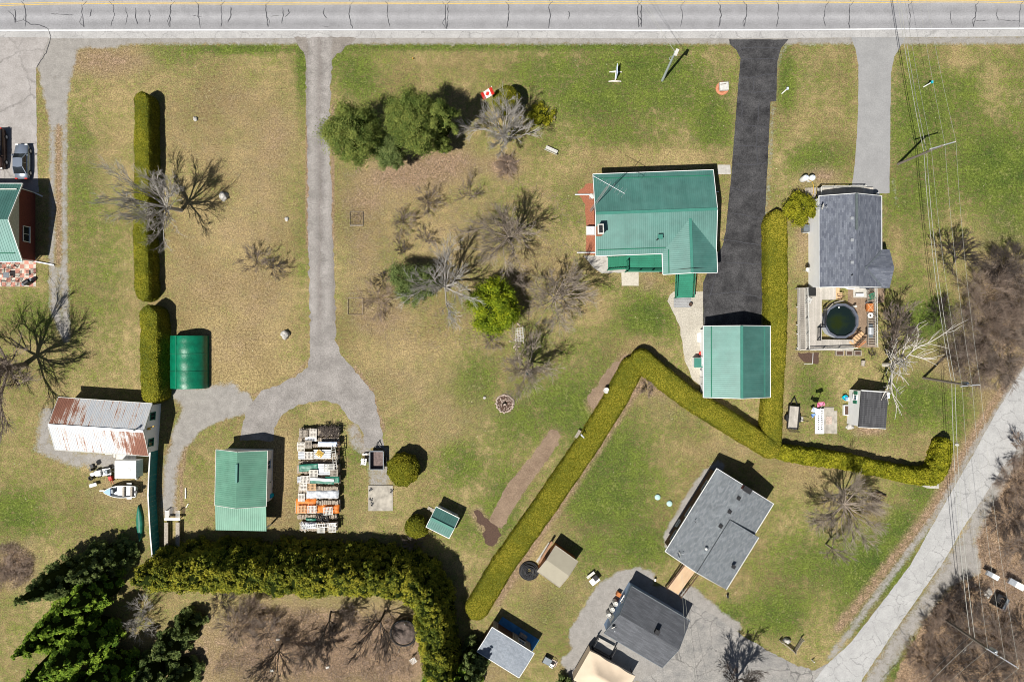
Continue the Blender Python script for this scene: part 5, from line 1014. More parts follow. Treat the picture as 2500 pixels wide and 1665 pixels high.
# ------------------------------------------------------------------ vehicles
def car(name, label, px, py, rz, L, Wd, Hh, paint, boxy=False):
    o = thing(name, label, 'car', W(px, py), rz); h = L/2; w = Wd/2   # front towards +x
    st = [(-h, .45, .62, .80), (-h+.12, .25, .80, .92), (-h*.62, .2, .95, .98), (-h*.2, .2, .98, 1.0), (h*.3, .2, .95, 1.0), (h*.62, .2, .88, .98), (h-.25, .25, .78, .9), (h, .45, .62, .74)]
    if boxy: st = [(x, z0, z1+.22, q) for x, z0, z1, q in st]
    P = []
    for x, z0, zt, q in st:
        ww = w*q; P += [(x, -ww*.92, z0), (x, -ww, z0+.22), (x, -ww*.97, zt-.12), (x, -ww*.82, zt), (x, 0, zt+.03), (x, ww*.82, zt), (x, ww*.97, zt-.12), (x, ww, z0+.22), (x, ww*.92, z0)]
    mb = MB(); k = 9; mb.mesh(P, [(j*k+i, j*k+i+1, (j+1)*k+i+1, (j+1)*k+i) for j in range(len(st)-1) for i in range(k-1)], True); mb.quad(P[:k]); mb.quad(P[-k:][::-1]); mb.quad([P[j*k] for j in range(len(st))]+[P[j*k+8] for j in range(len(st)-1, -1, -1)])
    mb.build('body', M[paint], o, world=False)
    zb = 1.16 if boxy else .94; x0, x1, x2, x3 = (-h*.93, -h*.82, h*.22, h*.48) if boxy else (-h*.72, -h*.38, h*.12, h*.42); wb, wt = w*.86, w*.68
    B = [(x0, -wb, zb), (x3, -wb, zb), (x3, wb, zb), (x0, wb, zb)]; Tp = [(x1, -wt, Hh), (x2, -wt, Hh), (x2, wt, Hh), (x1, wt, Hh)]
    mb = MB(); mb.mesh(B+Tp, [(0, 1, 5, 4), (1, 2, 6, 5), (2, 3, 7, 6), (3, 0, 4, 7), (4, 5, 6, 7)]); mb.build('windows', M['glass'], o, world=False)
    mb = MB(); mb.mesh([(x1+.02, -wt, Hh+.02), (x2-.02, -wt, Hh+.02), (x2+.05, 0, Hh+.05), (x2-.02, wt, Hh+.02), (x1+.02, wt, Hh+.02), (x1-.05, 0, Hh+.05)], [(0, 1, 2, 5), (5, 2, 3, 4)], True)
    for s in (-1, 1):
        mb.bar((x1, s*wt, Hh), (x0, s*wb, zb), .07, .05); mb.bar((x2, s*wt, Hh), (x3, s*wb, zb), .07, .05); mb.bar(((x1+x2)/2, s*(wt+.01), Hh), ((x1+x2)/2, s*(wb+.01), zb), .07, .05)
    mb.build('roof', M[paint], o, world=False)
    for sx in (-.62, .62):
        for s in (-1, 1):
            mb = MB(); mb.tube((sx*h, s*(w-.2), .33), (sx*h, s*(w+.01), .33), .33, .33, 18); wh = mb.build('wheel', M['rubber'], o, world=False); mb = MB(); mb.tube((sx*h, s*(w-.05), .33), (sx*h, s*(w+.03), .33), .2, .2, 12); mb.build('rim', M['galv'], wh, world=False)
    for s in (-1, 1):
        mb = MB(); mb.box((h-.1, s*w*.66, .66 if not boxy else .85), (.16, .34, .16)); mb.build('headlight', M['white'], o, world=False)
        mb = MB(); mb.box((-h+.06, s*w*.68, .74 if not boxy else 1.0), (.14, .3, .16)); mb.build('tail_light', M['red'], o, world=False)
        mb = MB(); mb.box((x3-.25, s*(w+.08), zb+.06), (.1, .2, .14)); mb.build('mirror', M[paint], o, world=False)
    return o
M['silver_paint'] = nmat('silver_car_paint', (0.33, 0.38, 0.46), 0.05, 1, 0.25, metal=0.6, spec=0.6)
M['brown_paint'] = nmat('dark_brown_car_paint', (0.055, 0.03, 0.022), 0.05, 1, 0.22, metal=0.4, spec=0.6)
car('parked_car', 'silver blue sedan parked on the pale lot above the brick house', 62, 398, math.pi/2, 4.5, 1.8, 1.42, 'silver_paint')
car('parked_car', 'dark brown sport utility vehicle half cut by the left edge of the photo', 2, 368, -math.pi/2, 5.2, 2.0, 1.85, 'brown_paint', True)
# camper
def wheel(mb, c, r_=.3, w_=.18): mb.tube(Vector(c)-Vector((0, w_/2, 0)), Vector(c)+Vector((0, w_/2, 0)), r_, r_, 16)
o = thing('camper_trailer', 'small white boxy camper trailer parked below the rusty barn', 'trailer', W(308, 1143)); mb = MB(); mb.pbox(281, 1126, 331, 1167, .5, 2.25); mb.build('body', M['white'], o)
mb = MB(); mb.pbox(280, 1125, 332, 1168, 2.27, 2.33); mb.build('roof', M['white'], o)
mb = MB(); c0 = W(314, 1147, 2.35); mb.box(c0, (.38, .38, .12)); mb.build('roof_vent', M['galv'], o)
mb = MB(); a = W(283, 1146, .45); mb.bar(a+Vector((.5, .5, 0)), a+Vector((-1.1, 0, 0)), .08, .08); mb.bar(a+Vector((.5, -.5, 0)), a+Vector((-1.1, 0, 0)), .08, .08); mb.build('hitch', M['iron'], o)
for yy in (1128, 1164): mb = MB(); wheel(mb, W(312, yy, .32)); mb.build('wheel', M['rubber'], o)
o = thing('tractor', 'white and grey garden tractor in front of the white camper trailer', 'tractor', W(259, 1151), math.pi+.15)
mb = MB(); mb.mesh([(0.2, -.4, .3), (1.1, -.38, .3), (1.1, .38, .3), (.2, .4, .3), (.2, -.36, .85), (1.02, -.32, .72), (1.02, .32, .72), (.2, .36, .85)], [(0, 1, 5, 4), (1, 2, 6, 5), (2, 3, 7, 6), (3, 0, 4, 7), (4, 5, 6, 7)]); mb.box((-.35, 0, .45), (1.1, .9, .25)); mb.build('body', M['white'], o, world=False)
mb = MB(); mb.box((-.5, 0, .72), (.5, .5, .14)); mb.box((-.78, 0, .95), (.12, .5, .45)); mb.build('seat', M['dgalv'], o, world=False); mb = MB(); mb.ring((.0, 0, 1.0), .18, .025, 16, 5); mb.tube((.0, 0, .95), (.15, 0, .6), .02); mb.build('steering_wheel', M['iron'], o, world=False)
for x, y, q in ((.8, .45, .22), (.8, -.45, .22), (-.6, .52, .32), (-.6, -.52, .32)): mb = MB(); wheel(mb, (x, y, q), q, .2); mb.build('wheel', M['rubber'], o, world=False)
for i, (x, y, lab) in enumerate(((229, 1157, 'upper white panel propped on the grass left of the garden tractor'), (227, 1184, 'lower white panel propped on the grass left of the boat'))):
    o = thing('propped_board', lab, 'panel', W(x, y)); mb = MB(); mb.box(W(x, y, .5), (.95, .42, .06), .28); mb.bar(W(x-6, y, .48), W(x-6, y, 0), .05, .05); mb.bar(W(x+6, y, .48), W(x+6, y, 0), .05, .05); mb.build('panel', M['white'], o)
o = thing('outboard_motor', 'black motor on a stand beside the upper white panel', 'motor', W(228, 1140)); mb = MB(); mb.box(W(226, 1137, .8), (.4, .5, .5), .4); mb.box(W(225, 1146, .4), (.2, .3, .8), .2); mb.build('cowl', M['iron'], o)
o = thing('tyre_stack', 'dark tyres above the lower white panel', 'tyres', W(221, 1167)); mb = MB(); [mb.ring(W(221, 1167, .12+.2*k), .22, .09, 16, 6) for k in range(3)]; mb.build('tyres', M['rubber'], o)
o = thing('red_tiller', 'red garden machine beside the camper trailer', 'machine', W(272, 1166)); mb = MB(); mb.box(W(270, 1166, .35), (.4, .7, .4), .3); mb.tube(W(272, 1168, .5), W(277, 1180, .9), .03); mb.tube(W(268, 1168, .5), W(272, 1181, .9), .03); mb.build('engine_cover', M['red'], o); mb = MB(); wheel(mb, W(267, 1171, .15), .15, .1); wheel(mb, W(275, 1172, .15), .15, .1); mb.build('wheel', M['rubber'], o)
o = thing('gas_bottle', 'small round white canister at the lower right corner of the camper', 'canister', W(336, 1167)); mb = MB(); mb.lathe([(.15, 0), (.16, .35), (.1, .45), (0, .47)], W(336, 1167), 14); mb.build('canister', M['offwhite'], o)
for x0, y0, x1, y1, z, lab in ((284, 1109, 314, 1121, .6, 'long pale bench against the lower wall of the rusty barn'), (315, 1112, 332, 1120, .5, 'white board beside the pale bench at the barn wall'), (277, 1107, 282, 1117, .5, 'small pale plank upright at the barn wall'), (256, 1105, 274, 1110, .4, 'white sill box on the ground under the barn eave')):
    o = thing('wall_board' if 'bench' not in lab else 'work_bench', lab, 'board' if 'bench' not in lab else 'bench', W((x0+x1)/2, (y0+y1)/2)); mb = MB(); mb.pbox(x0, y0, x1, y1, z-.06, z)
    for xx in (x0+1.5, x1-1.5): mb.bar(W(xx, (y0+y1)/2, 0), W(xx, (y0+y1)/2, z-.05), .06, .06)
    mb.build('board', M['offwhite'], o)
# boat on its trailer, bow to the left
def hull(mb, L, Wd, D, z0, n=14, m=8, closed=False):
    P = []; 
    for i in range(n+1):
        t = i/n; wd = Wd/2*(math.sin(min(1, t*1.9)*math.pi/2)**.75)*(1-.12*max(0, t-.6)/.4) if not closed else Wd/2*math.sin(math.pi*t)**.7
        if t == 0: wd = .02
        for j in range(m+1):
            a = math.pi*j/m; y = -wd*math.cos(a); z = -D*math.sin(a)**.7*(1-.35*(1-t)**2 if not closed else 1)
            P.append((-L/2+L*t, y, z0+z+(.15*(1-t)**3 if not closed else 0)))
    mb.mesh(P, [(i*(m+1)+j, i*(m+1)+j+1, (i+1)*(m+1)+j+1, (i+1)*(m+1)+j) for i in range(n) for j in range(m)], True); return P, m+1
o = thing('motor_boat', 'open white fishing boat with blue bow on a trailer below the camper', 'boat', W(303, 1196)); mb = MB(); P, k = hull(mb, 4.0, 1.5, .6, 1.0); mb.quad([P[-k+j] for j in range(k)][::-1]); mb.build('hull', M['white'], o, world=False)
mb = MB(); e = [P[i*k] for i in range(15)]; f_ = [P[i*k+k-1] for i in range(15)]
mb.path(e, .05, 6); mb.path(f_, .05, 6); mb.tube(e[-1], f_[-1], .05); mb.build('gunwale', M['white'], o, world=False)
mb = MB(); mb.quad([e[0]]+[(p[0], p[1]*.98, p[2]+.02) for p in e[1:4]]+[(p[0], p[1]*.98, p[2]+.02) for p in f_[3:0:-1]]); mb.build('bow_deck', nmat('blue_boat_paint', (.2, .38, .75), .1, 2, .4), o, world=False)
mb = MB(); mb.quad([(p[0]*.97, p[1]*.85, .68) for p in e[2:]]+[(p[0]*.97, p[1]*.85, .68) for p in f_[:1:-1]]); mb.build('floor', M['galv'], o, world=False)
for x_ in (.45, 1.45): mb = MB(); mb.box((x_, 0, .85), (.26, 1.2, .3)); mb.build('bench_seat', M['wood'], o, world=False)
mb = MB(); mb.box((-1.0, .05, .88), (.45, .5, .3)); mb.box((-.78, .05, 1.1), (.12, .5, .4)); mb.build('seat', M['dgalv'], o, world=False)
mb = MB(); mb.box((2.15, 0, .95), (.35, .3, .5)); mb.box((2.12, 0, .5), (.15, .15, .7)); mb.build('outboard_motor', M['iron'], o, world=False)
mb = MB(); mb.bar((-2.9, 0, .38), (1.8, 0, .38), .1, .1)
for s in (-1, 1): mb.bar((1.4, s*.5, .38), (-1.9, 0, .38), .08, .08)
mb.box((1.0, 0, .34), (.1, 1.7, .08)); mb.build('trailer_frame', M['galv'], o, world=False)
for s in (-1, 1): mb = MB(); wheel(mb, (1.0, s*.88, .28), .28, .16); mb.build('wheel', M['rubber'], o, world=False); mb = MB(); mb.box((1.0, s*.9, .62), (.62, .24, .05)); mb.build('mudguard', M['white'], o, world=False)
o = thing('canoe', 'green canoe lying upside down beside the teal fence', 'canoe', W(343, 1275), -math.pi/2+.04); mb = MB(); mb2 = MB(); hull(mb2, 4.6, .9, .42, 0, closed=True); mb.mesh([(x, y, .05-z*1.0+.0) for x, y, z in mb2.v], mb2.f, True); mb.build('hull', M['sheet_green'], o, world=False); mb = MB(); mb.bar((-2.2, 0, .47), (2.2, 0, .47), .03, .03); mb.build('keel', M['green_paint'], o, world=False)
# scaffold / beam rack right of the fence
o = thing('beam_stack', 'two parallel weathered beams lying between teal fence and workshop', 'beams', W(420, 1320)); mb = MB()
for x_ in (406, 434): 
    for k in range(3): mb.bar(W(x_-3+k*3, 1275, .4+.1*k), W(x_-3+k*3, 1345, .4+.1*k), .18, .15)
mb.build('beam', M['wood'], o)
o = thing('white_trestle', 'white trestle with slatted rack above the weathered beams', 'trestle', W(420, 1255)); mb = MB(); mb.bar(W(402, 1267, .8), W(440, 1267, .8), .3, .12)
for k in range(4): mb.bar(W(404+k*2.6, 1246, .75), W(404+k*2.6, 1266, .75), .05, .05); mb.bar(W(430+k*2.6, 1246, .75), W(430+k*2.6, 1266, .75), .05, .05)
for x_ in (405, 437): mb.bar(W(x_, 1267, .75), W(x_, 1267, 0), .1, .1); mb.bar(W(x_, 1247, .75), W(x_, 1247, 0), .1, .1)
mb.build('frame', M['white'], o)
o = thing('fallen_plank', 'long pale plank lying beside the dirt track above the trestle', 'plank', W(452, 1205)); mb = MB(); mb.bar(W(453, 1191, .1), W(453, 1217, .1), .16, .06); mb.build('plank', M['palewood'], o)
o = thing('short_plank', 'short pale plank lying slanted beside the dirt track near the long plank', 'plank', W(457, 1234)); mb = MB(); mb.bar(W(454, 1239, .1), W(460, 1229, .1), .12, .05); mb.build('plank', M['palewood'], o)

# ------------------------------------------------------------------ pallet and firewood rows
def ZP(zx, zy, z=0): return W(700+zx/5.225, 1020+zy/5.225, z)
def pallet(name='pallet'):
    mb = MB()
    for k in range(7): mb.box((-.54+.18*k, 0, .13), (.1, 1.0, .025))
    for y in (-.45, 0, .45): mb.box((0, y, .065), (1.2, .09, .1))
    return mb
pm = {}
def put_pallet(zx, zy, z, rz, label, m='palewood', s=1.0):
    o = bpy.data.objects.new('pallet', None); 
    if m not in pm:
        ob = pallet().build('pallet', M[m]); pm[m] = ob; o = ob
    else:
        o = pm[m].copy(); C.objects.link(o)
    o.location = ZP(zx, zy, z); o.rotation_euler = (0, 0, rz); o.scale = (s, s, 1); tag(o, label, 'pallet', 'pallets on the firewood rows'); return o
rows = [(170, 130, 660, 240, 'topmost', .9), (150, 250, 660, 310, 'second', .7), (140, 330, 650, 380, 'third', 1.3), (150, 440, 640, 540, 'fourth', 1.3), (155, 545, 640, 590, 'fifth', .9), (135, 600, 655, 720, 'sixth', 1.4), (140, 745, 660, 850, 'seventh', 1.35), (150, 870, 650, 1040, 'eighth', 1.2), (115, 1050, 665, 1220, 'ninth', 1.15), (140, 1230, 630, 1300, 'tenth', .6), (170, 1330, 640, 1450, 'lowest', 1.0)]
for i, (x0, y0, x1, y1, nm, hh) in enumerate(rows):
    o = thing('firewood_row', nm+' row of stacked firewood between workshop and flat-bed slab', 'firewood', ZP((x0+x1)/2, (y0+y1)/2, 0), 0, 'firewood rows')
    a = ZP(x0, y1, hh); b = ZP(x1, y0, hh); rr = random.Random(i); mb = MB(); X = a.x; ly = b.y-a.y; n_r = max(3, int(hh/.2))
    for lv in range(n_r):
        x = a.x
        while x < b.x:
            q = rr.uniform(.06, .12)
            if lv >= n_r-1 or x < a.x+.3 or x > b.x-.4 or lv == 0:
                c0 = Vector((x, a.y+rr.uniform(0, .15), hh*(lv+.5)/n_r)); c1 = Vector((x+rr.uniform(-.05, .05), b.y-rr.uniform(0, .15), hh*(lv+.5)/n_r+rr.uniform(-.03, .05))); mb.tube(c0, c1, q, q, 5)
            x += q*1.9
    mb.box(((a.x+b.x)/2, (a.y+b.y)/2, hh/2-.06), (b.x-a.x-.5, ly*.8, hh-.22)); mb.build('logs', M['log'], o)
def cover(name, label, x0, y0, x1, y1, z, m, rip=.05, corr=False, rz=0, cat='sheet', seed=0):
    a = ZP(x0, y1, z); b = ZP(x1, y0, z); o = thing(name, label, cat, Vector(((a.x+b.x)/2, (a.y+b.y)/2, z)), rz); lx, ly = (b.x-a.x)/2, (b.y-a.y)/2; nx = 22; ny = 9; P = []
    for side in (0, -.02):
        for j in range(ny+1):
            for i in range(nx+1):
                x = -lx+2*lx*i/nx; y = -ly+2*ly*j/ny; zz = rip*mnoise(Vector((x*2+seed, y*3, seed)))*2+(.03*(j % 2) if corr else 0)
                if not corr and (i in (0, nx) or j in (0, ny)): zz -= rip*3
                e = 1+rip*.8*mnoise(Vector((x*3, y*3, seed+5)))
                P.append((x*e, y*e, zz+side))
    N = (nx+1)*(ny+1); F = [(j*(nx+1)+i, j*(nx+1)+i+1, (j+1)*(nx+1)+i+1, (j+1)*(nx+1)+i) for j in range(ny) for i in range(nx)]
    mb = MB(); mb.mesh(P, F+[tuple(N+k for k in f[::-1]) for f in F], not corr); mb.build('sheet', M[m], o, world=False); return o
cover('roof_sheet', 'white rigid sheet on the second firewood row from the top', 235, 240, 380, 298, 1.05, 'white', .005, True)
cover('plastic_sheet', 'pale blue plastic sheet at the right end of the third firewood row', 395, 305, 640, 370, 1.5, 'ltblue', .05, seed=2)
cover('metal_sheet', 'grey corrugated metal sheet under the yellow pallet', 345, 405, 560, 515, 1.45, 'sheet_metal', .004, True)
cover('metal_sheet', 'grey corrugated metal sheet at the left end of the fourth firewood row', 148, 435, 235, 525, 1.42, 'sheet_metal', .004, True)
cover('green_tin_sheet', 'large green metal panel on the sixth firewood row', 158, 590, 400, 680, 1.55, 'sheet_green', .02, rz=.06, seed=4)
cover('metal_sheet', 'wide grey white metal sheet right of the large green panel', 400, 590, 560, 725, 1.5, 'sheet_metal', .004, True)
cover('green_tin_sheet', 'small green panel at the right end of the seventh firewood row', 490, 750, 668, 830, 1.5, 'sheet_green', .02, seed=6)
cover('green_tin_sheet', 'narrow green and white panel in the middle of the seventh firewood row', 290, 800, 600, 840, 1.62, 'sheet_green', .01, rz=-.05, seed=7)
cover('white_gutter_sheet', 'long white sheet lying over the narrow green panel', 290, 772, 600, 806, 1.68, 'white', .005, rz=-.07)
cover('metal_sheet', 'short grey metal sheet at the left end of the seventh firewood row', 135, 750, 190, 825, 1.5, 'sheet_metal', .004, True)
cover('plastic_sheet', 'crumpled grey plastic sheet over the eighth firewood row', 240, 925, 655, 1035, 1.35, 'tarp_grey', .10, seed=9)
cover('orange_tarp', 'bright orange tarpaulin draped over the left of the ninth firewood row', 110, 1035, 375, 1220, 1.3, 'tarp_orange', .07, seed=11, cat='tarp')
cover('orange_tarp', 'bright orange tarpaulin draped over the right of the ninth firewood row', 380, 1110, 665, 1220, 1.3, 'tarp_orange', .08, seed=12, cat='tarp')
cover('green_tarp', 'small dark green tarp at the left of the tenth firewood row', 240, 1280, 375, 1315, .8, 'sheet_green', .05, seed=13, cat='tarp')
cover('plastic_sheet', 'torn grey plastic sheet on the lowest firewood row behind the ladder', 180, 1330, 380, 1420, 1.15, 'tarp_grey', .07, seed=15)
for i, (x, y, z, a, lab, m, s) in enumerate([(215, 200, 1.0, 0, 'pallet at the left end of the topmost firewood row', 'wood', .9), (340, 195, 1.05, 1.57, 'pallet in the middle of the topmost firewood row', 'palewood', .9), (185, 365, 1.45, 1.57, 'pallet at the left end of the third firewood row', 'palewood', .95), (280, 340, 1.45, 1.57, 'pallet right of the leftmost one on the third firewood row', 'wood', .85),
        (288, 478, 1.5, 0, 'pallet with pale slats on the fourth firewood row beside the yellow one', 'palewood', .95), (422, 455, 1.6, -.6, 'yellow slatted pallet lying slanted on the grey metal sheet', 'yellowwood', .72),
        (515, 635, 1.6, 1.57, 'pallet left of the lying ladder end on the sixth firewood row', 'offwhite', .8), (568, 625, 1.72, 0, 'pallet right of another under the ladder on the sixth firewood row', 'offwhite', .75), (345, 705, 1.65, 0, 'pallet below the large green panel', 'palewood', .9), (605, 700, 1.6, 0, 'pallet at the right end of the sixth firewood row', 'wood', .85),
        (238, 785, 1.6, .05, 'pallet at the left of the seventh firewood row', 'palewood', .95), (215, 870, 1.4, 1.57, 'pallet at the left end of the eighth firewood row', 'palewood', .95), (325, 880, 1.4, 0, 'tan pallet beside another on top of the eighth firewood row', 'newwood', .9), (190, 1015, 1.3, 1.57, 'pallet left of the crumpled grey plastic sheet', 'palewood', .85),
        (195, 1165, 1.5, 0, 'pallet on the left orange tarpaulin', 'newwood', 1.0), (325, 1165, 1.5, 0, 'pallet between the two orange tarpaulins', 'palewood', .95), (530, 1185, 1.5, .08, 'white pallet on the right orange tarpaulin', 'offwhite', 1.0), (585, 1400, 1.3, 1.57, 'white pallet at the right end of the lowest firewood row', 'offwhite', .95), (440, 1420, 1.2, 0, 'white pallet in the middle of the lowest firewood row', 'offwhite', .85)]):
    put_pallet(x, y, z, a, lab, m, s)
def ladder(label, a, b, w_=.42, m='galv'):
    o = thing('ladder', label, 'ladder', (a+b)/2); d = (b-a).normalized(); t = Vector((-d.y, d.x, 0)).normalized()*w_/2; mb = MB(); mb.bar(a+t, b+t, .06, .08); mb.bar(a-t, b-t, .06, .08); mb.build('rail', M[m], o); mb = MB(); n = int((b-a).length/.3)
    for k in range(1, n): p = a.lerp(b, k/n); mb.bar(p+t, p-t, .05, .05)
    mb.build('rung', M[m], o)
ladder('upright aluminium ladder at the right side across the third and fourth firewood rows', ZP(590, 360, 1.75), ZP(610, 520, 1.75), .45, 'offwhite'); ladder('aluminium ladder continuing over the fifth and sixth firewood rows', ZP(608, 525, 1.85), ZP(620, 650, 1.85), .4, 'offwhite')
ladder('long white ladder lying across the lowest firewood row', ZP(240, 1390, 1.45), ZP(640, 1358, 1.45), .42, 'white'); ladder('short white ladder at the left end of the lowest firewood row', ZP(180, 1330, 1.3), ZP(255, 1450, 1.3), .4, 'offwhite')
coil(700+430/5.225, 1020+1262/5.225, .5, 'left black hose coil on the tenth firewood row', 4, z=.7, th=.05); coil(700+487/5.225, 1020+1280/5.225, .52, 'right black hose coil on the tenth firewood row', 5, z=.8, th=.05)
o = thing('brush_pile', 'dark heap of branches on the right of the topmost firewood row', 'brush pile', ZP(560, 180, 0)); rr = random.Random(3); mb = MB()
for k in range(160): p = ZP(rr.uniform(420, 670), rr.uniform(110, 240), rr.uniform(.8, 1.35)); a = rr.uniform(0, 3.14); q = Vector((math.cos(a), math.sin(a), rr.uniform(-.2, .2)))*rr.uniform(.2, .45); mb.tube(p-q, p+q, .03, .02, 4, False)
mb.build('branches', M['bark5'], o)
# long pole end frame right of the rows
o = thing('drying_rack', 'upright dark post frame at the right ends of the upper firewood rows', 'frame', ZP(690, 400)); mb = MB()
for y in (310, 360, 410, 460): mb.bar(ZP(640, y, 1.5), ZP(668, y, 1.5), .07, .07)
for y in (305, 470): mb.bar(ZP(668, y, 1.5), ZP(668, y, 0), .08, .08)
mb.bar(ZP(668, 305, 1.5), ZP(668, 470, 1.5), .08, .08); mb.build('frame', M['brown'], o)

# utility trailers
def util_trailer(name, label, px, py, rz, L, Wd, floor, side, hs=.5, mesh_gate=False, z=.5):
    o = thing(name, label, 'trailer', W(px, py), rz); mb = MB(); nb = 6
    mb.quad([(-L/2, -Wd/2, z), (L/2, -Wd/2, z), (L/2, Wd/2, z), (-L/2, Wd/2, z)]); mb.box((0, 0, z-.05), (L, Wd, .08)); mb.build('floor', floor, o, world=False)
    mb = MB(); mb.box((0, -Wd/2, z+hs/2), (L, .08, hs)); mb.box((0, Wd/2, z+hs/2), (L, .08, hs)); mb.box((L/2, 0, z+hs/2), (.08, Wd-.1, hs))
    if not mesh_gate: mb.box((-L/2, 0, z+hs/2), (.08, Wd-.1, hs))
    mb.build('side', M[side], o, world=False)
    mb = MB(); mb.bar((L/2, .5, z-.1), (L/2+1.1, 0, z-.1), .08, .08); mb.bar((L/2, -.5, z-.1), (L/2+1.1, 0, z-.1), .08, .08); mb.tube((L/2+1.0, 0, z-.35), (L/2+1.0, 0, z+.3), .04); mb.build('drawbar', M['iron'], o, world=False)
    for s in (-1, 1): mb = MB(); wheel(mb, (-.1, s*(Wd/2+.16), .3), .3, .18); mb.build('wheel', M['rubber'], o, world=False); mb = MB(); mb.box((-.1, s*(Wd/2+.16), .68), (.85, .24, .04)); mb.build('mudguard', M['iron'], o, world=False)
    if mesh_gate:
        mb = MB(); a = -L/2-.02
        for k in range(8): y = -Wd/2+Wd*k/7; mb.bar((a, y, z), (a-.25, y, z+1.0), .03, .03)
        for k in range(5): mb.bar((a-.25*k/4, -Wd/2, z+k*.25), (a-.25*k/4, Wd/2, z+k*.25), .03, .03)
        mb.build('gate', M['iron'], o, world=False)
    return o
util_trailer('utility_trailer', 'high sided grey trailer with dark brown load beside the big round clipped shrub', 924, 1120, math.pi/2, 2.3, 1.7, nmat('brown_planks_load', (.16, .12, .11), .4, 5, .9), 'dgalv', .75)
util_trailer('flat_trailer', 'narrow flat trailer with pale plank floor and black mesh gate beside the long hedge', 1932, 1018, math.pi/2-.09, 2.95, 1.35, M['deck'], 'iron', .3, True)
o = thing('garden_table', 'small white table standing left of the high sided grey trailer', 'table', W(889, 1127)); mb = MB(); mb.box(W(888, 1127, .7), (.68, .8, .05), -.1)
for x_ in (-.28, .28):
    for y_ in (-.33, .33): mb.box(W(888, 1127, 0)+Vector((x_, y_, .34)), (.05, .05, .68))
mb.build('table', M['white'], o); 
for k in range(3): o2 = thing('jar', ['upper', 'middle', 'lower'][k]+' dark little jar on the small white table', 'jar', W(889, 1122+4*k, .73)); mb = MB(); mb.lathe([(.06, 0), (.06, .12), (0, .13)], n=8); mb.build('jar', M['black'], o2, world=False)
o = thing('white_stool', 'narrow white stool above the small white table by the grey trailer', 'stool', W(891, 1110)); mb = MB(); mb.box(W(891, 1109, .5), (.65, .16, .05), .1); mb.box(W(887, 1109, .25), (.05, .14, .48)); mb.box(W(895, 1109, .25), (.05, .14, .48)); mb.build('stool', M['white'], o)
o = thing('concrete_slab', 'square stained concrete slab below the high sided grey trailer', 'slab', W(928, 1215)); mb = MB(); mb.pbox(899, 1185, 959, 1247, 0, .12); mb.build('slab', M['slab'], o)
for i, (x, y, a, lab) in enumerate(((906, 1196, .6, 'dark bracket at the upper left corner of the stained concrete slab'), (957, 1199, 1.0, 'dark bracket at the upper right edge of the stained concrete slab'), (905, 1220, -.5, 'dark bracket at the left edge of the stained concrete slab'), (910, 1231, 1.1, 'dark bracket at the lower left of the stained concrete slab'))):
    o = thing('iron_bracket', lab, 'bracket', W(x, y, .12), a); mb = MB(); mb.box((0, 0, .05), (.5, .12, .1)); mb.box((.1, .15, .05), (.12, .35, .1)); mb.box((-.18, .1, .12), (.1, .1, .25)); mb.build('bracket', M['iron'], o, world=False)
# patio at the brick house
m, n_, l_, b_ = new_mat('checked_patio_slabs'); tc = n_.new('ShaderNodeTexCoord'); ck = n_.new('ShaderNodeTexChecker'); ck.inputs['Scale'].default_value = 1/.58; ck.inputs[1].default_value = (.52, .24, .18, 1); ck.inputs[2].default_value = (.55, .5, .42, 1); l_.new(tc.outputs['Object'], ck.inputs[0]); nz = noise_n(n_, l_, tc.outputs['Object'], 1.1, 4); rr_ = ramp(n_, [(.35, (.75,)*3), (.65, (1.15,)*3)]); l_.new(nz.outputs['Fac'], rr_.inputs[0]); cc = mix_n(n_, l_, 1, ck.outputs[0], rr_.outputs[0], 'MULTIPLY'); l_.new(cc, b_.inputs['Base Color']); b_.inputs['Roughness'].default_value = .9
mb = MB(); a = W(-120, 700); b = W(88, 628); mb.quad([(a.x, a.y, .03), (b.x, a.y, .03), (b.x, b.y, .03), (a.x, b.y, .03)]); pt = mb.build('patio', m); pt['kind'] = 'structure'
for i, (x, y, a, lab) in enumerate(((5, 650, 0, 'black wire chair in the top left corner of the checked patio'), (37, 650, 2.6, 'black wire chair under the eave on the checked patio'), (12, 665, 1.6, 'black wire chair left of the patio table'), (38, 673, -1.6, 'black wire chair right of the patio table'), (76, 667, -1.5, 'black wire chair alone near the right side of the checked patio'), (18, 693, 0, 'left wire chair at the lower edge of the checked patio'), (46, 693, .1, 'right wire chair at the lower edge of the checked patio'))):
    chair('wire_chair', lab, x, y, .03, a, 'iron', 1.05, 'wire chairs on the patio')
table('round topped wire table between chairs on the checked patio', 25, 673, .03, .7, .7, 'dgalv')
bbq(75, 690, .6, 'black covered barbecue at the right corner of the checked patio', 'black')
o = thing('white_slab', 'small white slab leaning near the downspout on the checked patio', 'slab', W(76, 639, .05), .6); mb = MB(); mb.box((0, 0, .06), (.6, .25, .06)); mb.build('slab', M['offwhite'], o, world=False)

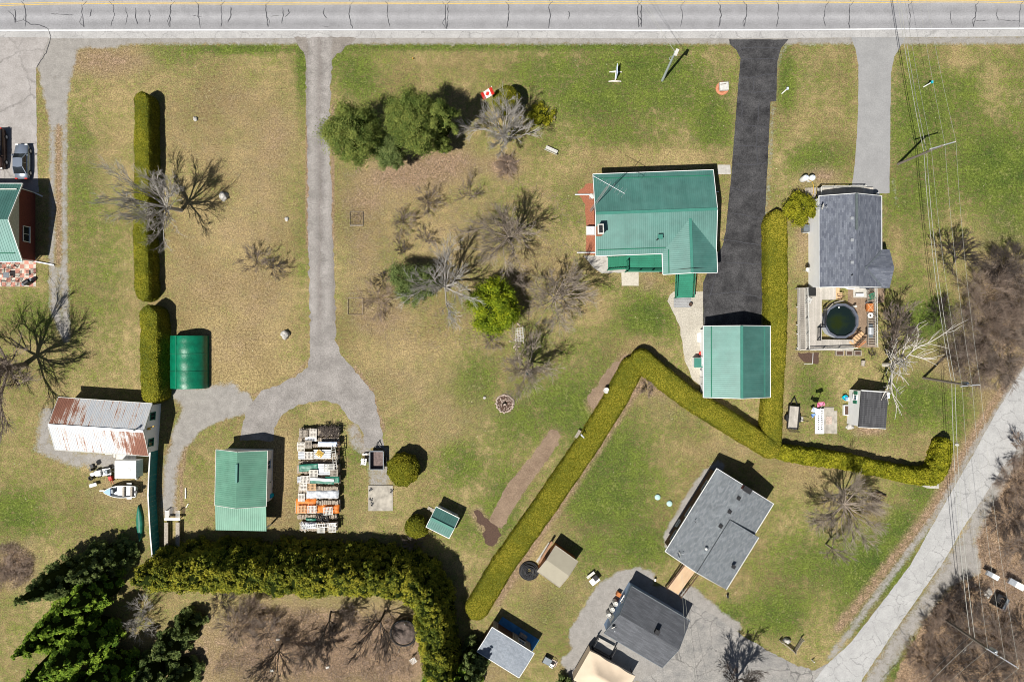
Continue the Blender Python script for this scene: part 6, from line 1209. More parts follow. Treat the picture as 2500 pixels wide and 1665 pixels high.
# ------------------------------------------------------------------ garden furniture and small things
def rock(px, py, rx, ry, rz, label, m='rock', seed=1): o = thing('boulder', label, 'rock', W(px, py)); mb = MB(); mb.blob(W(px, py, rz*.4), (rx, ry, rz), seed, .3, 12, 8); mb.build('rock', M[m], o)
rock(477, 291, .27, .3, .25, 'small white rock on the lawn right of the clipped hedge', seed=2); rock(546, 480, .55, .62, .5, 'pale grey round boulder right of the tall bare tree', seed=3); rock(696, 817, .55, .55, .55, 'pale boulder on the lawn near the gravel drive', seed=4); rock(700, 535, .22, .3, .16, 'tiny white rock on the lawn beside the middle of the gravel drive', seed=5); rock(1308, 287, .45, .5, .35, 'grey rock inside the golden shrub bed', seed=6); rock(1351, 288, .28, .4, .25, 'pinkish rock at the right edge of the golden shrub bed', 'stone', 7); rock(2336, 1085, .3, .2, .15, 'white rock on the ground beside the end of the rough hedge', seed=8); rock(1183, 971, .2, .2, .15, 'small pale star shaped stump on the lawn left of the stone fire ring', seed=9)
rock(2478, 1448, .35, .35, .3, 'grey boulder beside the box in the lower right thicket', seed=11) if False else None
o = thing('flagpole', 'flagpole flying the Canadian flag left of the big dark cone shrub', 'flagpole', W(1207, 252)); top = W(1200, 212, 5.6); bs = W(1207, 250); mb = MB(); mb.tube(bs, top, .04, .03, 8); mb.blob(top, (.07, .07, .07), 1, 0); mb.build('pole', M['white'], o)
# the flag: red / white / red with a maple leaf, hanging out to the lower left
ux = (W(1173, 228, 5.5)-top); ux.z = 0; Lf = ux.length; ux.normalize(); dn = Vector((ux.y, -ux.x, 0))*-1
dn = Vector((-ux.y, ux.x, 0)); dn = dn if dn.y < 0 else -dn
def fp(u, v): return top+ux*(u*Lf)+dn*(v*.72)+Vector((0, 0, -.15-v*.55+.08*math.sin(u*7+v)))
def fstrip(u0, u1, m):
    mb = MB(); n = 8
    P = [fp(u0+(u1-u0)*i/n, j/4) for j in range(5) for i in range(n+1)]; mb.mesh(P, [(j*(n+1)+i, j*(n+1)+i+1, (j+1)*(n+1)+i+1, (j+1)*(n+1)+i) for j in range(4) for i in range(n)], True); return mb
fl = fstrip(0, .25, None); fl.cur = 0; t2 = fstrip(.25, .75, None); t3 = fstrip(.75, 1, None)
for t_, c_ in ((t2, 1), (t3, 0)): fl.cur = c_; fl.mesh(t_.v, t_.f, True)
hf = [(0, -1), (.18, -.6), (.42, -.72), (.34, -.25), (.72, -.5), (.78, -.3), (1, -.3), (.88, -.02), (1, .1), (.5, .45), (.56, .62), (.05, .56), (.05, .98)]
leafp = hf+[(-x, y) for x, y in hf[::-1] if x > 0]
nrm_ = ux.cross(dn); nrm_ = nrm_ if nrm_.z > 0 else -nrm_
fl.cur = 0; fl.quad([fp(.5+x*.17, .5+y*.36)+nrm_*.015+Vector((0, 0, .012)) for x, y in leafp]); fl.build('flag', [M['red'], M['white']], o)
o = thing('garden_bench', 'white bench alone on the lawn left of the green roofed house', 'bench', W(1346, 369), -.43); mb = MB()
for k in range(4): mb.box((0, -.15+.12*k, .45), (1.6, .1, .04))
mb.build('seat', M['offwhite'], o, world=False); mb = MB(); [mb.box((0, -.34-.03*k, .58+.13*k), (1.7, .04, .08)) for k in range(3)]; mb.build('backrest', M['offwhite'], o, world=False)
for x in (-.72, .72):
    for y in (-.2, .25): mb = MB(); mb.box((x, y, .22), (.06, .06, .44)); mb.build('leg', M['black'], o, world=False)
# garden ornament with fin-like board and two crossed feet
o = thing('wooden_sign_stand', 'tall white board standing on two splayed timber feet on the front lawn', 'sign stand', W(1500, 185)); mb = MB()
ya, yb_ = W(1500, 174), W(1502, 199)
for p in (W(1501, 200), W(1503, 177)):
    for s in (-1, 1): mb.bar(p+Vector((s*.8, 0, .03)), p+Vector((0, 0, .32)), .12, .09)
    mb.bar(p+Vector((-.8, 0, .05)), p+Vector((.7, 0, .05)), .12, .08)
mb.bar(W(1501, 200)+Vector((0, 0, .35)), W(1503, 177)+Vector((0, 0, .35)), .14, .12); mb.build('feet', M['palewood'], o)
mb = MB(); c0 = W(1503, 186); mb.mesh([(c0.x-.03, c0.y-.55, .4), (c0.x+.03, c0.y-.55, .4), (c0.x+.03, c0.y+.75, .5), (c0.x-.03, c0.y+.75, .5), (c0.x-.03, c0.y-.25, 1.5), (c0.x+.03, c0.y-.25, 1.5), (c0.x+.03, c0.y+.95, 1.6), (c0.x-.03, c0.y+.95, 1.6)], [(0, 3, 2, 1), (4, 5, 6, 7), (0, 1, 5, 4), (1, 2, 6, 5), (2, 3, 7, 6), (3, 0, 4, 7)]); mb.build('board', M['ltblue'], o)
o = thing('brick_well', 'round brick ring with a square white cover beside the black driveway', 'well', W(1764, 215)); mb = MB(); p = W(1763, 217); mb.lathe([(.85, 0), (.85, .18), (.55, .2), (.5, .1), (0, .1)], p, 24); mb.build('ring', M['brick_orange'], o); mb = MB(); mb.box(W(1767, 212, .5), (1.1, 1.0, .45), .05); mb.build('cover', M['offwhite'], o); mb = MB(); mb.box(W(1766, 206, .78), (.7, .06, .05), .1); mb.build('handle', M['brown'], o)
def marker(name, label, px, py, h, lean, m='white', top=None):
    o = thing(name, label, 'post', W(px, py)); p = W(px, py); q = p+Vector((lean[0], lean[1], h)); mb = MB(); mb.bar(p, q, .12, .12); mb.build('post', M[m], o)
    if top: mb = MB(); mb.box(q+Vector((0, 0, .08)), (.2, .3, .22)); mb.build('cap', M[top], o)
marker('vent_post', 'white slanting post beside the right edge of the black driveway', 1909, 229, 1.1, (.25, .2), 'white', 'ltblue'); marker('vent_post', 'white slanting post on the lawn under the power lines', 2255, 213, 1.2, (.3, .15), 'white', 'turq')
marker('marker_stake', 'small yellow stake on the lawn near the road below the shoulder', 1008, 145, .45, (.05, -.05), 'yellowwood')
for x, y, lab in ((1605, 1213, 'upper left pale teal round lid on the lawn beside the bungalow'), (1634, 1228.5, 'lower right pale teal round lid on the lawn beside the bungalow')):
    o = thing('septic_lid', lab, 'lid', W(x, y), 0, 'septic lids'); mb = MB(); mb.lathe([(.36, 0), (.36, .16), (.33, .2), (0, .22)], W(x, y), 24); mb.build('lid', M['lidcol'], o)
o = thing('fire_ring', 'round stone lined fire pit on the lawn left of the cane of bare trees', 'fire pit', W(1233, 985)); mb = MB(); c0 = W(1233, 985); mb.lathe([(1.22, .0), (1.15, .06), (.3, .05), (.25, .0)], c0, 28); mb.build('soil', M['soil'], o)
rr = random.Random(8); mb = MB()
for k in range(34): a = 2*math.pi*k/34; R_ = 1.1+rr.uniform(-.08, .08); mb.blob(c0+Vector((R_*math.cos(a), R_*math.sin(a), .08)), (.12+rr.random()*.08, .1+rr.random()*.06, .12), k, .25, 7, 5)
for k in range(60): a = rr.uniform(0, 6.28); R_ = rr.uniform(.3, .95); mb.blob(c0+Vector((R_*math.cos(a), R_*math.sin(a), .07)), (.05+rr.random()*.05,)*3, k, .25, 6, 4)
mb.blob(c0+Vector((0, -.1, .15)), (.18, .14, .15), 5, .2, 8, 6); mb.build('stones', M['stone'], o)
o = thing('bird_bath', 'white pedestal bird bath beside the diagonal hedge', 'bird bath', W(1477, 953)); mb = MB(); mb.lathe([(.22, 0), (.1, .15), (.08, .7), (.36, .85), (.38, .95), (.32, .92), (.2, .86), (0, .84)], W(1478, 952), 20); mb.build('bowl', M['offwhite'], o)
o = thing('bench_by_hedge', 'plain grey wooden bench set into the side of the diagonal hedge', 'bench', W(1411, 1059), 1.05); mb = MB(); [mb.box((0, -.2+.13*k, .45), (1.1, .11, .04)) for k in range(4)]; mb.build('seat', M['wood'], o, world=False); mb = MB(); [mb.box((x, y, .21), (.08, .08, .42)) for x in (-.45, .45) for y in (-.18, .18)]; mb.build('leg', M['wood'], o, world=False)
o = thing('hedge_post', 'grey lantern post rising through the diagonal hedge beside the bench', 'post', W(1420, 1063)); mb = MB(); mb.bar(W(1418, 1062), W(1420, 1064, 2.2), .1, .1); mb.bar(W(1418, 1060, 2.2), W(1426, 1069, 2.2), .14, .12); mb.build('post', M['galv'], o)
for cx, cy, w_, h_, lab, mt in ((871, 534, 32, 34, 'square wooden framed garden bed filled with brown stems', 'wood'), (868, 748, 36, 40, 'faint square wooden frame in the leaf litter near the reddish shrub', 'stone')):
    o = thing('garden_bed', lab, 'garden bed', W(cx, cy)); a = W(cx-w_/2, cy+h_/2); b = W(cx+w_/2, cy-h_/2); mb = MB()
    mb.bar((a.x, a.y, .08), (b.x, a.y, .08), .09 if w_ == 32 else .03, .16); mb.bar((a.x, b.y, .08), (b.x, b.y, .08), .03, .14); mb.bar((a.x, a.y, .075), (a.x, b.y, .075), .03, .14); mb.bar((b.x, a.y, .075), (b.x, b.y, .075), .03, .14); mb.build('frame', M[mt], o)
    if w_ == 32:
        mb = MB(); rr = random.Random(5)
        for k in range(160): p = Vector((rr.uniform(a.x+.1, b.x-.1), rr.uniform(a.y+.1, b.y-.1), 0)); mb.tube(p, p+Vector((rr.uniform(-.15, .15), rr.uniform(-.15, .15), rr.uniform(.1, .35))), .018, .01, 3, False)
        mb.build('stems', M['bark3'], o)
o = thing('garden_trellis', 'grey wooden lattice arbour beside the rocky strip under the bare trees', 'arbour', W(1275, 812)); mb = MB(); c0 = W(1268, 818, 1.6)
for k in range(6): mb.bar(c0+Vector((-.5, -.8+.32*k, 0)), c0+Vector((.5, -.7+.32*k, .05)), .05, .04); mb.bar(c0+Vector((-.5+.2*k, -.9, .04)), c0+Vector((-.4+.2*k, .9, .04)), .05, .04)
for x_ in (-.45, .45):
    for y_ in (-.8, .8): mb.bar(c0+Vector((x_, y_, 0)), c0+Vector((x_, y_, -1.6)), .07, .07)
mb.build('lattice', M['offwhite'], o)
rr = random.Random(12)
for k in range(34): x, y = rr.gauss(1264, 7), rr.uniform(790, 880); mb = MB(); mb.blob(W(x, y, .05), (rr.uniform(.08, .2), rr.uniform(.08, .16), .12), k, .3, 7, 5); st = mb.build('garden_stone', M['stone']); tag(st, 'one of many small pinkish stones scattered around the lattice arbour', 'stone', 'stones around the arbour')
o = thing('garden_gnome_pot', 'dark teal round pot at the foot of the lowest bare tree', 'pot', W(1292, 911)); mb = MB(); mb.lathe([(.2, 0), (.42, .3), (.4, .55), (.3, .5), (0, .42)], W(1292, 911), 16); mb.build('pot', nmat('dark_teal_glaze', (.01, .09, .1), .2, 3, .3), o)
# cottage yard: patio slab stack, flags
for i, (x0, y0, x1, y1, z, lab, m) in enumerate(((1990, 998, 2012, 1059, .5, 'long white table with dark objects left of the brown slabs', 'white'), (2010, 994, 2036, 1058, .1, 'brown paved slab in the middle of the yard beside the white cottage', 'slab'), (2030, 1003, 2044, 1059, .08, 'narrow brown slab right of the middle slab in the cottage yard', 'slab'))):
    o = thing('long_table' if z > .3 else 'yard_slab', lab, 'table' if z > .3 else 'slab', W((x0+x1)/2, (y0+y1)/2)); mb = MB(); mb.pbox(x0, y0, x1, y1, z-.07 if z > .3 else 0, z); mb.build('top', M[m], o)
    if z > .3:
        for xx in (x0+2, x1-2):
            for yy in (y0+2, y1-2): mb = MB(); mb.bar(W(xx, yy, 0), W(xx, yy, z-.08), .06, .06); mb.build('leg', M['wood'], o)
for k in range(9):
    for c_ in (0, 1):
        x, y = 1998+8*c_, 1004+5.4*k; o = thing('garden_tool', f'{"left" if c_ == 0 else "right"} column dark clip number {k+1} from the top on the long white table', 'clip', W(x, y, .5)); mb = MB(); mb.box((0, 0, .04), (.18, .07, .08), .4); mb.build('clip', M['black'], o, world=False); o['group'] = 'dark clips on the long white table'; o['label'] = ['topmost', 'second', 'third', 'fourth', 'middle', 'sixth', 'seventh', 'eighth', 'lowest'][k]+' small dark clip in the '+('left' if c_ == 0 else 'right')+' row on the long white table'
o = thing('ring_ornament', 'pale ring shaped ornament lying on the brown slab beside the cottage', 'ornament', W(2024, 1026, .12)); mb = MB(); mb.ring(W(2024, 1026, .14), .34, .04, 24, 5); mb.box(W(2024, 1026, .13), (.7, 1.0, .05)); mb.build('ring', M['stone'], o)
o = thing('banner_pole', 'slanting pole with pink, white and blue flags beside the white cottage yard', 'flagpole', W(1956, 1023)); q0 = W(1956, 1023); q1 = W(1978, 1030, 1.4); tp = W(2012, 985, 4.2); mb = MB(); mb.tube(W(1985, 1018, .0), W(2012, 986, 4.0), .03); mb.build('pole', M['galv'], o)
def cloth(par, px, py, z, w_, h_, m, rz, name='flag'):
    c = W(px, py, z); mb = MB(); P = []
    for j in range(6):
        for i in range(9):
            x = -w_/2+w_*i/8; y = -h_/2+h_*j/5; zz = .18*math.sin(i*.9+j*.4); P.append((c.x+x*math.cos(rz)-y*math.sin(rz), c.y+x*math.sin(rz)+y*math.cos(rz), z+zz))
    mb.mesh(P, [(j*9+i, j*9+i+1, (j+1)*9+i+1, (j+1)*9+i) for j in range(5) for i in range(8)], True); mb.build(name, M[m], par)
cloth(o, 2003, 987, 3.4, .95, .5, 'pink', .2); cloth(o, 1991, 1002, 2.8, 1.0, .6, 'ltblue', -.35); cloth(o, 1985, 1014, 2.2, .5, .35, 'blue', .6)
o = thing('pole_stand', 'black bent pole stand on a grey paver between trailer and flags', 'stand', W(1954, 1024)); mb = MB(); mb.pbox(1948, 1018, 1961, 1029, 0, .07); mb.build('paver', M['concrete'], o); mb = MB(); mb.path([W(1956, 1023, .05), W(1954, 1024, 1.0), W(1976, 1029, 1.1)], .04); mb.build('arm', M['black'], o)
o = thing('turquoise_tub', 'turquoise round tub at the north west corner of the white cottage', 'tub', W(2060, 969)); mb = MB(); mb.lathe([(.25, 0), (.34, .5), (.3, .5), (.22, .1), (0, .1)], W(2060, 970), 18); mb.build('tub', M['turq'], o)
o = thing('folding_stool', 'white stool with blue lid between turquoise tub and white cottage', 'stool', W(2068, 974)); mb = MB(); mb.box(W(2068, 974, .3), (.4, .5, .5)); mb.build('box', M['offwhite'], o); mb = MB(); mb.box(W(2068, 973, .58), (.3, .35, .05)); mb.build('lid', M['blue'], o)
o = thing('cottage_planter', 'white framed planter full of soil along the west wall of the white cottage', 'planter', W(2066, 1001)); mb = MB(); mb.pbox(2060, 989, 2071, 1014, 0, .35); mb.build('frame', M['white'], o); mb = MB(); mb.pbox(2063, 991, 2071, 1012, .36, .38); mb.build('soil', M['soil'], o)
rock(2075, 1042, .55, .35, .25, 'flat pale rock at the lower left corner of the white cottage', seed=12)
o = thing('log_seat', 'dark hollow log lying on the lawn below the raised planters', 'log', W(2107, 885)); mb = MB(); mb.tube(W(2106, 893, .25), W(2108, 880, .35), .24, .26, 12); mb.build('log', M['wood'], o)
o = thing('road_slab', 'pale pointed concrete slab under the end of the rough hedge near the side road', 'slab', W(2268, 1186)); mb = MB(); mb.prism([W(*q)[:2] for q in ((2246, 1184), (2290, 1178), (2291, 1192), (2262, 1191))], 0, .1); mb.build('slab', M['concrete'], o)
o = thing('timber_compost', 'dark slatted timber box leaning on the lawn near the round bare tree', 'box', W(2143, 1214)); mb = MB()
for k in range(5): mb.bar(W(2128+3*k, 1217-4*k, .5), W(2152+3*k, 1229-4*k, .5), .1, .06)
mb.bar(W(2128, 1219, .25), W(2152, 1231, .25), .05, .5); mb.bar(W(2140, 1200, .25), W(2164, 1212, .25), .05, .5); mb.build('slats', M['brown'], o)
# corner fence ornament near the side road
o = thing('corner_fence', 'V shaped weathered corner fence on the lawn near the bottom of the side road', 'fence', W(1936, 1575)); mb = MB(); A_, B_, C_ = W(1903, 1561), W(1936, 1587), W(1955, 1556)
for p, q in ((A_, B_), (B_, C_)):
    for z in (.25, .5, .75): mb.bar(p+Vector((0, 0, z)), q+Vector((0, 0, z)), .05, .13)
for p in (A_, B_, C_): mb.bar(p, p+Vector((0, 0, 1.0)), .12, .12)
mb.build('rails', M['wood'], o); rock(1921, 1563, .5, .35, .4, 'grey rock in the corner of the V shaped fence', seed=14)
marker('road_marker', 'small white post at the bottom corner of the lawn beside the side road', 1982, 1610, .7, (.05, .0), 'offwhite')
marker('corner_marker', 'small white garden light at the lower tip of the bungalow roof', 1774, 1452, .4, (0, -.05), 'white', 'black'); marker('yard_stub', 'short dark stub with white top at the gravel edge below the tan shed', 1598, 1413, .3, (0, 0), 'black', 'white')
# white bench box by the gravel
o = thing('white_table_box', 'white picnic table with dark lid on the edge of the gravel above the charcoal garage', 'table', W(1450, 1412), -.9+1.57); 
mb = MB(); mb.box((0, 0, .72), (1.25, .8, .06)); mb.build('tabletop', M['white'], o, world=False); mb = MB(); mb.box((0, .75, .42), (1.2, .35, .05)); mb.build('bench', M['offwhite'], o, world=False); mb = MB(); mb.box((.3, .2, .82), (.55, .6, .14)); mb.build('lid', M['black'], o, world=False); mb = MB(); [mb.bar((x, -.35, 0), (x, .35, .7), .06, .06) for x in (-.5, .5)]; [mb.bar((x, .75, 0), (x, .75, .4), .06, .06) for x in (-.5, .5)]; mb.build('leg', M['offwhite'], o, world=False)
o = thing('trash_cart', 'dark wheeled cart with white lid in the tree shadow beside the pale shingle shed', 'cart', W(1335, 1610), -.5); mb = MB(); mb.box((0, .1, .4), (1.0, .8, .5)); mb.build('bin', M['dgalv'], o, world=False); mb = MB(); mb.box((.75, -.2, .55), (.5, .45, .08)); mb.build('lid', M['white'], o, world=False); mb = MB(); mb.ring((.75, .1, .6), .4, .04, 16, 5); mb.build('hoop', M['iron'], o, world=False); mb = MB(); wheel(mb, (-.3, -.4, .2), .2, .1); wheel(mb, (-.3, .6, .2), .2, .1); mb.build('wheel', M['rubber'], o, world=False)
o = thing('paver', 'tan paver under the white lid beside the dark wheeled cart', 'slab', W(1350, 1618)); mb = MB(); mb.box(W(1351, 1618, .04), (.9, .8, .06), -.5); mb.build('paver', M['stone'], o)
# lower right corner: two tilted panels and a dark box
for i, (x, y, s, lab) in enumerate(((2408, 1397, 1.0, 'smaller white topped mailbox stand in the brush at the lower right'), (2465, 1418, 1.3, 'larger white topped mailbox stand in the brush at the lower right'))):
    o = thing('mailbox_stand', lab, 'mailbox', W(x, y), -.5); mb = MB(); mb.box((.45*s, 0, 1.1), (.95*s, .6*s, .08)); mb.build('roof', M['white'], o, world=False); mb = MB(); mb.box((-.4*s, 0, 1.05), (.75*s, .58*s, .3)); mb.build('box', M['galv'], o, world=False); mb = MB(); mb.box((0, 0, .5), (.12, .12, 1.0)); mb.box((.6*s, 0, .53), (.1, .1, 1.05)); mb.build('post', M['wood'], o, world=False)
o = thing('dark_bin', 'large dark open crate with grey side in the brush at the lower right', 'crate', W(2432, 1462), 1.1); mb = MB(); mb.box((0, -.6, .4), (1.5, .08, .8)); mb.box((0, .6, .4), (1.5, .08, .8)); mb.box((-.75, 0, .4), (.08, 1.2, .8)); mb.box((.75, 0, .4), (.08, 1.2, .8)); mb.box((0, 0, .06), (1.4, 1.1, .1)); mb.build('crate', M['black'], o, world=False); mb = MB(); mb.box((0, -.85, .72), (1.4, .35, .05)); mb.build('flap', M['dgalv'], o, world=False)
o = thing('clay_board', 'pinkish brown board lying beside the dark open crate', 'board', W(2450, 1478), 1.1); mb = MB(); mb.box((0, -.1, .08), (1.3, .8, .06)); mb.build('board', M['stone'], o, world=False)
rock(2411, 1447, .45, .6, .35, 'pale domed rock left of the dark open crate', seed=15)
o = thing('white_tube', 'short white tube in the brush left of the lower right power pole', 'tube', W(2356, 1586)); mb = MB(); mb.tube(W(2351, 1592, .6), W(2358, 1581, .8), .12, .12, 10); mb.build('tube', M['white'], o)
# trampoline
o = thing('trampoline', 'round trampoline with black net half hidden under the cedar row', 'trampoline', W(990, 1545)); c0 = W(988, 1538); mb = MB(); mb.lathe([(0, .8), (1.45, .8), (1.46, .78)], c0, 28); mb.build('mat', nmat('leafy_dark_mat', (.13, .10, .085), .6, 2, .9), o); mb = MB(); mb.ring(c0+Vector((0, 0, .82)), 1.62, .14, 32, 6); mb.build('pad', M['black'], o); mb = MB()
for k in range(6): a = k*math.pi/3+.3; p = c0+Vector((1.75*math.cos(a), 1.75*math.sin(a), 0)); mb.tube(p, p+Vector((0, 0, 2.4)), .03, .03, 6)
mb.build('post', M['galv'], o); mb = MB()
for k in range(60): a = 2*math.pi*k/60; p = c0+Vector((1.72*math.cos(a), 1.72*math.sin(a), .85)); mb.tube(p, p+Vector((0, 0, 1.5)), .008, .008, 3, False)
for z in (1.2, 1.6, 2.0, 2.35): mb.ring(c0+Vector((0, 0, z)), 1.72, .012, 36, 4)
mb.build('net', M['black'], o)
chair('lawn_chair', 'white tubular lawn chair lying under the edge of the cedar row', 1011, 1608, .0, .6, 'white', 1.2)
for i, (x, y, lab) in enumerate(((679, 1560, 'white box lying in the brown litter below the cedar row'), (664, 1636, 'small white bag lying between the bare trees at the bottom'), (800, 1628, 'small white scrap pile at the bottom centre left'))):
    o = thing('litter_box', lab, 'box', W(x, y)); mb = MB(); mb.box(W(x, y, .12), (.45, .25, .22), .1*i); mb.build('box', M['offwhite'], o)

# ------------------------------------------------------------------ hedges
def hedge(name, label, pts, width, height, leaf, core='corey', dens=70, size=.10, amp=.06, zt=None, tilt=.32, nscale=1.2, cat='hedge', closed_ends=True, taper=.12, group=None):
    """pts: photo pixels of the centreline of the TOP of the hedge, (x, y[, width])"""
    dens *= 1.7; zt = height if zt is None else zt; W_ = [width if len(p) < 3 else p[2] for p in pts]; P = [W(p[0], p[1], zt) for p in pts]; P = [Vector((p.x, p.y, 0)) for p in P]
    seg = [(b-a).length for a, b in zip(P, P[1:])]; Lt = sum(seg); n = max(6, int(Lt/.28)); path = []
    for k in range(n+1):
        s = Lt*k/n; i = 0
        while i < len(seg)-1 and s > seg[i]: s -= seg[i]; i += 1
        path.append((P[i].lerp(P[i+1], min(1, s/seg[i])), W_[i]+(W_[i+1]-W_[i])*min(1, s/seg[i])))
    for _ in range(4): path = [path[0]]+[((path[i-1][0]+path[i][0]*2+path[i+1][0])/4, path[i][1]) for i in range(1, n)]+[path[-1]]
    prof = [(-1, 0), (-1.04, .25), (-1.03, .55), (-.98, .8), (-.86, .95), (-.6, 1.0), (-.2, 1.02), (.2, 1.02), (.6, 1.0), (.86, .95), (.98, .8), (1.03, .55), (1.04, .25), (1, 0)]
    V = []; m = len(prof); sd_ = sum(map(ord, label)) % 97
    for k, (c, wd) in enumerate(path):
        a = path[max(0, k-1)][0]; b = path[min(n, k+1)][0]; t = (b-a).normalized(); nn = Vector((-t.y, t.x, 0)); e = min(k, n-k)*Lt/n; r_ = wd*.5
        f = math.sqrt(max(0.0, 1-(1-min(1, e/r_))**2)) if closed_ends else 1; f = max(f, .12)
        for x, z in prof:
            tp = 1-taper*z; p = c+nn*(x*wd/2*f*tp)+Vector((0, 0, z*height*(.86+.14*f)))
            q = mnoise(p*nscale+Vector((sd_, 0, 0)))*amp*2+mnoise(p*nscale*3+Vector((sd_, 5, 0)))*amp*.8
            d = nn*x+Vector((0, 0, z)); V.append((p+d*q)[:])
    F = [(k*m+i+1, k*m+i, (k+1)*m+i, (k+1)*m+i+1) for k in range(n) for i in range(m-1)]
    ends = []
    V = np.array(V); V[:, 2] = np.maximum(V[:, 2], -.02)
    for base_ in (0, n*m):
        for i in range(m//2-1): q = (base_+i, base_+i+1, base_+m-2-i, base_+m-1-i); ends.append(q if base_ == 0 else q[::-1])
    F = np.array(F+ends); rng = np.random.default_rng(sd_)
    Pp, Nn = sample_surface(V, F, dens, rng)
    if Nn[:, 2].mean() < 0: Nn = -Nn
    LV, LF = leaves(Pp+Nn*rng.uniform(-.02, .07, (len(Pp), 1)), Nn, size, rng, tilt)
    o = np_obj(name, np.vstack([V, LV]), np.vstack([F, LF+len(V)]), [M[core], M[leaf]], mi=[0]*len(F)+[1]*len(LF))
    return tag(o, label, cat, group)
hedge('clipped_hedge', 'long straight clipped hedge in the left lawn crossed by a tall bare tree', [(343, 222), (344, 300), (345, 400), (341, 520), (342, 600), (344, 690), (347, 734)], 2.25, 2.4, 'hedge_y', dens=90, group='clipped hedges')
hedge('clipped_hedge', 'shorter clipped hedge left of the green tarp shelter touching the barn', [(358, 745), (362, 800), (362, 880), (366, 986)], 2.75, 2.8, 'hedge_y', dens=90, group='clipped hedges')
hedge('clipped_hedge', 'straight low hedge between the black driveway and the pool house', [(1898, 512, 2.2), (1899, 540, 2.9), (1900, 640, 2.95), (1901, 760, 2.8), (1899, 860, 2.6), (1893, 960, 2.5), (1888, 1050, 2.7), (1890, 1110, 2.3)], 2.9, 1.7, 'hedge', dens=80, size=.085, amp=.05, group='clipped hedges')
hedge('clipped_hedge', 'long diagonal hedge between the vegetable bed and the bungalow lawn', [(1150, 1512), (1230, 1380), (1330, 1240), (1440, 1080), (1500, 985), (1560, 872)], 3.05, 1.15, 'hedge', dens=80, size=.085, amp=.05, group='clipped hedges')
hedge('clipped_hedge', 'hedge slanting from the corner past the garage to the meeting of hedges', [(1550, 862, 3.0), (1600, 905, 2.9), (1690, 975, 2.7), (1790, 1035, 2.9), (1860, 1080, 2.7), (1905, 1112, 2.3)], 2.8, 2.0, 'hedge', dens=85, size=.085, amp=.06, group='clipped hedges')
hedge('rough_hedge', 'rougher yellow-green hedge running right to the side road with a short hook', [(1900, 1104, 1.8), (1980, 1118, 2.1), (2060, 1127, 1.9), (2150, 1146, 1.8), (2240, 1166, 2.0), (2290, 1165, 2.3), (2308, 1120, 2.2), (2314, 1072, 1.7)], 2.0, 1.9, 'ybush', dens=110, size=.15, amp=.13, tilt=.9, nscale=2.0)
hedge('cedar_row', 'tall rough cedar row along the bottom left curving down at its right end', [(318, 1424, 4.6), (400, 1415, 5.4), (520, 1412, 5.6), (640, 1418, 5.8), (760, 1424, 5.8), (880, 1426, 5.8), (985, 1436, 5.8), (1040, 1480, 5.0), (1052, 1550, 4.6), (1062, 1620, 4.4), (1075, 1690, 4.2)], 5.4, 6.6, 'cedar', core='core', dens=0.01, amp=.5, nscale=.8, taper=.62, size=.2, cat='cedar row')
def clumps(obj_pts, rng, npts, spread, size, mat):
    pass
# leafy tufts over the cedar row
def tufted(o, leaf, dens_t, per, rad, size, seed, up=.35):
    me = o.data; n = len(me.vertices); V = np.empty(n*3, np.float32); me.vertices.foreach_get('co', V); V = V.reshape(-1, 3); F = np.array([p.vertices[:] for p in me.polygons if p.material_index == 0])
    rng = np.random.default_rng(seed); Pp, Nn = sample_surface(V, F, dens_t, rng)
    if Nn[:, 2].mean() < 0: Nn = -Nn
    k = np.repeat(np.arange(len(Pp)), per); D = rng.normal(0, 1, (len(k), 3)); D /= np.linalg.norm(D, axis=1)[:, None]; rr = rad*(.5+.8*rng.random(len(Pp)))
    off = rng.uniform(-.1, .5, (len(Pp), 1))*rad*1.6
    P = (Pp+Nn*off)[k]+D*(rr[k]*(.55+.45*rng.random(len(k))))[:, None]*np.array([1, 1, 1.25]); N = D+Nn[k]*.5; N[:, 2] += up
    LV, LF = leaves(P, N, size, rng, .6); keep = LV[:, 2].reshape(-1, 4).min(axis=1) > 0.02
    LV = LV.reshape(-1, 4, 3)[keep].reshape(-1, 3); LF = np.arange(len(LV)).reshape(-1, 4)
    Fa = [tuple(p.vertices) for p in me.polygons if p.material_index == 0]
    nm, props = o.name, dict((kk, o[kk]) for kk in o.keys() if kk in ('label', 'category', 'group')); mats = [me.materials[0], M[leaf]]; C.objects.unlink(o); bpy.data.objects.remove(o)
    q = np_obj(nm, np.vstack([V, LV]), np.vstack([F, LF+len(V)]), mats, mi=[0]*len(F)+[1]*len(LF))
    for kk, v in props.items(): q[kk] = v
    return q
tufted(bpy.data.objects['cedar_row'], 'cedar', 4.6, 60, .38, .115, 77)

